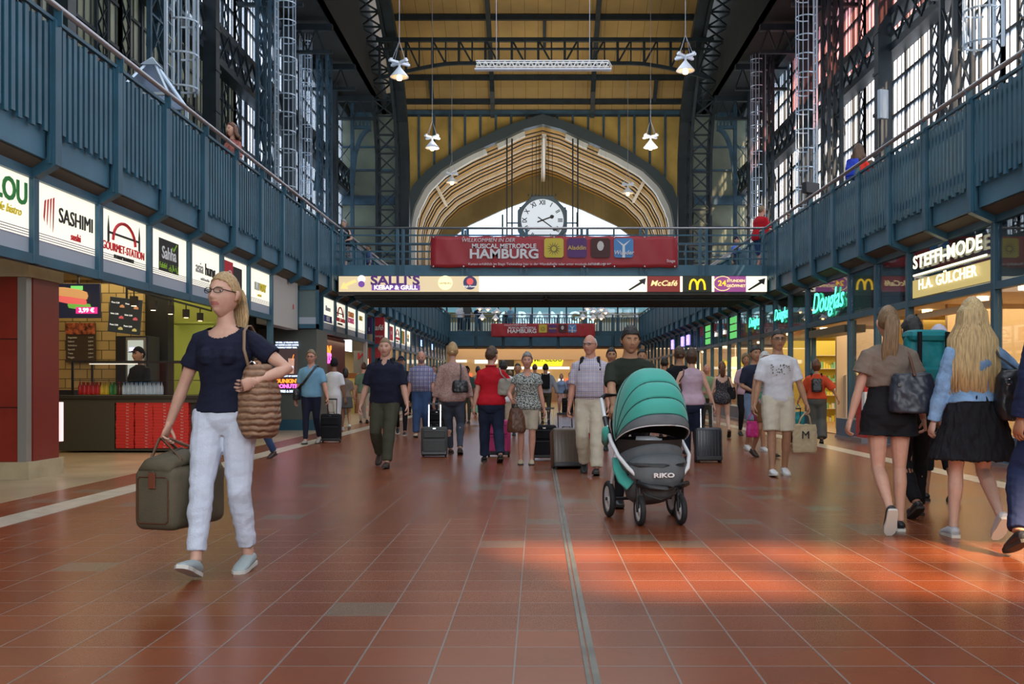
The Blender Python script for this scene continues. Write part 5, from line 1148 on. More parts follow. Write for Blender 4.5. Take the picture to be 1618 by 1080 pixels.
def head_pts(n, m, infl=1.0, feat=True, wide=1.0, female=False):
    out = []
    for i in range(m + 1):
        v = math.pi * i / m
        for j in range(n):
            u = 2 * math.pi * j / n; dx, dy, dz = math.sin(v) * math.sin(u), math.sin(v) * math.cos(u), math.cos(v)
            x, y, z = .074 * dx * wide, .094 * dy, .118 * dz
            t = max(0, -dz)
            x *= 1 - (.34 if female else .27) * t ** 1.5; y *= (1 - .5 * t) if dy < 0 else (1 - .06 * t * t)
            if dy > 0 and dz < 0: y += .006 * t
            if dz > 0: x *= 1 - .05 * dz; y *= 1.02
            if dy < 0 and dz < .4: y *= 1.04
            if feat and dy > 0.25:
                g = lambda a, b, c, d: math.exp(-((abs(x) - a) / b) ** 2 - ((z - c) / d) ** 2)
                y += .024 * math.exp(-(x / .010) ** 2) * math.exp(-((z + .020) / .014) ** 2) + .012 * math.exp(-(x / .008) ** 2) * math.exp(-((z - .004) / .022) ** 2)
                y += .006 * g(.011, .007, -.027, .008)
                y -= .011 * g(.031, .015, .012, .011); y += .005 * g(.028, .022, .034, .008)
                y += .006 * math.exp(-(x / .020) ** 2) * (math.exp(-((z + .046) / .006) ** 2) + 1.1 * math.exp(-((z + .058) / .007) ** 2)); y -= .0035 * math.exp(-(x / .024) ** 2 - ((z + .052) / .0035) ** 2)
                y += .006 * math.exp(-(x / .020) ** 2 - ((z + .092) / .014) ** 2); y += .005 * g(.042, .018, -.018, .02); y -= .003 * math.exp(-(x / .03) ** 2 - ((z + .074) / .008) ** 2)
            out.append((x * infl, y * infl, z * infl, dx, dy, dz))
    return out
def grid_faces(n, m): return [(i * n + j, i * n + (j + 1) % n, (i + 1) * n + (j + 1) % n, (i + 1) * n + j) for i in range(m) for j in range(n)]
def person(label, px, py, ptop, rz=180, skin='fair', sex='m', w=1.0, hair=('short', 'brown'), top=None, bottom=None, shoes=None, legL=(-.09, .12, 0, 0), legR=(.09, -.12, 0, -10),
           armL=(-.27, .05, .80), armR=(.27, .05, .80), poleL=None, poleR=None, curl=(.5, .5), palm=(None, None), lean=0, head=(0, 0), H=None, Y=None, z0=0, vox=None, glasses=None, belt=None, beard=None, X=None, twist=0, sole=None, neckcut=None, extra=None, belly=0, fingers=True):
    if Y is None: Y = GY(py)
    if H is None: H = CH + (VY - ptop) * Y / F - z0
    if X is None: X = PX(px, Y)
    s = H / 1.755; ppm = F / Y
    if vox is None: vox = max(.0065, min(.022, 1.6 / ppm))
    det = 2 if ppm > 170 else (1 if ppm > 90 else 0)
    root = empty('person', (X, Y, z0), R(rz), label, 'person')
    fem = sex == 'f'
    rows = ([(.80, .10, .085, 0), (.86, .160, .115, -.012), (.92, .176, .125, -.015), (.98, .168, .115, -.008), (1.05, .140, .095, 0), (1.12, .124, .088, .003), (1.19, .130, .095, .008), (1.27, .146, .112, .014), (1.34, .146, .102, .006), (1.385, .130, .085, -.004), (1.425, .095, .070, -.01), (1.46, .056, .053, -.012), (1.51, .045, .048, -.006), (1.60, .044, .047, .004)] if fem else
            [(.80, .10, .08, 0), (.86, .152, .105, -.005), (.93, .168, .115, -.008), (1.00, .162, .11, 0), (1.08, .152, .105 + belly * .5, belly * .6), (1.16, .154, .107 + belly * .5, belly * .7), (1.25, .166, .115, .004 + belly * .3), (1.33, .170, .116, .004), (1.385, .150, .10, -.004), (1.43, .112, .080, -.012), (1.468, .070, .064, -.012), (1.52, .058, .058, -.006), (1.60, .055, .056, .004)])
    la = R(lean); tw = R(twist)
    def L_(p):              # lean (about the hips) and twist of the upper body
        x, y, z = p; k = max(0, min(1, (z - .95) / .35)); c, s_ = math.cos(-tw * k), math.sin(-tw * k); x, y = x * c - y * s_, x * s_ + y * c
        a = la * max(0, min(1, (z - .93) / .15)); zz = z - .95
        return V3(x, y * math.cos(a) + zz * math.sin(a), .95 + zz * math.cos(a) - y * math.sin(a)) if z > .93 else V3(x, y, z)
    # legs
    legs = []
    drop = 0
    for sd, (fx, fy, lift, pit) in ((-1, legL), (1, legR)):
        p = R(pit); f = V3(0, math.cos(p), math.sin(p)); u = V3(0, -math.sin(p), math.cos(p))
        low = min((-.045 * f - .078 * u).z, (.165 * f - .078 * u).z); az = lift - low
        legs.append([sd, V3(fx, fy, az), f, u])
        need = math.sqrt(max(.01, .845 ** 2 - (fx - sd * .09) ** 2 - fy ** 2)) + az - .93
        if lift < .03: drop = min(drop, need)
    dz = V3(0, 0, drop)
    bm_ = MB(); LEG = []
    lw = w ** .6
    for sd, A, f, u in legs:
        hip = V3(sd * .088, 0, .93) + dz; kn, an = ik(hip, A, .43, .415, V3(sd * .06, 1, 0)); A = an
        LEG.append((sd, hip, kn, A, f, u))
        P = [hip + V3(0, 0, .03), hip.lerp(kn, .3), hip.lerp(kn, .7), kn, kn.lerp(A, .28), kn.lerp(A, .6), kn.lerp(A, .9), A]
        cb = (A - kn).normalized().cross(V3(1, 0, 0)).normalized() * -.012
        P[4] = P[4] - cb if False else P[4] + V3(0, -.010, 0)
        rr = [.086, .083, .064, .050, .054, .042, .032, .034] if fem else [.084, .080, .063, .053, .056, .044, .036, .037]
        bm_.tube(P, [(r_ * lw, r_ * lw * 1.03) for r_ in rr], 12)
        bm_.tube([A - .035 * f - .045 * u, A - .01 * f - .035 * u, A + .06 * f - .045 * u, A + .13 * f - .058 * u, A + .155 * f - .06 * u], [(.024, .026), (.032, .042), (.036, .030), (.040, .018), (.025, .010)], 10)
    hw = w
    T_ = [(L_((0, yo, z)) + dz, rx * hw, ry * (hw if z < 1.42 else 1)) for z, rx, ry, yo in rows]
    bm_.tube([t[0] for t in T_], [(t[1], t[2]) for t in T_], 20)
    shx = (.148 if fem else .172) * (.6 + .4 * w); SH = [L_((sd * shx, -.005, 1.375)) + dz for sd in (-1, 1)]
    # arms
    ARM = []; aw = w ** .5
    for k, (sd, tgt, pole) in enumerate(((-1, armL, poleL), (1, armR, poleR))):
        t = V3(*tgt) + dz; e, wr = ik(SH[k], t, .285, .25, V3(*pole) if pole else V3(sd * .5, -1, -.15)); ARM.append((sd, SH[k], e, wr))
        P = [SH[k] + V3(-sd * .07, 0, .022), SH[k], SH[k].lerp(e, .25), SH[k].lerp(e, .7), e, e.lerp(wr, .3), e.lerp(wr, .75), wr]
        rr = [.040, .048, .045, .038, .034, .036, .027, .022] if fem else [.048, .057, .054, .045, .040, .043, .031, .026]
        bm_.tube(P, [(r_ * aw, r_ * aw) for r_ in rr], 12)
    if fem:
        for sd in (-1, 1):
            c = L_((sd * .062, .085, 1.275)) + dz; bm_.lathe([(.001, .05), (.035, .038), (.05, 0), (.038, -.038), (.001, -.052)], tuple(c), 12)
    bm_.v = [tuple(c * s for c in v) for v in bm_.v]
    body = remesh(bm_, vox, 2)
    # hands
    hb = MB(); hs = 1.0 if not fem else .9
    for k, (sd, S_, e, wr) in enumerate(ARM):
        d = (wr - e).normalized(); pn = V3(*palm[k]) if palm[k] else V3(-sd, 0.25, 0)
        pn = (pn - d * pn.dot(d)).normalized(); th = pn.cross(d) * (sd); 
        if th.dot(V3(0, 1, 0)) < 0 and not palm[k]: th = -th
        th = th.normalized(); c_ = curl[k]
        seg = 8 if det else 6
        hb.tube([wr - d * .02, wr + d * .01, wr + d * .045 * hs, wr + d * .09 * hs], [(.021, .025) if False else (.022 * hs, .026 * hs), (.020 * hs, .030 * hs), (.016 * hs, .040 * hs), (.013 * hs, .040 * hs)], 12, hint=tuple(pn))
        for fi, (o_, ln, r_) in enumerate(((.030, .070, .0085), (.010, .078, .0088), (-.010, .072, .0084), (-.029, .058, .0075))):
            base = wr + d * (.083 - .004 * abs(fi - 1)) * hs + th * o_ * hs; p = [base - d * .015, base]; dd = d + th * (o_ * 1.2); a = 0
            for q, fr_ in enumerate((.45, .32, .23)):
                a = c_ * (.9 if q == 0 else 1.1) * (1 + .12 * fi); ax = pn; dd = (dd * math.cos(a) + ax * math.sin(a)).normalized(); 
                ax2 = (pn - dd * pn.dot(dd)); pn_f = ax2.normalized() if ax2.length > .05 else -d
                p.append(p[-1] + dd * ln * fr_ * hs); 
                pn = pn
                if ax2.length > .05: axn = pn_f
                else: axn = -d
                dd_next = dd
                # rotate the bending axis with the finger
                pn_loc = axn
                if q < 2:
                    a2 = c_ * 1.0; dd = (dd * math.cos(a2 * .0) + pn_loc * math.sin(a2 * .0)).normalized()
                    keep = pn_loc
                    pn_save = pn_loc
                    # continue bending in the rotated frame
                    bend = pn_loc; dd = (dd * math.cos(c_ * .45) + bend * math.sin(c_ * .45)).normalized()
            hb.tube(p, [r_ * 1.05 * hs, r_ * hs, r_ * hs, r_ * .9 * hs, r_ * .62 * hs], seg)
        tb0 = wr + d * .022 * hs + th * .022 * hs; td = (d * .75 + th * .6 + pn * (.25 + .5 * c_)).normalized(); td2 = (d * .9 + th * (.25 - .3 * c_) + pn * (.3 + .7 * c_)).normalized()
        hb.tube([tb0 - td * .01, tb0 + td * .035 * hs, tb0 + td * .035 * hs + td2 * .03 * hs, tb0 + td * .035 * hs + td2 * .05 * hs], [.014 * hs, .011 * hs, .010 * hs, .006 * hs], seg)
    hb.v = [tuple(c * s for c in v) for v in hb.v]
    # head
    n, m = (64, 56) if det == 2 else ((44, 40) if det else (24, 22))
    wide = 1.0 if not fem else .95
    hp = head_pts(n, m, 1.0, True, wide, fem); HM = Matrix.Rotation(R(-head[0]), 3, 'Z') @ Matrix.Rotation(R(head[1]), 3, 'X')
    hc = L_((0, .0, 1.56)) + dz; off = V3(0, .018, .070)
    HK = 1.10
    def HT(p): return (hc + HM @ (off + V3(*p) * HK)) * s
    hv = [tuple(HT(p[:3])) for p in hp]; hf = grid_faces(n, m); hm_ = []
    sk = SKIN[skin]; hcol = HAIR[hair[1]] if hair else HAIR['grey']
    for f in hf:
        x = sum(abs(hp[i][0]) for i in f) / 4; z = sum(hp[i][2] for i in f) / 4; dy = hp[f[0]][4]; k = 0
        if dy > .3:
            if x < .024 and -.061 < z < -.043: k = 1
            elif .014 < x < .044 and .027 < z < .0345 - .1 * max(0, x - .034): k = 2
            elif det < 2 and .020 < x < .040 and .005 < z < .016: k = 3
        if beard and dy > -.3 and z < -.030 and not k: k = 2
        if beard and dy > 0.5 and k == 0 and -.045 < z < -.036 and x < .026: k = 2
        hm_.append(k)
    ear = MB()
    for sd in (-1, 1):
        ear.tube([(sd * .070 * wide, -.004, -.030), (sd * .078 * wide, -.006, -.018), (sd * .083 * wide, -.010, .004), (sd * .081 * wide, -.010, .020), (sd * .074 * wide, -.006, .027)], [(.004, .007), (.006, .012), (.006, .017), (.006, .014), (.003, .006)], 8, hint=(1, 0, 0))
    ev = [tuple(HT(v)) for v in ear.v]
    # join all skin in one mesh
    vs = [v.co[:] for v in body.vertices]; fs = [tuple(p.vertices) for p in body.polygons]; mi = [0] * len(fs)
    for v_, f_, m_ in ((hb.v, hb.f, [0] * len(hb.f)), (hv, hf, hm_), (ev, ear.f, [0] * len(ear.f))):
        b0 = len(vs); vs += list(v_); fs += [tuple(b0 + i for i in f) for f in f_]; mi += m_
    bpy.data.meshes.remove(body); me = bpy.data.meshes.new('body'); me.from_pydata(vs, [], fs); me.polygons.foreach_set('material_index', mi) if False else None
    for m_ in (sk, LIP[skin], hcol, SOCK): me.materials.append(m_)
    me.polygons.foreach_set('material_index', mi); me.polygons.foreach_set('use_smooth', [True] * len(fs))
    bo = bpy.data.objects.new('body', me); COL.objects.link(bo); bo.parent = root
    if det == 2:
        for sd in (-1, 1):
            e_ = MB(); e_.lathe([(0, -.0125), (.008, -.009), (.0125, 0), (.008, .009), (0, .0125)], n=12); e_.mi(1).cyl((0, .0095, 0), (0, .0132, 0), .0058, 10)
            e_.v = [tuple(HT((x + sd * .031 * wide, y + .0665, z * .62 + .011))) for x, y, z in e_.v]; e_.build('eye', [EYEW, IRIS], root, smooth=True)
    # hair
    if hair and hair[0] != 'bald':
        st = hair[0]
        def hl(dx, dy):
            if st in ('short', 'crop', 'cap'): pts = [(1, .066), (.55, .052), (.25, .03), (.05, .012), (-.35, -.02), (-.7, -.055), (-1, -.062)]
            elif st == 'fringe': pts = [(1, .050), (.55, .046), (.25, .02), (.05, -.005), (-.35, -.03), (-.7, -.06), (-1, -.07)]
            elif st == 'ring': pts = [(1, .2), (.3, .2), (.15, .03), (0, .0), (-.35, -.01), (-.7, -.05), (-1, -.06)]
            elif st in ('bob',): pts = [(1, .058), (.6, .045), (.35, -.01), (.05, -.06), (-.35, -.085), (-.7, -.09), (-1, -.09)]
            else: pts = [(1, .072), (.6, .055), (.3, .015), (.05, -.0), (-.35, -.03), (-.7, -.05), (-1, -.055)]
            for (a, b), (c, d) in zip(pts, pts[1:]):
                if c <= dy <= a: return b + (d - b) * (a - dy) / (a - c)
            return pts[-1][1]
        infl = dict(short=1.17 if fem else 1.12, crop=1.06, fringe=1.16, ring=1.05, bob=1.2, pony=1.085, bun=1.10, long=1.12, up=1.15, cap=1.12).get(st, 1.08)
        hp2 = head_pts(n, m, infl, False, wide, fem); keep = [p[2] / infl > hl(p[3], p[4]) for p in hp2]
        if st == 'ring': keep = [k_ and p[2] < .075 for k_, p in zip(keep, hp2)]
        hm2 = MB(); 
        amp = .006 if st in ('short', 'bob', 'up', 'bun', 'fringe') else .002
        hm2.v = [tuple(HT(Vector(p[:3]) * (1 + (MN.noise(Vector((p[3] * 5, p[4] * 5, p[5] * 4)) + Vector((px, 0, 0))) * amp / .1)) + Vector((0, -.004, .004)))) for p in hp2]
        for f in grid_faces(n, m):
            if sum(keep[i] for i in f) >= 3: hm2.f.append(f); hm2.m.append(0)
        def strand(pts, rad, nn=10): hm2.tube([HT(p) for p in pts], [tuple(c * s for c in r_) if isinstance(r_, tuple) else r_ * s for r_ in rad], nn)
        if st == 'pony':
            L = hair[2] if len(hair) > 2 else .22
            for q in range(7):
                ox = (q - 3) * .007; sw = hair[3] if len(hair) > 3 else 0
                strand([(ox * .3, -.085, .045), (ox, -.118, .045), (ox * 1.6, -.128, .01), (ox * 2 + sw * .5, -.122, -L * .5), (ox * 1.6 + sw, -.11 - .004 * (q % 2), -L * .9 - .01 * (q % 3)), (ox * .6 + sw, -.105, -L * 1.05)], [.010, .016, .018, .017, .012, .003], 7)
        if st in ('bun', 'up'): strand([(0, -.085, -.02), (0, -.105, -.022), (0, -.130, -.024), (0, -.142, -.024)], [.024, .034, .030, .010], 12)
        if st == 'long':
            rr = random.Random(5); L = hair[2] if len(hair) > 2 else .42
            for q in range(110):
                a = (((q * 47) % 110) / 109 - .5) * math.pi * 1.10; x0_, y0_ = math.sin(a) * .082, -math.cos(a) * .100; k = math.sin(a)
                ln = L - .05 * abs(k) + rr.uniform(-.035, .012); sp = 1.75 + rr.uniform(-.10, .10)
                strand([(x0_ * .6, y0_ * .7, .085), (x0_ * 1.03, y0_ * 1.03, .03), (x0_ * 1.12, y0_ * 1.08, -.05), (x0_ * sp + rr.uniform(-.006, .006), y0_ * 1.1 - .01, -.15), (x0_ * (sp + .12) + rr.uniform(-.012, .012), y0_ * .92 - .03, -ln * .65), (x0_ * sp + rr.uniform(-.015, .015), y0_ * .85 - .035, -ln)], [.008, .013, .015, .015, .013, .004], 6)
        ho = hm2.build('hair', hcol, root, smooth=True, recalc=False)
        so = ho.modifiers.new('s', 'SOLIDIFY'); so.thickness = .010 * s; so.offset = -1
        if st == 'cap':
            ho.name = 'cap'; ho.data.name = 'cap'; ho.data.materials[0] = hair[2]
            bv = MB(); bv.add([tuple(HT(p)) for p in [(-.06, .075, .055), (.06, .075, .055), (.05, .15, .035), (-.05, .15, .035), (-.06, .075, .065), (.06, .075, .065), (.05, .15, .042), (-.05, .15, .042)]], [(0, 1, 2, 3), (7, 6, 5, 4), (0, 4, 5, 1), (1, 5, 6, 2), (2, 6, 7, 3), (3, 7, 4, 0)]); bv.build('visor', hair[2], ho)
    if glasses:
        g = MB(); gz = .012; rw = .024 if glasses != 'sun' else .027
        for sd in (-1, 1):
            c = (sd * .032, .104, gz); g.tube([(c[0] + rw * 1.05 * math.cos(a) , c[1] - .012 * abs(math.cos(a)) * (1 if sd * math.cos(a) > 0 else 0), c[2] + rw * .62 * math.sin(a)) for a in [2 * math.pi * i / 14 for i in range(15)]], .0022, 5)
            g.bar((sd * .057, .092, gz + .004), (sd * .078, -.005, gz + .004), .003, .004)
        g.bar((-.010, .106, gz + .004), (.010, .106, gz + .004), .003); g.v = [tuple(HT(v)) for v in g.v]; go_ = g.build('glasses', glasses if not isinstance(glasses, str) else BLACK, root)
        l_ = MB()
        for sd in (-1, 1): l_.add([tuple(HT((sd * .032 + rw * math.cos(a), .102, gz + rw * .6 * math.sin(a)))) for a in [2 * math.pi * i / 14 for i in range(14)]], [tuple(range(14))])
        l_.build('lens', BLACK if glasses == 'sun' else glass('lens_glass', .02, (.8, .85, .85)), go_)
    # garments
    def scale(mb): mb.v = [tuple(c * s for c in v) for v in mb.v]; return mb
    if top:
        hem = top.get('hem', .90); sl_ = top.get('sleeve', .45); lo_ = top.get('loose', .016); g = MB(); nz = top.get('neck', 1.462)
        R_ = [r_ for r_ in rows if hem < r_[0] < nz]; 
        def interp(z):
            for a, b in zip(rows, rows[1:]):
                if a[0] <= z <= b[0]: t = (z - a[0]) / (b[0] - a[0]); return tuple(a[i] + (b[i] - a[i]) * t for i in range(4))
        R_ = [interp(hem)] + R_ + [interp(nz)]
        fl = top.get('flare', 0)
        if hem < 1.0:
            R_ = [(z, rx if z > 1.0 or fl == 0 else rx, ry, yo) for z, rx, ry, yo in R_]
        loo = lambda z: lo_ + fl * max(0, 1.15 - z) - (.010 if z > 1.40 else 0) + top.get('box', 0) * math.exp(-((z - 1.1) / .09) ** 2)
        g.tube([L_((0, yo, z)) + dz for z, rx, ry, yo in R_], [((rx + loo(z)) * hw, (ry + loo(z)) * hw) for z, rx, ry, yo in R_], 24)
        if fem:
            for sd in (-1, 1):
                c = L_((sd * .062, .085 + lo_, 1.275)) + dz; g.lathe([(.001, .055), (.038, .042), (.055, 0), (.042, -.042), (.001, -.06)], tuple(c), 12)
        for k, (sd, S_, e, wr) in enumerate(ARM):
            if sl_ <= 0: 
                g.tube([S_ + V3(-sd * .08, 0, .03), S_ + V3(-sd * .02, 0, .012)], [.044 * aw, .050 * aw], 12); continue
            full = [S_ + V3(-sd * .08, 0, .030), S_ + V3(0, 0, .000), S_.lerp(e, .5), e, e.lerp(wr, .5), wr]; rr = [.046, .055, .052, .045, .042, .034] if not fem else [.040, .048, .044, .039, .036, .029]
            ts = [-.1, 0, .25, .5, .75, 1.0]; P = []; Q = []
            for i, t in enumerate(ts):
                if t <= sl_ + 1e-6: P.append(full[i]); Q.append((rr[i] + top.get('sloose', lo_ * .75) * (1 if t > .1 else .5)) * aw)
                else:
                    u = (sl_ - ts[i - 1]) / (t - ts[i - 1]); P.append(full[i - 1].lerp(full[i], u)); Q.append((rr[i - 1] + (rr[i] - rr[i - 1]) * u + top.get('sloose', lo_ * .75) * 1.1) * aw); break
            g.tube(P, Q, 12)
        me_ = remesh(scale(g), vox * 1.05, 2, (top.get('fold', .007) * s, 9, 13) if det else None)
        nc = top.get('cut')
        if nc: cy_, cz, rad, zr = nc; cut_faces(me_, lambda c: ((c.x / s / rad) ** 2 + ((c.z / s - drop - cz) / zr) ** 2 < 1) and (c.y / s > cy_ if cy_ >= 0 else c.y / s < cy_))
        to = mesh_obj(top.get('name', 'shirt'), me_, top['mat'], root)
        if top.get('collar'):
            c = MB(); cz = 1.462; pts = [L_((.068 * math.cos(a), -.012 + .062 * math.sin(a), cz + (.02 if math.sin(a) < .5 else .002))) + dz for a in [R(115 + i * 15.5) for i in range(21)]]
            c.tube([p * s for p in pts], [(.012 * s, .022 * s)] * len(pts), 6, hint=(0, 0, 1)); c.build('collar', top['mat'], to, smooth=True)
        if top.get('placket'):
            MB().box(-.012 * s, .012 * s, 0, .004, 0, .12).build('placket', top['mat'], to, loc=tuple((L_((0, .145 * hw, 1.30)) + dz) * s)) if False else None
    if bottom:
        kind = bottom.get('kind', 'trousers'); g = MB(); lo_ = bottom.get('loose', .009); wst = bottom.get('waist', 1.0)
        R_ = [r_ for r_ in rows if r_[0] < wst]
        def interp2(z):
            for a, b in zip(rows, rows[1:]):
                if a[0] <= z <= b[0]: t = (z - a[0]) / (b[0] - a[0]); return tuple(a[i] + (b[i] - a[i]) * t for i in range(4))
        if kind == 'skirt':
            hz = bottom.get('hem', .62); fl = bottom.get('flare', .25); P = []; Q = []
            for z in np.linspace(hz, wst, 8):
                r_ = interp2(max(z, .90)); P.append(V3(0, r_[3], z) + dz); ex = lo_ + fl * (max(0, .95 - z)); Q.append(((r_[1] + ex) * hw, (r_[2] + ex) * hw))
            g.tube(P, Q, 30); sm_ = 1
        else:
            g.tube([V3(0, r_[3], r_[0]) + dz for r_ in R_] + [V3(0, interp2(wst)[3], wst) + dz], [((r_[1] + lo_ * .8) * hw, (r_[2] + lo_ * .8) * hw) for r_ in R_] + [((interp2(wst)[1] + lo_ * .6) * hw, (interp2(wst)[2] + lo_ * .6) * hw)], 24)
            ln = bottom.get('len', 1.0); wd = bottom.get('width', 0)
            for sd, hip, kn, A, f, u in LEG:
                full = [hip + V3(0, 0, .02), hip.lerp(kn, .35), hip.lerp(kn, .75), kn, kn.lerp(A, .3), kn.lerp(A, .65), kn.lerp(A, .97)]; rr = [.088, .082, .064, .052, .052, .040, .035]; ts = [0, .175, .375, .5, .65, .82, .985]
                P = []; Q = []
                for i, t in enumerate(ts):
                    ex = lo_ + wd * t
                    if t <= ln: P.append(full[i]); Q.append((rr[i] + ex) * lw)
                    else:
                        u_ = (ln - ts[i - 1]) / (t - ts[i - 1]); P.append(full[i - 1].lerp(full[i], u_)); Q.append((rr[i - 1] + (rr[i] - rr[i - 1]) * u_ + ex) * lw); break
                g.tube(P, [(q, q) for q in Q], 14)
        me_ = remesh(scale(g), vox * 1.05, 2, ((bottom.get('fold', .007)) * s, bottom.get('ff', 9), bottom.get('fz', 12)) if det else None)
        mesh_obj(bottom.get('name', kind), me_, bottom['mat'], root)
        if belt:
            b_ = MB(); r_ = interp2(wst - .01); pts = [V3((r_[1] + lo_ + .004) * hw * math.cos(a), r_[3] + (r_[2] + lo_ + .004) * hw * math.sin(a), wst - .015) + dz for a in [2 * math.pi * i / 28 for i in range(29)]]
            b_.tube([p * s for p in pts], [(.004 * s, .017 * s)] * 29, 6, hint=(0, 0, 1) if False else (0, 0, 1)); b_.v = b_.v; b_.build('belt', belt, root, smooth=True)
    if shoes:
        for sd, hip, kn, A, f, u in LEG:
            g = MB(); hi = .010 if det == 2 else .012
            g.tube([A - .052 * f - .046 * u, A - .040 * f - .038 * u, A - .0 * f - .032 * u, A + .06 * f - .040 * u, A + .12 * f - .052 * u, A + .168 * f - .060 * u, A + .182 * f - .064 * u], [(.020, .022), (.036, .036), (.041, .044), (.044, .034), (.048, .024), (.034, .016), (.012, .008)], 12)
            me_ = remesh(scale(g), max(vox * .8, .005), 1); so_ = mesh_obj('shoe', me_, shoes, root)
            sl = MB(); pr_ = [(-.058, .022), (-.052, .034), (-.02, .040), (.05, .042), (.11, .050), (.16, .040), (.186, .018), (.186, -.018), (.16, -.040), (.11, -.046), (.05, -.038), (-.02, -.038), (-.052, -.034), (-.058, -.022)]
            b0 = [A + f * p - u * .080 + V3(q, 0, 0) for p, q in pr_]; t0 = [p + u * .022 for p in b0]; nq = len(pr_)
            sl.add([p * s for p in b0 + t0], [tuple(range(nq)), tuple(range(2 * nq - 1, nq - 1, -1))] + [(i, (i + 1) % nq, nq + (i + 1) % nq, nq + i) for i in range(nq)]); sl.build('sole', sole or mat('sole_dark', (.03, .025, .02), .7), so_)
    info = dict(root=root, s=s, ARM=ARM, LEG=LEG, L=L_, dz=dz, HT=HT, X=X, Y=Y, H=H, rz=rz, z0=z0)
    M_ = Matrix.Translation((X, Y, z0)) @ Matrix.Rotation(R(rz), 4, 'Z'); info['M'] = M_
    info['at'] = lambda p: M_ @ (Vector(p) * s)
    return info
# ---- cloth materials
def cloth(n, c, rough=.85, var=.08, vs=6, bump=.25, bs=90): return mat('cloth_' + n, c, rough, var=var, vscale=vs, bump=bump, bscale=bs, sheen=0, spec=.25)
def check(n, base, lines, freq=22, w=.16, second=None):
    name = 'check_' + n
    if name in MATS: return MATS[name]
    m = bpy.data.materials.new(name); m.use_nodes = True; MATS[name] = m; nt = m.node_tree; b = nt.nodes['Principled BSDF']; b.inputs['Roughness'].default_value = .85
    t = nt.nodes.new('ShaderNodeTexCoord'); sp = nt.nodes.new('ShaderNodeSeparateXYZ'); nt.links.new(t.outputs['Object'], sp.inputs[0]); prev = None; base_in = (*base, 1)
    for ax, col, fq, ww in [('X', lines, freq, w), ('Z', lines, freq, w)] + ([('X', second, freq / 2, w), ('Z', second, freq / 2, w)] if second else []):
        mu = nt.nodes.new('ShaderNodeMath'); mu.operation = 'MULTIPLY'; mu.inputs[1].default_value = fq; nt.links.new(sp.outputs[ax], mu.inputs[0])
        fr = nt.nodes.new('ShaderNodeMath'); fr.operation = 'FRACT'; nt.links.new(mu.outputs[0], fr.inputs[0]); gt = nt.nodes.new('ShaderNodeMath'); gt.operation = 'LESS_THAN'; gt.inputs[1].default_value = ww; nt.links.new(fr.outputs[0], gt.inputs[0])
        hf_ = nt.nodes.new('ShaderNodeMath'); hf_.operation = 'MULTIPLY'; hf_.inputs[1].default_value = .6; nt.links.new(gt.outputs[0], hf_.inputs[0])
        mx = nt.nodes.new('ShaderNodeMix'); mx.data_type = 'RGBA'; nt.links.new(hf_.outputs[0], mx.inputs['Factor'])
        if prev: nt.links.new(prev, mx.inputs[6])
        else: mx.inputs[6].default_value = base_in
        mx.inputs[7].default_value = (*col, 1); prev = mx.outputs[2]
    nt.links.new(prev, b.inputs['Base Color']); return m
def speckle(n, c1, c2, sc=30, th=.5, c3=None):
    name = 'speckle_' + n
    if name in MATS: return MATS[name]
    m = bpy.data.materials.new(name); m.use_nodes = True; MATS[name] = m; nt = m.node_tree; b = nt.nodes['Principled BSDF']; b.inputs['Roughness'].default_value = .8
    t = nt.nodes.new('ShaderNodeTexCoord'); no = nt.nodes.new('ShaderNodeTexNoise'); no.inputs['Scale'].default_value = sc; no.inputs['Detail'].default_value = 2; nt.links.new(t.outputs['Object'], no.inputs['Vector'])
    r = nt.nodes.new('ShaderNodeValToRGB'); r.color_ramp.elements[0].position = th - .03; r.color_ramp.elements[1].position = th + .03; r.color_ramp.elements[0].color = (*c1, 1); r.color_ramp.elements[1].color = (*c2, 1)
    if c3: e = r.color_ramp.elements.new(th + .12); e.color = (*c3, 1)
    nt.links.new(no.outputs['Fac'], r.inputs['Fac']); nt.links.new(r.outputs['Color'], b.inputs['Base Color']); return m
def stripes(n, c1, c2, freq, vec=(0, 0, 1)):
    name = 'stripes_' + n
    if name in MATS: return MATS[name]
    m = bpy.data.materials.new(name); m.use_nodes = True; MATS[name] = m; nt = m.node_tree; b = nt.nodes['Principled BSDF']; b.inputs['Roughness'].default_value = .6
    t = nt.nodes.new('ShaderNodeTexCoord'); wv = nt.nodes.new('ShaderNodeTexWave'); wv.bands_direction = 'Z'; wv.inputs['Scale'].default_value = freq; wv.inputs['Distortion'].default_value = 2.5; wv.inputs['Detail'].default_value = 2; wv.inputs['Detail Scale'].default_value = 2
    nt.links.new(t.outputs['Object'], wv.inputs['Vector']); r = nt.nodes.new('ShaderNodeValToRGB'); r.color_ramp.elements[0].color = (*c1, 1); r.color_ramp.elements[1].color = (*c2, 1); nt.links.new(wv.outputs['Fac'], r.inputs['Fac']); nt.links.new(r.outputs['Color'], b.inputs['Base Color'])
    bp = nt.nodes.new('ShaderNodeBump'); bp.inputs['Strength'].default_value = .9; bp.inputs['Distance'].default_value = .012; nt.links.new(wv.outputs['Fac'], bp.inputs['Height']); nt.links.new(bp.outputs['Normal'], b.inputs['Normal']); return m
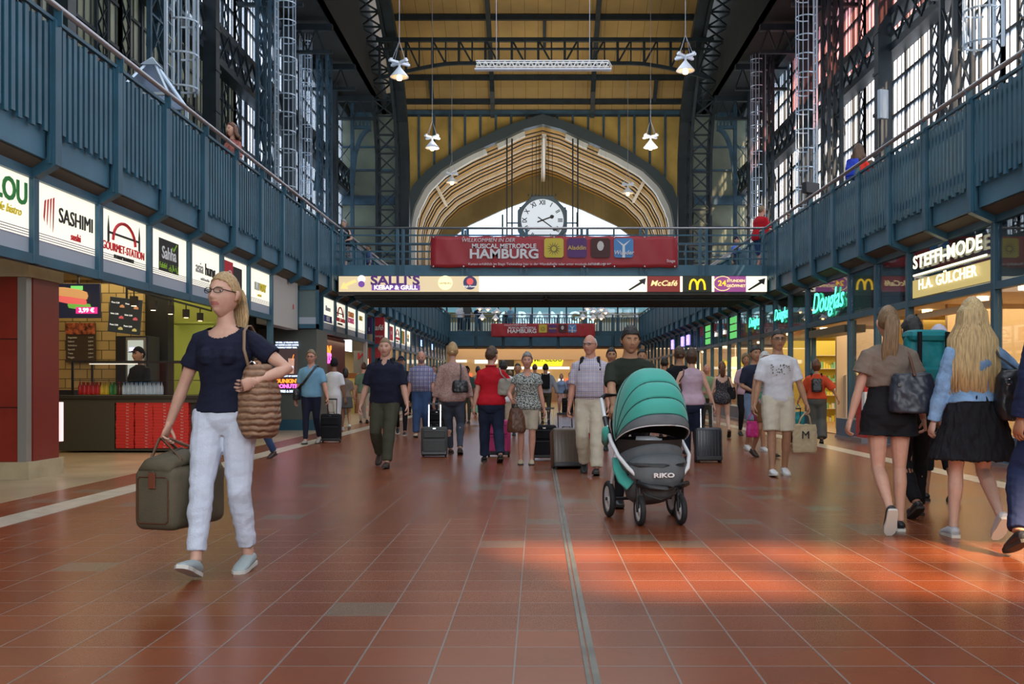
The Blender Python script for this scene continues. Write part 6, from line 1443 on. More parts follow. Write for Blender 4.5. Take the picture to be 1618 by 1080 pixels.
# ------------------------------------------------------------------ the crowd, nearest first
NAVY = cloth('navy', (.010, .012, .030)); BLK = cloth('black', (.010, .010, .013)); WHT = cloth('white', (.66, .66, .70)); WJ = cloth('white_jeans', (.58, .62, .72), bump=.35)
JEAN = cloth('blue_jeans', (.035, .07, .16), var=.2, vs=5); DJEAN = cloth('dark_jeans', (.018, .028, .06), var=.25, vs=5); KHAKI = cloth('khaki', (.50, .43, .33)); OLIVE = cloth('olive', (.055, .055, .035)); CREAM = cloth('cream', (.60, .54, .42))
RED_C = cloth('red', (.45, .008, .018)); TAUPE = cloth('taupe', (.19, .145, .115), bump=.4); LBLUE = cloth('light_blue', (.16, .33, .47)); GREYG = cloth('grey_green', (.08, .085, .08))
SH_W = mat('shoe_white', (.65, .66, .68), .5); SH_B = mat('shoe_black', (.015, .015, .018), .4); SH_BR = mat('shoe_brown', (.045, .025, .018), .5); SH_BE = mat('shoe_beige', (.42, .33, .22), .6); SO_W = mat('sole_white', (.6, .58, .52), .6)
LEA_B = mat('leather_brown', (.10, .035, .015), .45); LEA_K = mat('leather_black', (.014, .015, .018), .35, bump=.2, bscale=30)
# 1 woman in navy
w1 = person('woman in navy blouse and white trousers with glasses, striding with a duffel bag', 356, 903, 430, rz=174, sex='f', skin='fair', hair=('pony', 'blond', .17, -.035), w=1.02, vox=.0065,
    top=dict(mat=NAVY, hem=.965, sleeve=.30, loose=.016, sloose=.02, cut=(0, 1.47, .105, .09), name='blouse', fold=.007), bottom=dict(mat=WJ, loose=.012, width=.004, len=.93, waist=1.0, fold=.008),
    shoes=mat('shoe_pale_grey', (.33, .38, .38), .7), sole=SO_W, legL=(-.10, -.10, 0, -6), legR=(.07, .24, .015, 22), armR=(.37, .02, .79), poleR=(.6, -1, 0), armL=(-.255, .20, 1.13), poleL=(-1, -.4, -.45), curl=(1.0, 1.0), palm=((.3, -.8, .2), (-1, .1, 0)), head=(12, 6), glasses='clear')
# 2 man behind the pram
w2 = person('dark-haired man in a dark green T-shirt pushing the pram', 995, 800, 517, Y=9.0, H=1.62, rz=176, skin='tan', hair=('fringe', 'dark'), w=1.08, lean=9,
    top=dict(mat=cloth('dark_green', (.022, .026, .018)), hem=.88, sleeve=.42, loose=.022), bottom=dict(mat=BLK), shoes=SH_B, armR=(.16, .46, .96), armL=(-.20, .46, .96), poleR=(1, -.6, .1), curl=(1.1, 1.1), palm=((0, 0, -1), (0, 0, -1)), head=(-10, -6), legL=(-.1, -.2, 0, -20), legR=(.1, .12, 0, 5))
# 3 bald man in checked shirt
w3 = person('bald elderly man with glasses in a white checked shirt and cream trousers', 933, 748, 527, rz=172, skin='ruddy', hair=('ring', 'white'), w=1.06, belly=.03, top=dict(mat=check('white', (.58, .55, .60), (.25, .12, .16), 42, .2, (.30, .30, .5)), hem=.97, sleeve=.42, loose=.024, collar=1),
    bottom=dict(mat=CREAM, width=.022, loose=.02, waist=1.0), shoes=SH_B, belt=LEA_B, glasses=LEA_K, head=(20, 0), legL=(-.09, .18, 0, 8), legR=(.09, -.18, 0, -22), armR=(.27, .03, .82), armL=(-.24, .12, .84))
# 4 woman in patterned blouse
w4 = person('grey-haired woman in a black and white patterned blouse and beige shorts', 833, 733, 557, rz=180, skin='ruddy', sex='f', w=1.12, hair=('short', 'grey'), top=dict(mat=speckle('bw', (.48, .50, .46), (.03, .04, .04), 75, .5), hem=.84, sleeve=.22, loose=.03, flare=.03, cut=(0, 1.46, .06, .075), name='blouse'),
    bottom=dict(mat=KHAKI, kind='shorts', len=.44, loose=.02), shoes=SH_BE, legL=(-.07, .04, 0, 0), legR=(.10, .0, 0, 0), armR=(.24, .22, 1.02), armL=(-.28, .04, .80), curl=(.5, 1.0))
# 5 woman in red polo, back
w5 = person('brown-haired woman in a red polo shirt walking away', 776, 730, 545, rz=8, skin='fair', sex='f', w=1.14, hair=('short', 'brown'), top=dict(mat=RED_C, hem=.90, sleeve=.32, loose=.022, collar=1, name='polo_shirt'), bottom=dict(mat=DJEAN, loose=.018, width=.012),
    shoes=SH_B, legL=(-.08, .22, 0, 0), legR=(.12, -.20, 0, -18), armL=(-.26, .02, .82), armR=(.20, .20, 1.00), poleR=(1, -.2, -.4), head=(35, -4))
# 6 woman in pink blouse, back
w6 = person('blonde woman with pinned-up hair in a pale pink blouse walking away', 715, 718, 539, rz=2, skin='fair', sex='f', w=1.08, hair=('up', 'blond'), top=dict(mat=cloth('dusty_pink', (.38, .24, .21), var=.25, vs=45), hem=.86, sleeve=.86, loose=.020, sloose=.018, name='blouse'), bottom=dict(mat=cloth('slate_jeans', (.05, .065, .09), var=.3, vs=4), loose=.01), shoes=SH_BR,
    legL=(-.04, .2, 0, 0), legR=(.12, -.12, 0, -14), armL=(-.30, .0, .80), armR=(.30, .05, .84))
# 7 man in plaid shirt
w7 = person('stocky man in a blue plaid short-sleeved shirt and jeans', 666, 690, 553, rz=180, skin='ruddy', hair=('ring', 'grey'), beard=1, w=1.16, belly=.05, top=dict(mat=check('blue', (.42, .42, .50), (.03, .045, .16), 24, .4, (.12, .10, .25)), hem=.95, sleeve=.45, loose=.026, collar=1), bottom=dict(mat=JEAN, width=.014, loose=.018), belt=LEA_K, shoes=SH_BE, legL=(-.09, -.1, 0, -10), legR=(.09, .16, 0, 6), head=(0, -10))
# 8 man in navy polo
w8 = person('tall man in a navy polo shirt and olive trousers', 609, 737, 531, rz=178, skin='fair', hair=('crop', 'ash'), w=1.12, belly=.02, top=dict(mat=NAVY, hem=.88, sleeve=.45, loose=.028, collar=1, cut=(.02, 1.45, .035, .05), name='polo_shirt'), bottom=dict(mat=OLIVE, width=.010, loose=.018), shoes=SH_BR, legL=(-.06, .22, 0, 6), legR=(.12, -.20, .02, -32), armR=(.34, .0, .82), armL=(-.32, .08, .80), head=(0, 0))
# 9 dark clad man behind him
w9 = person('person in black with a dark cap half hidden behind the man in the navy polo', 634, 687, 562, rz=184, skin='tan', hair=('cap', 'dark', NAVY), top=dict(mat=BLK, hem=.9, sleeve=.95), bottom=dict(mat=BLK), shoes=SH_B, sole=SO_W, legR=(.09, -.25, .02, -30))
# 10 man in light blue polo
w10 = person('man in a light blue polo shirt with glasses and a cross-body strap', 492, 701, 552, rz=178, skin='ruddy', hair=('short', 'ash'), w=1.05, top=dict(mat=LBLUE, hem=.88, sleeve=.42, loose=.022, collar=1, cut=(.02, 1.45, .03, .04), name='polo_shirt'), bottom=dict(mat=NAVY), shoes=mat('shoe_grey', (.30, .28, .25), .6), legL=(-.09, -.2, 0, -18), legR=(.07, .15, 0, 4), glasses=LEA_K, armL=(-.34, .12, .84), armR=(.30, .0, .78))
# 11 man in white tee, back
w11 = person('man in a white T-shirt and white trousers with a dark cap seen from behind', 528, 690, 565, rz=-25, skin='brown', hair=('cap', 'dark', BLK), beard=1, top=dict(mat=WHT, hem=.86, sleeve=.4, loose=.024), bottom=dict(mat=WHT, loose=.016), shoes=SH_W, sole=SO_W, legL=(-.1, .1, 0, 0), legR=(.1, -.28, .02, -30), head=(-30, 0))
w12 = person('woman in a taupe top and short dark skirt beside the donut shop', 546, 679, 580, rz=15, skin='tan', sex='f', hair=('pony', 'dark', .12), top=dict(mat=TAUPE, hem=.92, sleeve=.4), bottom=dict(kind='skirt', mat=GREYG, hem=.64, flare=.1), shoes=SH_W, sole=SO_W, legL=(-.06, .2, 0, 0), legR=(.09, -.2, .02, -25))
w13 = person('person in jeans and blue shirt almost hidden behind the woman in navy', 410, 724, 562, rz=158, skin='tan', hair=('short', 'brown'), top=dict(mat=cloth('mid_blue', (.05, .12, .28)), hem=.9, sleeve=.45), bottom=dict(mat=JEAN, width=.015), shoes=SH_BR, legL=(-.17, -.16, 0, -15), legR=(.17, .18, 0, 4), armL=(-.38, .1, .90))
w14 = person('snack stall attendant in dark clothes behind the counter', 220, 700, 548, Y=16.7, H=1.72, rz=150, skin='tan', hair=('cap', 'dark', BLK), top=dict(mat=BLK, hem=.9, sleeve=.4), bottom=dict(mat=BLK), shoes=SH_B)
# 15 white shirt guy
w15 = person('young man with glasses in a white printed T-shirt and cream shorts', 1229, 750, 523, rz=180, skin='tan', hair=('crop', 'dark'), w=1.0, top=dict(mat=WHT, hem=.87, sleeve=.42, loose=.026), bottom=dict(kind='shorts', mat=CREAM, len=.46, loose=.028, width=.03), shoes=SH_W, sole=SO_W, legL=(-.10, -.08, 0, -4), legR=(.10, .14, 0, 6), armL=(-.33, .08, .84), armR=(.30, .05, .80), glasses=LEA_K, H=1.76)
pr_ = MB(); rq = random.Random(2)
for i in range(34):
    x, z = rq.uniform(-.115, .115), rq.uniform(1.20, 1.33); a = rq.uniform(0, 6.28); pr_.prism([(x + .012 * math.cos(a + q), z + .010 * math.sin(a + q)) for q in (0, 2.0, 4.1)], 'y', .150, .152)
pr_.build('shirt_print', mat('print_grey', (.18, .17, .14), .7), w15['root'])
w16 = person('man in a dark T-shirt and pale blue jeans shorts behind the young man', 1193, 712, 546, rz=192, skin='tan', hair=('short', 'dark'), top=dict(mat=cloth('ink', (.018, .024, .045)), hem=.88, sleeve=.42), bottom=dict(kind='shorts', mat=cloth('pale_denim', (.22, .33, .5)), len=.48, loose=.02), shoes=SH_W, sole=SO_W, armR=(.15, .22, 1.02))
w17 = person('grey-haired woman in a green floral top and brown shorts', 1208, 722, 556, rz=198, skin='tan', sex='f', hair=('short', 'white'), w=1.05, top=dict(mat=speckle('floral', (.05, .20, .12), (.25, .33, .36), 22, .5, (.4, .12, .15)), hem=.88, sleeve=0, loose=.02), bottom=dict(kind='shorts', mat=cloth('brown', (.18, .09, .04)), len=.4, loose=.02), shoes=SH_BR, legL=(-.08, .12, 0, 8), legR=(.1, -.2, 0, -20))
w18 = person('woman in an orange-red top and long grey trousers seen from behind', 1290, 700, 568, rz=-12, skin='tan', sex='f', hair=('bob', 'auburn'), w=1.05, top=dict(mat=cloth('rust', (.50, .06, .02)), hem=.93, sleeve=.55, loose=.04, sloose=.045), bottom=dict(mat=GREYG, width=.05, loose=.03), shoes=SH_B, armL=(-.38, .2, .85), armR=(.42, -.1, .95), legL=(-.08, .1, 0, 0), legR=(.1, -.1, 0, -10))
# 19 girl with ponytail
w19 = person('young woman with a ponytail in a taupe cape top and black shorts', 1404, 838, 484, rz=-6, skin='fair', sex='f', hair=('pony', 'honey', .36, -.03), w=1.0, vox=.007, top=dict(mat=TAUPE, hem=1.13, sleeve=.26, loose=.045, sloose=.05, fold=.008, name='cape'),
    bottom=dict(kind='shorts', mat=BLK, len=.20, loose=.035, width=.10, waist=1.16, fold=.006), shoes=SH_B, sole=SO_W, legL=(-.06, -.30, .02, -58), legR=(.09, .02, 0, 0), armL=(-.31, .02, .80), armR=(.30, .10, .84), curl=(.7, .8))
# 20 blonde woman in denim jacket
w20 = person('young woman with very long blonde hair in a light denim jacket and black skirt', 1537, 851, 470, rz=0, skin='pale', sex='f', hair=('long', 'light', .56), w=1.02, vox=.007, top=dict(mat=cloth('light_denim', (.20, .34, .54), var=.35, vs=7, bump=.4), hem=1.0, sleeve=.97, loose=.030, sloose=.020, fold=.008, name='denim_jacket'),
    bottom=dict(kind='skirt', mat=BLK, hem=.60, flare=.32, waist=1.06, loose=.02, fold=.02, ff=30, fz=2), shoes=mat('shoe_light_grey', (.50, .52, .56), .6), sole=SO_W, legL=(-.10, .10, 0, 0), legR=(.10, -.22, .03, -45), armL=(-.27, .08, .80), armR=(.24, .12, 1.00), poleR=(1, -.3, -.2))
# 21, 22 travellers between them
w21 = person('traveller in dark clothes under a turquoise rucksack', 1442, 815, 499, rz=4, skin='tan', hair=('short', 'dark'), top=dict(mat=BLK, hem=.85, sleeve=.9), bottom=dict(mat=BLK, width=.01), shoes=SH_B, legL=(-.08, -.25, 0, -30), legR=(.1, .1, 0, 0))
w22 = person('person with a pale cap and burgundy top hidden between the two young women', 1484, 792, 513, rz=0, skin='tan', hair=('cap', 'brown', mat('cap_lilac_white', (.50, .48, .58), .8)), top=dict(mat=cloth('burgundy', (.12, .012, .03)), hem=.9, sleeve=.9), bottom=dict(mat=BLK, len=.72, width=.02), shoes=SH_B, legL=(-.1, .1, 0, 0), legR=(.12, -.1, 0, -15))
w23 = person('brown-haired woman in a sleeveless pale pink shirt pulling a small black suitcase', 1093, 728, 558, rz=-4, skin='fair', sex='f', w=1.1, hair=('bob', 'brown'), top=dict(mat=cloth('pale_pink', (.50, .36, .44)), hem=.90, sleeve=0, loose=.024), bottom=dict(mat=DJEAN, loose=.014), shoes=SH_B, armL=(-.25, .1, .95), armR=(.34, -.06, .86), legL=(-.05, .2, 0, 0), legR=(.08, -.1, 0, -14), H=1.62)
w24 = person('curly-haired man in a black T-shirt left of the woman in pale pink', 1074, 716, 547, rz=0, skin='tan', hair=('up', 'brown'), top=dict(mat=BLK, hem=.9, sleeve=.42), bottom=dict(mat=DJEAN), shoes=SH_B)
w25 = person('young woman in a short dark patterned dress with bare back', 1141, 691, 570, rz=-5, skin='pale', sex='f', hair=('pony', 'auburn', .2), top=dict(mat=speckle('dress', (.02, .02, .03), (.12, .11, .12), 45, .56), hem=.80, sleeve=0, loose=.018, flare=.10, cut=(-.01, 1.44, .13, .16), name='dress'), shoes=mat('shoe_rust', (.25, .06, .03), .6), legL=(-.07, .15, 0, 0), legR=(.13, -.28, .02, -40), armL=(-.26, .1, .84), armR=(.22, .12, .95))
w26 = person('older man in a pale green shirt partly hidden by the woman in pale pink', 1117, 686, 574, rz=175, skin='ruddy', hair=('ring', 'grey'), top=dict(mat=cloth('pale_green', (.25, .38, .20)), hem=.9, sleeve=.45, loose=.03), bottom=dict(mat=OLIVE), shoes=SH_B, armR=(.12, .25, 1.05), armL=(-.12, .25, 1.05))
w27 = person('man in a red and white plaid shirt beyond the pram', 1050, 690, 564, rz=-10, skin='tan', hair=('short', 'dark'), top=dict(mat=check('red', (.45, .40, .42), (.40, .06, .06), 14, .4, (.1, .12, .3)), hem=.85, sleeve=.45, loose=.03), bottom=dict(mat=JEAN), shoes=SH_B)
w28 = person('balding man in a grey shirt with a black rucksack walking away down the hall', 862, 668, 574, rz=0, skin='tan', hair=('crop', 'dark'), top=dict(mat=cloth('grey_lilac', (.34, .36, .42)), hem=.9, sleeve=.95, loose=.03), bottom=dict(mat=OLIVE), shoes=SH_B, armR=(.36, .0, .88))
w29 = person('blonde woman in a light blue blouse and pink trousers far down the hall', 887, 652, 590, rz=180, skin='fair', sex='f', hair=('bob', 'blond'), top=dict(mat=cloth('sky', (.22, .32, .5)), hem=.85, sleeve=.9, loose=.03), bottom=dict(mat=cloth('pink_trousers', (.6, .38, .34)), width=.02), shoes=SH_BE)
w30 = person('woman in a lilac top with dark hair far down the hall', 901, 650, 588, rz=175, skin='fair', sex='f', hair=('short', 'auburn'), top=dict(mat=cloth('lilac', (.36, .26, .36)), hem=.95, sleeve=.4), bottom=dict(mat=JEAN, kind='shorts', len=.45), shoes=SH_B)
w31 = person('man in a white shirt behind the woman in red', 795, 700, 569, rz=0, skin='tan', hair=('short', 'dark'), top=dict(mat=WHT, hem=.88, sleeve=.45, loose=.03), bottom=dict(mat=KHAKI), shoes=SH_B)
w32 = person('dark man with a cap carrying a green bag behind the woman in pink blouse', 738, 668, 578, rz=170, skin='brown', hair=('cap', 'dark', BLK), top=dict(mat=cloth('forest', (.05, .09, .08)), hem=.88, sleeve=.5), bottom=dict(mat=OLIVE), shoes=SH_B)
w33 = person('black-haired person hidden behind the pram man, left side', 966, 712, 549, rz=180, skin='tan', hair=('short', 'dark'), top=dict(mat=BLK, hem=.9, sleeve=.4), bottom=dict(mat=BLK), shoes=SH_B)
w34 = person('black-haired person hidden behind the pram man, right side', 1014, 705, 551, rz=180, skin='tan', hair=('short', 'dark'), top=dict(mat=cloth('crimson', (.30, .01, .03)), hem=.9, sleeve=.4), bottom=dict(mat=BLK), shoes=SH_B)
w35 = person('bald man far down the hall behind the woman in the patterned blouse', 818, 688, 573, rz=180, skin='tan', hair=('crop', 'dark'), top=dict(mat=TAUPE, hem=.9, sleeve=.4), bottom=dict(mat=BLK), shoes=SH_B)
w36 = person('person in a dark blue suit cut off by the right picture edge', 1684, 866, 395, Y=6.4, H=1.84, rz=5, skin='tan', hair=('short', 'dark'), w=1.1, top=dict(mat=cloth('suit_blue', (.012, .02, .06)), hem=.80, sleeve=.97, loose=.03, name='jacket'), bottom=dict(mat=cloth('suit_blue', (.012, .02, .06)), width=.02), shoes=SH_B, legL=(-.36, -.10, .02, -25), legR=(.1, .2, 0, 0), armL=(-.29, .0, .86))
w37 = person('person with a red bag far behind the man in the navy polo', 592, 700, 0, Y=19.5, H=1.6, rz=180, skin='tan', hair=('short', 'dark'), top=dict(mat=BLK, hem=.9, sleeve=.4), bottom=dict(mat=BLK), shoes=SH_B) if False else None
# distant strollers down the hall
rq = random.Random(11); shirts = [cloth('far_%d' % i, c) for i, c in enumerate([(.4, .05, .04), (.1, .15, .3), (.5, .48, .45), (.06, .06, .07), (.35, .3, .2), (.12, .2, .15), (.45, .3, .35)])]
desc = ['red', 'blue', 'off-white', 'black', 'sand', 'green', 'rose']
for i, (px, py) in enumerate(((652, 656), (686, 660), (700, 652), (755, 655), (768, 650), (806, 650), (845, 655), (912, 648), (922, 652), (1003, 652), (1030, 662), (1062, 668), (1178, 688), (575, 668))):
    c = rq.randrange(7); f = rq.random() < .5
    person('distant %s in a %s top, %s from the left among the far strollers' % ('woman' if f else 'man', desc[c], ordinal(i)), px, py, 0, Y=GY(py), H=rq.uniform(1.62, 1.8), rz=rq.choice((0, 180, 170, 10)), skin=rq.choice(('fair', 'tan')), sex='f' if f else 'm', hair=('bob' if f else 'short', rq.choice(('dark', 'brown', 'ash'))), top=dict(mat=shirts[c], hem=.88, sleeve=.45, loose=.025), bottom=dict(mat=rq.choice((JEAN, BLK, DJEAN, KHAKI))), shoes=SH_B, vox=.022)
# people up on the galleries and footbridges
def up(label, px, ptop, Y, H, **k):
    zt = PZ(ptop, Y); k.setdefault('bottom', dict(mat=JEAN)); k.setdefault('shoes', SH_B)
    return person(label, px, 0, 0, Y=Y, H=H, z0=ZF + .01 if abs(PX(px, Y)) > 5.3 or Y < 40 else 4.26, **k)
up('man in a red T-shirt and blue shorts at the right end of the near footbridge', 1200, 309, 27.3, 1.84, rz=-65, skin='ruddy', hair=('crop', 'ash'), w=1.25, belly=.06, top=dict(mat=RED_C, hem=.84, sleeve=.45, loose=.03), bottom=dict(kind='shorts', mat=JEAN, len=.55, loose=.02, width=.02), armL=(-.2, .35, 1.12), armR=(.1, .38, 1.1), lean=6)
up('grey-haired woman in a sleeveless black top at the left end of the near footbridge', 544, 350, 27.6, 1.5, rz=165, skin='fair', sex='f', hair=('short', 'grey'), w=1.15, top=dict(mat=BLK, hem=.85, sleeve=0, loose=.03), bottom=dict(mat=speckle('skirt', (.03, .04, .05), (.15, .15, .16), 40), kind='skirt', hem=.4, flare=.1), armL=(-.2, .25, 1.05), armR=(.2, .25, 1.05), head=(0, -20))
up('dark-haired child on the stairs left of the near footbridge', 583, 385, 29.9, 1.1, rz=120, skin='tan', hair=('short', 'dark'), top=dict(mat=shirts[1], hem=.88, sleeve=.4))
up('man in a blue shirt and cap on the stairs right of the near footbridge', 1163, 364, 30.9, 1.5, rz=-140, skin='fair', hair=('cap', 'grey', NAVY), top=dict(mat=cloth('royal', (.06, .14, .5)), hem=.85, sleeve=.45, loose=.02), bottom=dict(mat=DJEAN))
g1 = up('woman in an orange-red T-shirt with a blue rucksack at the right gallery rail', 1356, 230, 0.1 + 6.5 * F / 506, 1.84, rz=-50, skin='fair', sex='f', hair=('long', 'brown', .28), top=dict(mat=cloth('orange_red', (.6, .04, .03)), hem=.88, sleeve=.4), armL=(-.15, .3, 1.2), armR=(.1, .32, 1.25))
up('child with light hair beside the woman in orange-red at the right gallery rail', 1376, 248, 0.6 + 6.6 * F / 526, 1.5, rz=60, skin='fair', hair=('short', 'brown'), top=dict(mat=shirts[6], hem=.9, sleeve=.4))
up('person with sunglasses in a blue patterned top at the right gallery rail', 1250, 322, 6.6 * F / 400, 1.42, rz=120, skin='tan', sex='f', hair=('short', 'auburn'), top=dict(mat=speckle('bluefl', (.05, .1, .35), (.4, .4, .5), 30), hem=.88, sleeve=.4), glasses='sun')
up('long-haired woman in a reddish top looking over the left gallery rail', 367, 210, 5.62 * F / 483, 1.74, rz=150, skin='fair', sex='f', hair=('long', 'auburn', .26), top=dict(mat=cloth('coral', (.35, .12, .10), var=.4, vs=20), hem=.88, sleeve=.5))
up('man in a white T-shirt and dark cap at a table on the near left gallery', 150, 72, 6.4 * F / 700, 1.75, rz=150, skin='brown', hair=('cap', 'dark', BLK), w=1.1, top=dict(mat=shirts[2], hem=.85, sleeve=.45, loose=.03), bottom=dict(mat=BLK))
up('man in a pale shirt on the near left gallery, nearest to the camera', 72, 62, 6.6 * F / 778, 1.6, rz=20, skin='tan', hair=('short', 'dark'), w=1.1, top=dict(mat=WHT, hem=.85, sleeve=.45, loose=.03), bottom=dict(mat=BLK))
up('person in a white top far down the left gallery rail', 680, 482, 5.5 * F / 170, 1.7, rz=90, skin='fair', hair=('short', 'ash'), top=dict(mat=WHT, hem=.88, sleeve=.4))
up('man in black at the far end of the left gallery rail', 694, 481, 5.6 * F / 156, 1.7, rz=60, skin='fair', hair=('crop', 'ash'), top=dict(mat=BLK, hem=.88, sleeve=.4))
for lb, px, H_, t_, b_, h_ in (('man in a white T-shirt standing on the far footbridge', 727, 1.72, WHT, BLK, 'ash'), ('man in a grey shirt standing on the far footbridge beside the one in white', 738.5, 1.85, GREYG, BLK, 'dark'), ('person in a dark patterned top and jeans on the far footbridge', 755, 1.62, NAVY, DJEAN, 'dark'), ('child in black on the far footbridge', 799, 1.25, BLK, BLK, 'brown'), ('woman in light blue on the far footbridge', 806.5, 1.6, LBLUE, JEAN, 'ash')):
    person(lb, px, 0, 0, Y=60.6, H=H_, z0=4.26, rz=180, hair=('short', h_), top=dict(mat=t_, hem=.88, sleeve=.42, loose=.03), bottom=dict(mat=b_), shoes=SH_B, vox=.022)
up('person leaning on the far right gallery rail, nearer one', 1046, 500, 6.3 * F / 196, 1.65, rz=-90, skin='tan', hair=('short', 'dark'), top=dict(mat=GREYG, hem=.88, sleeve=.4))
up('person leaning on the far right gallery rail, farther one', 1030, 488, 6.35 * F / 180, 1.7, rz=-90, skin='tan', hair=('short', 'dark'), top=dict(mat=BLK, hem=.88, sleeve=.4))
# ================================================================== BAGS, SUITCASES, PRAM
def bag(info, c, dims, m, label, straps=(), strap_m=None, cat='bag', name='handbag', prof=((0, .8), (.12, .97), (.5, 1), (.85, .86), (1, .62)), rz=0, thick=.010, extra=None, fold=.01, vox=.008):
    s = info['s']; c = V3(*c); P = info['at'](c); r = empty(name, tuple(P), R(info['rz'] + rz), label, cat)
    w, d, h = dims; mb = MB(); P_ = []; Q = []
    for t, k in prof: P_.append((0, 0, (t - .5) * h)); Q.append((w / 2 * k, d / 2 * (k ** .6 if t < .9 else .5)))
    v, f = loft(P_, Q, 20, (1, 0, 0)); v = [V3(math.copysign(abs(x / (w / 2)) ** .7 * w / 2, x), math.copysign(abs(y / (d / 2)) ** .8 * d / 2, y), z) for x, y, z in v]; mb.add(v, f); mb.v = [tuple(q * s for q in x) for x in mb.v]
    me = remesh(mb, vox, 2, (fold, 12, 10)); mesh_obj('bag_body', me, m, r)
    Ri = Matrix.Rotation(R(-rz), 3, 'Z')
    for pts in straps:
        t = MB(); t.tube([tuple(Ri @ ((V3(*p) - c) * s)) for p in pts], [(thick * s, .006 * s)] * len(pts), 6, hint=(1, 0, 0)); t.build('strap', strap_m or m, r, smooth=True)
    if extra: extra(r, s)
    return r
def sh_strap(info, k, c, h, wdt=.06, out=.03):
    """points of a shoulder strap loop from a bag up over shoulder k and down again"""
    sd = -1 if k == 0 else 1; x = sd * .125; c = V3(*c); top = info['L']((x, 0, 1.47)) + info['dz']
    return [(c.x, c.y + wdt, c.z + h / 2 - .02), (x + sd * out * .5, .09, 1.30), (x, .045, top.z - .045), (x * 1.02, .0, top.z - .022), (x, -.05, top.z - .045), (x + sd * out * .5, -.12, 1.32), (c.x, c.y - wdt, c.z + h / 2 - .02)]
TANB = stripes('tan_ruched', (.34, .19, .11), (.19, .10, .055), 9)
c = (-.235, .07, 1.00); r = bag(w1, c, (.22, .30, .42), TANB, 'tan ruched leather shoulder bag under the arm of the woman in navy', [[(c[0] + .03, .13, 1.16), (-.175, .15, 1.30), (-.150, .085, 1.405), (-.148, .035, 1.437), (-.148, -.015, 1.440), (-.150, -.07, 1.405), (-.17, -.12, 1.30), (c[0] + .02, -.05, 1.18)]], mat('strap_tan', (.22, .14, .08), .5), prof=((0, .45), (.06, .75), (.25, 1.0), (.55, .95), (.85, .66), (1, .42)), name='shoulder_bag', vox=.007)
cl = MB(); cl.tube([(.02 + .02 * math.cos(a), .06, .21 + .02 * math.sin(a)) for a in [i * .7 for i in range(10)]], .004, 5); cl.build('ring', CHROME, r)
# duffel bag
hw_ = w1['at'](tuple(w1['ARM'][1][3] / w1['s'] * 1.0 if False else w1['ARM'][1][3])); 
DUF = mat('duffel_taupe_canvas', (.095, .075, .042), .75, var=.15, vscale=5, bump=.3, bscale=140); dfx, dfy = PX(245, 5.62), 5.62
df = empty('duffel_bag', (dfx, dfy, .27), R(-16), 'olive-brown canvas duffel bag in the right hand of the woman in navy', 'bag')
d = MB(); d.box(-.14, .14, -.02, .50, 0, .36); o = d.build('bag_body', DUF, df, smooth=True, bevel=.055); o.modifiers['bevel'].segments = 5
top_ = MB(); top_.tube([(0, 0, .33), (0, .04, .37), (0, .24, .40), (0, .44, .37), (0, .48, .33)], [(.11, .05)] * 5, 14); top_.build('top_flap', DUF, df, smooth=True)
zp = MB(); zp.tube([(0, .0, .385), (0, .24, .452), (0, .48, .385)], [(.008, .006)] * 3, 6); zp.build('zip', LEA_K, df)
pp_ = MB(); [pp_.tube([(x, -.022, z) for x, z in ((-.085, .045), (-.10, .06), (-.10, .29), (-.085, .305), (.085, .305), (.10, .29), (.10, .06), (.085, .045), (-.085, .045))], .004, 6)]; pp_.build('piping', LEA_B, df)
MB().box(-.022, .022, -.032, -.024, .24, .33).build('leather_tab', mat('leather_red_brown', (.16, .045, .02), .45), df, bevel=.003); MB().cyl((-.01, -.03, .335), (.012, -.03, .335), .008, 8).build('ring', CHROME, df)
HL = mat('leather_handle', (.12, .06, .03), .45)
ht = w1['at'](tuple(w1['ARM'][1][3])) ; hloc = df.matrix_world.inverted() if False else Matrix.Rotation(R(16), 4, 'Z') @ Matrix.Translation((-dfx, -dfy, -.27))
hand = hloc @ (w1['at'](tuple((w1['ARM'][1][3] + (w1['ARM'][1][3] - w1['ARM'][1][2]).normalized() * .085))))
for sx in (-1, 1):
    t = MB(); t.tube([(sx * .10, .08, .30), (sx * .10, .10, .40), tuple(hand + V3(sx * .008, -.03, 0)), tuple(hand + V3(sx * .008, .03, 0)), (sx * .10, .40, .40), (sx * .10, .42, .30)], [(.006, .011)] * 6, 6, hint=(1, 0, 0)); t.build('handle', HL, df, smooth=True)
    for yy in (.09, .41): MB().cyl((sx * .100, yy, .33), (sx * .118, yy, .33), .012, 10).build('rivet', CHROME, df)
# bags of the crowd
def hb(i, k, dx, y, z, dims, m, label, name='handbag', out=.03, sm=None, **q):
    sd = -1 if k == 0 else 1; c = (sd * dx, y, z); return bag(i, c, dims, m, label, [sh_strap(i, k, c, dims[2], out=out)], sm, name=name, **q)
r = hb(w19, 1, .13, -.20, 1.08, (.36, .14, .30), mat('handbag_blue_black', (.018, .022, .035), .4, bump=.2, bscale=25), 'large blue-black handbag with brown straps on the shoulder of the ponytail woman', sm=LEA_B, prof=((0, .95), (.1, 1.0), (.5, .96), (.9, .80), (1, .7)))
MB().cyl((-.11, -.075, .06), (-.11, -.083, .06), .014, 10).build('buckle', CHROME, r)
r = hb(w20, 1, .24, -.16, 1.05, (.30, .16, .36), LEA_K, 'large slouchy black leather shoulder bag of the long-haired blonde woman'); MB().tube([(-.09 + .02 * math.cos(a), -.085, .09 + .02 * math.sin(a)) for a in [i * .7 for i in range(10)]], .005, 5).build('buckle', CHROME, r)
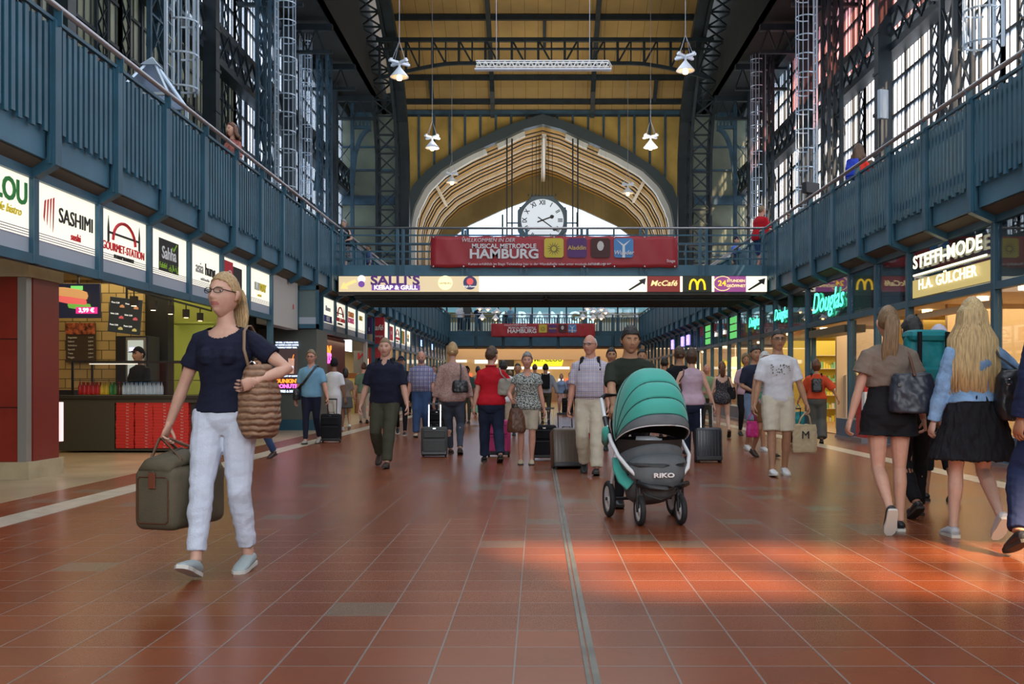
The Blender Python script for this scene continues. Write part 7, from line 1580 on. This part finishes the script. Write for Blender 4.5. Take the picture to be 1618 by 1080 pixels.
hb(w6, 1, .13, -.20, 1.06, (.26, .10, .19), LEA_K, 'black shoulder bag on the back of the woman in the pale pink blouse'); hb(w5, 1, .22, -.08, 1.13, (.28, .12, .25), mat('bag_greige', (.28, .25, .20), .5), 'greige shoulder bag of the woman in the red polo shirt')
hb(w12, 0, .24, 0, .95, (.24, .1, .2), LEA_K, 'dark handbag of the woman in the short skirt beside the donut shop'); hb(w25, 1, .2, -.05, 1.02, (.22, .1, .28), BLK, 'black bag hanging beside the short patterned dress', name='shoulder_bag'); hb(w23, 0, .22, 0, 1.08, (.14, .2, .26), LEA_B, 'brown shoulder bag under the left arm of the woman in pale pink')
hb(w29, 0, .2, .1, .95, (.22, .1, .16), LEA_K, 'black handbag between the two distant women')
bag(w4, (.17, .17, .70), (.30, .14, .38), LEA_B, 'brown leather bag carried by the woman in the patterned blouse', [[(.13, .17, .88), (.19, .22, 1.0), (.22, .17, .88)]], name='handbag', prof=((0, .85), (.1, 1), (.5, .9), (.85, .6), (1, .35)))
def pack(i, dims, m, label, z=1.22, y=-.20, hood=None, sm=None):
    ex = None; dz_ = dims[2]
    st = [[(sd * .09, y + dims[1] / 2, z - dz_ * .3), (sd * .13, .02, 1.15), (sd * .12, .12, 1.30), (sd * .105, .06, 1.45), (sd * .10, -.04, 1.47), (sd * .09, y + dims[1] / 2, z + dz_ * .3)] for sd in (-1, 1)]
    def ex(r, s):
        MB().box(-dims[0] * .34, dims[0] * .34, -dims[1] * .62, -dims[1] * .42, -dims[2] * .36, 0).build('front_pocket', m, r, bevel=.02)
        if hood: MB().box(-dims[0] * .44, dims[0] * .44, -dims[1] * .45, dims[1] * .42, dims[2] * .36, dims[2] * .54).build('lid', hood, r, bevel=.05); [MB().box(sx * dims[0] * .3 - .012, sx * dims[0] * .3 + .012, -dims[1] * .64, -dims[1] * .5, -dims[2] * .2, dims[2] * .5).build('buckle_strap', BLK, r) for sx in (-1, 1)]
    return bag(i, (0, y, z), dims, m, label, st, sm or BLK, 'rucksack', 'rucksack', prof=((0, .9), (.08, 1), (.6, 1), (.92, .92), (1, .75)), extra=ex, thick=.02)
TQ = cloth('turquoise_nylon', (.012, .20, .22), .5); pack(w21, (.38, .26, .56), TQ, 'large turquoise hiking rucksack on the traveller between the young women', z=1.30, y=-.24, hood=TQ)
pack(w18, (.22, .12, .28), LEA_K, 'small black rucksack on the woman in orange-red', z=1.22, y=-.18); pack(w28, (.26, .16, .42), BLK, 'black rucksack on the balding man walking down the hall'); pack(g1, (.28, .16, .40), cloth('royal_blue', (.02, .05, .45)), 'blue rucksack of the woman in orange-red at the gallery rail')
pack(w8, (.28, .16, .42), cloth('dark_bag', (.03, .022, .02)), 'dark rucksack hanging behind the man in the navy polo', z=1.1, y=-.22); pack(w3, (.26, .14, .38), BLK, 'black rucksack of the bald man in the white checked shirt', y=-.2)
t = MB(); cc = (.25, .05, .93)
bag(w10, cc, (.14, .26, .22), LEA_K, 'black messenger bag at the hip of the man in light blue', [[(.24, .08, 1.02), (.12, .155, 1.12), (-.03, .150, 1.32), (-.115, .07, 1.455), (-.12, -.03, 1.46), (.0, -.15, 1.25), (.24, -.08, 1.02)]], name='messenger_bag', thick=.022)
hx = w15['ARM'][0][3]; 
def tote(info, k, dims, m, label, text_=None, dx=0, dy=0):
    hnd = info['ARM'][k][3]; c = (hnd.x + dx, hnd.y + dy, hnd.z - .10 - dims[2] / 2 - .14)
    def ex(r, s):
        if text_: text('lettering', text_, .13, (0, dims[1] / 2 + .012, .04), 'front', LEA_K, r, rot=(R(90), 0, R(180)))
    return bag(info, c, dims, m, label, [[(c[0] + sx * .08, c[1], c[2] + dims[2] / 2 - .02), (c[0] + sx * .05 - dx * .5, c[1], c[2] + dims[2] / 2 + .08), (hnd.x, hnd.y, hnd.z - .09)] for sx in (-1, 1)], None, name='tote_bag', prof=((0, .9), (.1, 1), (.5, 1), (.9, .95), (1, .9)), extra=ex)
tote(w15, 0, (.30, .08, .34), cloth('canvas_cream', (.50, .40, .25)), 'cream canvas tote bag carried by the young man in the white T-shirt', 'M', dx=.02)
tote(w18, 0, (.34, .12, .28), TQ, 'turquoise bag hanging beside the black suitcase near the perfume shop', dx=-.05, dy=-.1); tote(w32, 0, (.26, .12, .26), mat('green_white_bag', (.25, .45, .3), .5), 'green and white bag carried by the capped man far back')
tote(w17, 1, (.22, .10, .26), mat('magenta_bag', (.5, .02, .2), .5), 'magenta bag between the bare legs behind the young man in shorts')
# suitcases
def suitcase(label, px, py, w, h, d, m, rz=0, tilt=0, hh=.42, hm=None, style='soft', name='suitcase', wheels=2, Y=None, X=None):
    Y = Y or GY(py); r = empty(name, (X if X is not None else PX(px, Y), Y, .045), R(rz), label, 'suitcase'); ti = R(tilt)
    def tl(mb):
        mb.v = [(x, y * math.cos(ti) + z * math.sin(ti), z * math.cos(ti) - y * math.sin(ti)) for x, y, z in mb.v]; return mb
    o = tl(MB().box(-w / 2, w / 2, 0, d, 0, h)).build('shell', m, r, smooth=True, bevel=.045); o.modifiers['bevel'].segments = 4
    if style == 'soft':
        tl(MB().box(-w * .42, w * .42, -.022, .01, h * .08, h * .52)).build('front_pocket', m, r, bevel=.012); tl(MB().box(-w * .40, w * .40, -.018, .01, h * .58, h * .86)).build('front_pocket', m, r, bevel=.012)
        z = MB(); [z.bar((-w * .38, -.024, zz), (w * .38, -.024, zz), .004, .008) for zz in (h * .50, h * .84)]; tl(z).build('zip', LEA_K, r); tl(MB().box(-.02, .02, -.027, -.018, h * .9, h * .93)).build('badge', CHROME, r)
    else:
        g = MB(); [g.box(x - .006, x + .006, -.006, 0, h * .1, h * .9) for x in [w * (i / 8 - .5) * .9 for i in range(9)]]; tl(g).build('ribs', m, r)
    tl(MB().box(-w * .48, w * .48, -.012, d * 1.0, -.01, .05)).build('base', BLACK, r, bevel=.01)
    for sx in (-1, 1):
        for yy in ((d * .8,) if wheels == 2 else (.03, d * .85)): tl(MB().cyl((sx * w * .42 - .012, yy, -.018), (sx * w * .42 + .012, yy, -.018), .026, 12)).build('wheel', RUB, r)
    tl(MB().tube([(-.06, d * .5, h), (-.05, d * .5, h + .03), (.05, d * .5, h + .03), (.06, d * .5, h)], [(.008, .012)] * 4, 6)).build('carry_handle', LEA_K, r, smooth=True)
    if hh:
        hw2 = w * .22; g = MB(); [g.bar((sx * hw2, d * .85, h * .9), (sx * hw2, d * .85, h + hh), .014) for sx in (-1, 1)]; tl(g).build('telescopic_handle', hm or BLACK, r); tl(MB().bar((-hw2 - .01, d * .85, h + hh), (hw2 + .01, d * .85, h + hh), .03, .025)).build('grip', BLACK, r)
    return r
suitcase('grey soft trolley case with silver handle pulled by the woman in pale pink blouse', 686, 722, .40, .42, .2, cloth('grey_nylon', (.06, .062, .06), .6), rz=4, tilt=8, hh=.36, hm=CHROME)
suitcase('black soft trolley case beside the man in the light blue polo', 521, 699, .38, .50, .2, BLK, tilt=5, hh=.28); suitcase('pink soft trolley case behind the legs of the woman in the red polo', 786, 722, .36, .52, .2, cloth('pink_nylon', (.50, .05, .18), .5), rz=-5, tilt=4, hh=.2)
suitcase('black soft trolley case between the woman in patterned blouse and the brown case', 860, 727, .36, .46, .22, BLK, hh=.22, rz=0); suitcase('black flight case with yellow tag stacked behind the black trolley case', 868, 706, .34, .30, .2, LEA_K, hh=.4, hm=mat('yellow_handle', (.6, .45, .02), .4), tilt=12, Y=16.2)
suitcase('large ribbed brown hard-shell case pulled by the bald man', 900, 741, .42, .50, .28, mat('brown_shell', (.085, .055, .035), .35), style='hard', tilt=12, rz=8, wheels=4, hh=.22)
suitcase('red trolley case seen behind the cream trousers of the bald man', 931, 715, .34, .42, .2, cloth('red_nylon', (.4, .01, .03), .5), Y=14.5, hh=0)
suitcase('small black ribbed hard-shell case pulled by the woman in pale pink', 1121, 731, .38, .45, .2, mat('black_shell', (.02, .022, .03), .3), style='hard', tilt=6, wheels=4, hh=.34, hm=CHROME)
suitcase('low black trolley case behind the woman in orange-red', 1268, 702, .46, .30, .25, BLK, rz=20, hh=.3); suitcase('dark trolley case in the distance between the two women', 897, 655, .4, .55, .3, BLK, hh=.3)
suitcase('black trolley case behind the plaid-shirted man', 690, 688, .36, .5, .2, BLK, hh=.2, Y=21)
# ---- pram
pr = empty('pram', (.905, 8.02, 0), R(190), 'three-wheeled-looking white-framed pram with large turquoise hood and grey body', 'pram'); pr['label'] = 'white-framed pram with large turquoise hood, grey body and black-tyred wheels'
TQH = mat('hood_turquoise', (.05, .38, .31), .7, bump=.15, bscale=120, sheen=.2); GRY = mat('pram_grey_fabric', (.125, .14, .15), .8, bump=.3, bscale=200, var=.1); PW = mat('pram_white_tube', (.72, .72, .74), .25); RIMW = mat('rim_white', (.75, .75, .76), .3)
def wheel(x, y, rad, w_, label_=None):
    a = MB(); prof = [(rad * .70, -w_ * .35), (rad * .80, -w_ * .5), (rad * .93, -w_ * .48), (rad, -w_ * .2), (rad, w_ * .2), (rad * .93, w_ * .48), (rad * .80, w_ * .5), (rad * .70, w_ * .35), (rad * .70, -w_ * .35)]
    a.lathe([(r_, z_) for r_, z_ in prof], n=32); a.v = [(z_ + x, x_ + y, y_ + rad) for x_, y_, z_ in a.v]; o = a.build('tyre', RUB, pr, smooth=True)
    b = MB(); b.lathe([(0, -w_ * .3), (.02, -w_ * .32), (rad * .2, -w_ * .12), (rad * .55, -w_ * .12), (rad * .72, -w_ * .38), (rad * .72, w_ * .38), (rad * .55, w_ * .12), (rad * .2, w_ * .12), (.02, w_ * .32), (0, w_ * .3)], n=32); b.v = [(z_ + x, x_ + y, y_ + rad) for x_, y_, z_ in b.v]; b.build('rim', RIMW, o, smooth=True)
    g = MB(); g.cyl((x - w_ * .6, y, rad), (x + w_ * .6, y, rad), .014, 10); 
    for k in range(6):
        an = k * math.pi / 3; g.bar((x, y + .02 * math.cos(an), rad + .02 * math.sin(an)), (x, y + rad * .66 * math.cos(an), rad + rad * .66 * math.sin(an)), .006, w_ * .5) if False else None
    g.build('hub', BLACK, o)
for sx in (-1, 1):
    wheel(sx * .275, -.27, .15, .045); wheel(sx * .165, .27, .118, .042)
    # front fork with swivel and red cap
    MB().bar((sx * .165, .27, .12), (sx * .165, .27 - .01, .30), .055, .03).build('fork', BLACK, pr, bevel=.008); MB().cyl((sx * .165, .26, .25), (sx * .165, .26, .36), .026, 12).build('swivel', BLACK, pr, smooth=False); MB().cyl((sx * .165, .26, .36), (sx * .165, .26, .385), .020, 12).build('swivel_cap', mat('red_cap', (.6, .01, .01), .3), pr)
    MB().tube([(sx * .27, -.56, .97), (sx * .285, -.36, .80), (sx * .298, -.10, .63), (sx * .292, .10, .53), (sx * .24, .22, .44), (sx * .168, .262, .37)], [.017] * 6, 10).build('frame_tube', PW, pr, smooth=True)
    MB().tube([(sx * .262, -.08, .54), (sx * .265, -.18, .36), (sx * .27, -.26, .17)], [.015] * 3, 10).build('rear_tube', PW, pr, smooth=True); MB().tube([(sx * .283, -.38, .815), (sx * .289, -.27, .735), (sx * .294, -.18, .68)], [.022] * 3, 10).build('joint_sleeve', BLACK, pr, smooth=True)
MB().tube([(-.27, -.56, .97), (-.22, -.62, 1.0), (0, -.64, 1.01), (.22, -.62, 1.0), (.27, -.56, .97)], [.020] * 5, 10).build('push_handle', BLACK, pr, smooth=True)
MB().cyl((-.275, -.27, .15), (.275, -.27, .15), .014, 10).build('axle', BLACK, pr); MB().bar((-.165, .24, .32), (.165, .24, .32), .03, .04).build('cross_bar', BLACK, pr)
MB().tube([(-.20, .33, .33), (-.12, .40, .31), (0, .42, .305), (.12, .40, .31), (.20, .33, .33)], [.022] * 5, 10).build('front_bumper', BLACK, pr, smooth=True)
# hood
pv = (0, -.02, .64); AR, BR, HR_ = .40, .575, .285
def hpt(a, t, k=1.0, puff=0):
    c_, s_ = math.cos(t), math.sin(t); x = HR_ * math.copysign(abs(c_) ** .75, c_) * k; rr = s_ ** .8 * k * (1 + puff)
    return (pv[0] + x, pv[1] + AR * rr * math.cos(a), pv[2] + BR * rr * math.sin(a))
def shell(a0, a1, na, k=1.0, puff=.0, nt=28):
    mb = MB(); vs = []
    for i in range(na + 1):
        a = R(a0 + (a1 - a0) * i / na); pf = puff * math.sin(math.pi * i / na)
        for j in range(nt + 1): vs.append(hpt(a, math.pi * (.005 + .99 * j / nt), k, pf))
    fs = [(i * (nt + 1) + j, i * (nt + 1) + j + 1, (i + 1) * (nt + 1) + j + 1, (i + 1) * (nt + 1) + j) for i in range(na) for j in range(nt)]; return mb.add(vs, fs)
hd_ = None
for a0, a1 in ((23, 38), (38, 56), (56, 95), (95, 150)):
    o = shell(a0, a1, 8, 1.0, .035).build('hood_panel', TQH, pr, smooth=True); o.modifiers.new('s', 'SOLIDIFY').thickness = .008
for a in (23.5, 38, 56, 95):
    MB().tube([hpt(R(a), math.pi * (.01 + .98 * j / 24), 1.004) for j in range(25)], [.0045] * 25, 6).build('seam', mat('seam_dark_teal', (.01, .09, .075), .7), pr, smooth=True)
o = shell(14, 23, 4, 1.01, .01).build('hood_rim', GRY, pr, smooth=True); o.modifiers.new('s', 'SOLIDIFY').thickness = .01
MB().tube([hpt(R(14), math.pi * (.01 + .98 * j / 24), 1.015) for j in range(25)], [.004] * 25, 6).build('rim_piping', RIMW, pr, smooth=True)
o = shell(16, 175, 14, .955).build('hood_lining', mat('lining_shade_brown', (.018, .012, .010), .8), pr, smooth=True)  # near-black brown puts the hood's deep shade into the lining
# seat shell, apron and basket
q = MB(); q.tube([(0, -.02, .52), (0, .0, .47), (0, .03, .42), (0, .06, .37)], [(.262, .31), (.255, .30), (.235, .28), (.18, .22)], 28, cap=True); q.build('seat_shell', GRY, pr, smooth=True)
q = MB(); q.tube([(0, -.03, .66), (0, -.03, .50)], [(.262, .30), (.245, .28)], 28, cap=False); q.build('cot_shade_tube', mat('lining_shade_brown', (.018, .012, .010), .8), pr, smooth=True)  # dark tube added as the shaded inside of the opening
q = MB(); q.tube([(0, .16, .475), (0, .18, .44), (0, .20, .38), (0, .19, .33), (0, .17, .30)], [(.238, .17), (.235, .165), (.220, .16), (.19, .14), (.14, .08)], 28); q.build('apron', GRY, pr, smooth=True)
MB().tube([(-.24, .17, .475), (-.17, .30, .47), (0, .345, .468), (.17, .30, .47), (.24, .17, .475)], [.016] * 5, 8).build('apron_rim', mat('pram_dark_trim', (.04, .042, .045), .6), pr, smooth=True)
text('lettering', 'RIKO', .048, (0, .372, .395), 'front', RIMW, pr, rot=(R(97), 0, R(180)), off=.0015, wide=1.5)
q = MB(); q.tube([(0, -.02, .37), (0, -.02, .28), (0, -.01, .19), (0, 0, .15)], [(.215, .30), (.21, .29), (.185, .26), (.12, .2)], 24); q.build('basket', GRY, pr, smooth=True)
MB().tube([(-.2, .24, .36), (-.12, .275, .24), (0, .285, .20), (.12, .275, .24), (.2, .24, .36)], [.006] * 5, 6).build('basket_piping', MATS['pram_dark_trim'], pr, smooth=True)
MB().tube([(.255, -.05, .50), (.262, .0, .42), (.24, .06, .34), (.20, .14, .30)], [(.012, .05)] * 4, 8, hint=(0, 1, 0)).build('side_flap', TQH, pr, smooth=True)
MB().tube([(.30, -.30, .62), (.315, -.22, .70), (.32, -.16, .74)], [(.03, .05), (.035, .06), (.01, .02)], 10).build('side_pocket', TQH, pr, smooth=True)
q = MB(); q.tube([(0, .0, .50), (0, .02, .53)], [(.235, .26), (.2, .22)], 20); q.build('mattress', MATS['lining_shade_brown'], pr, smooth=True)
pk = empty('carrier_bag', (.905 + .03, 7.93, .53), R(190), 'crumpled dark carrier bag with red and yellow print lying in the pram', 'bag')
mb = MB(); mb.tube([(-.20, 0, .02), (-.12, .02, .05), (0, .0, .055), (.12, .03, .05), (.20, 0, .02)], [(.03, .03), (.07, .06), (.09, .065), (.07, .06), (.03, .03)], 14, hint=(0, 1, 0)); me = remesh(mb, .008, 1, (.02, 18, 18)); mesh_obj('bag_body', me, mat('black_foil', (.02, .02, .022), .2), pk)
MB().box(-.05, .0, .05, .10, .05, .10).build('red_label', mat('label_red', (.5, .01, .03), .4), pk, bevel=.01); MB().box(.10, .16, .03, .09, .04, .07).build('yellow_label', mat('label_yellow', (.5, .4, .03), .4), pk, bevel=.01)
cb = MB().lathe([(0, 0), (.03, .005), (.032, .15), (.012, .19), (.012, .21), (0, .21)], n=14); cb.v = [(z_ - .18, x_ + .07, y_ + .10) for x_, y_, z_ in cb.v]
tag(cb.build('bottle', mat('clear_bottle', (.5, .52, .55), .1), smooth=True, loc=(.905 + .05, 7.84, .555)), 'small clear bottle lying on the carrier bag in the pram', 'bottle')
# black shoe of the passer-by at the right edge is part of w36; security camera under the bridge
sc_ = empty('dome_camera', (PX(863, YB + .3), YB + .3, 3.42), 0, 'small dome security camera under the near footbridge', 'camera'); MB().lathe([(0, -.09), (.05, -.075), (.075, -.03), (.08, 0), (0, 0)], n=16).build('dome', BLACK, sc_, smooth=True); MB().cyl((0, 0, 0), (0, 0, .02), .1, 16).build('mount', IRON, sc_)
bpy.data.scenes.remove(TMP)
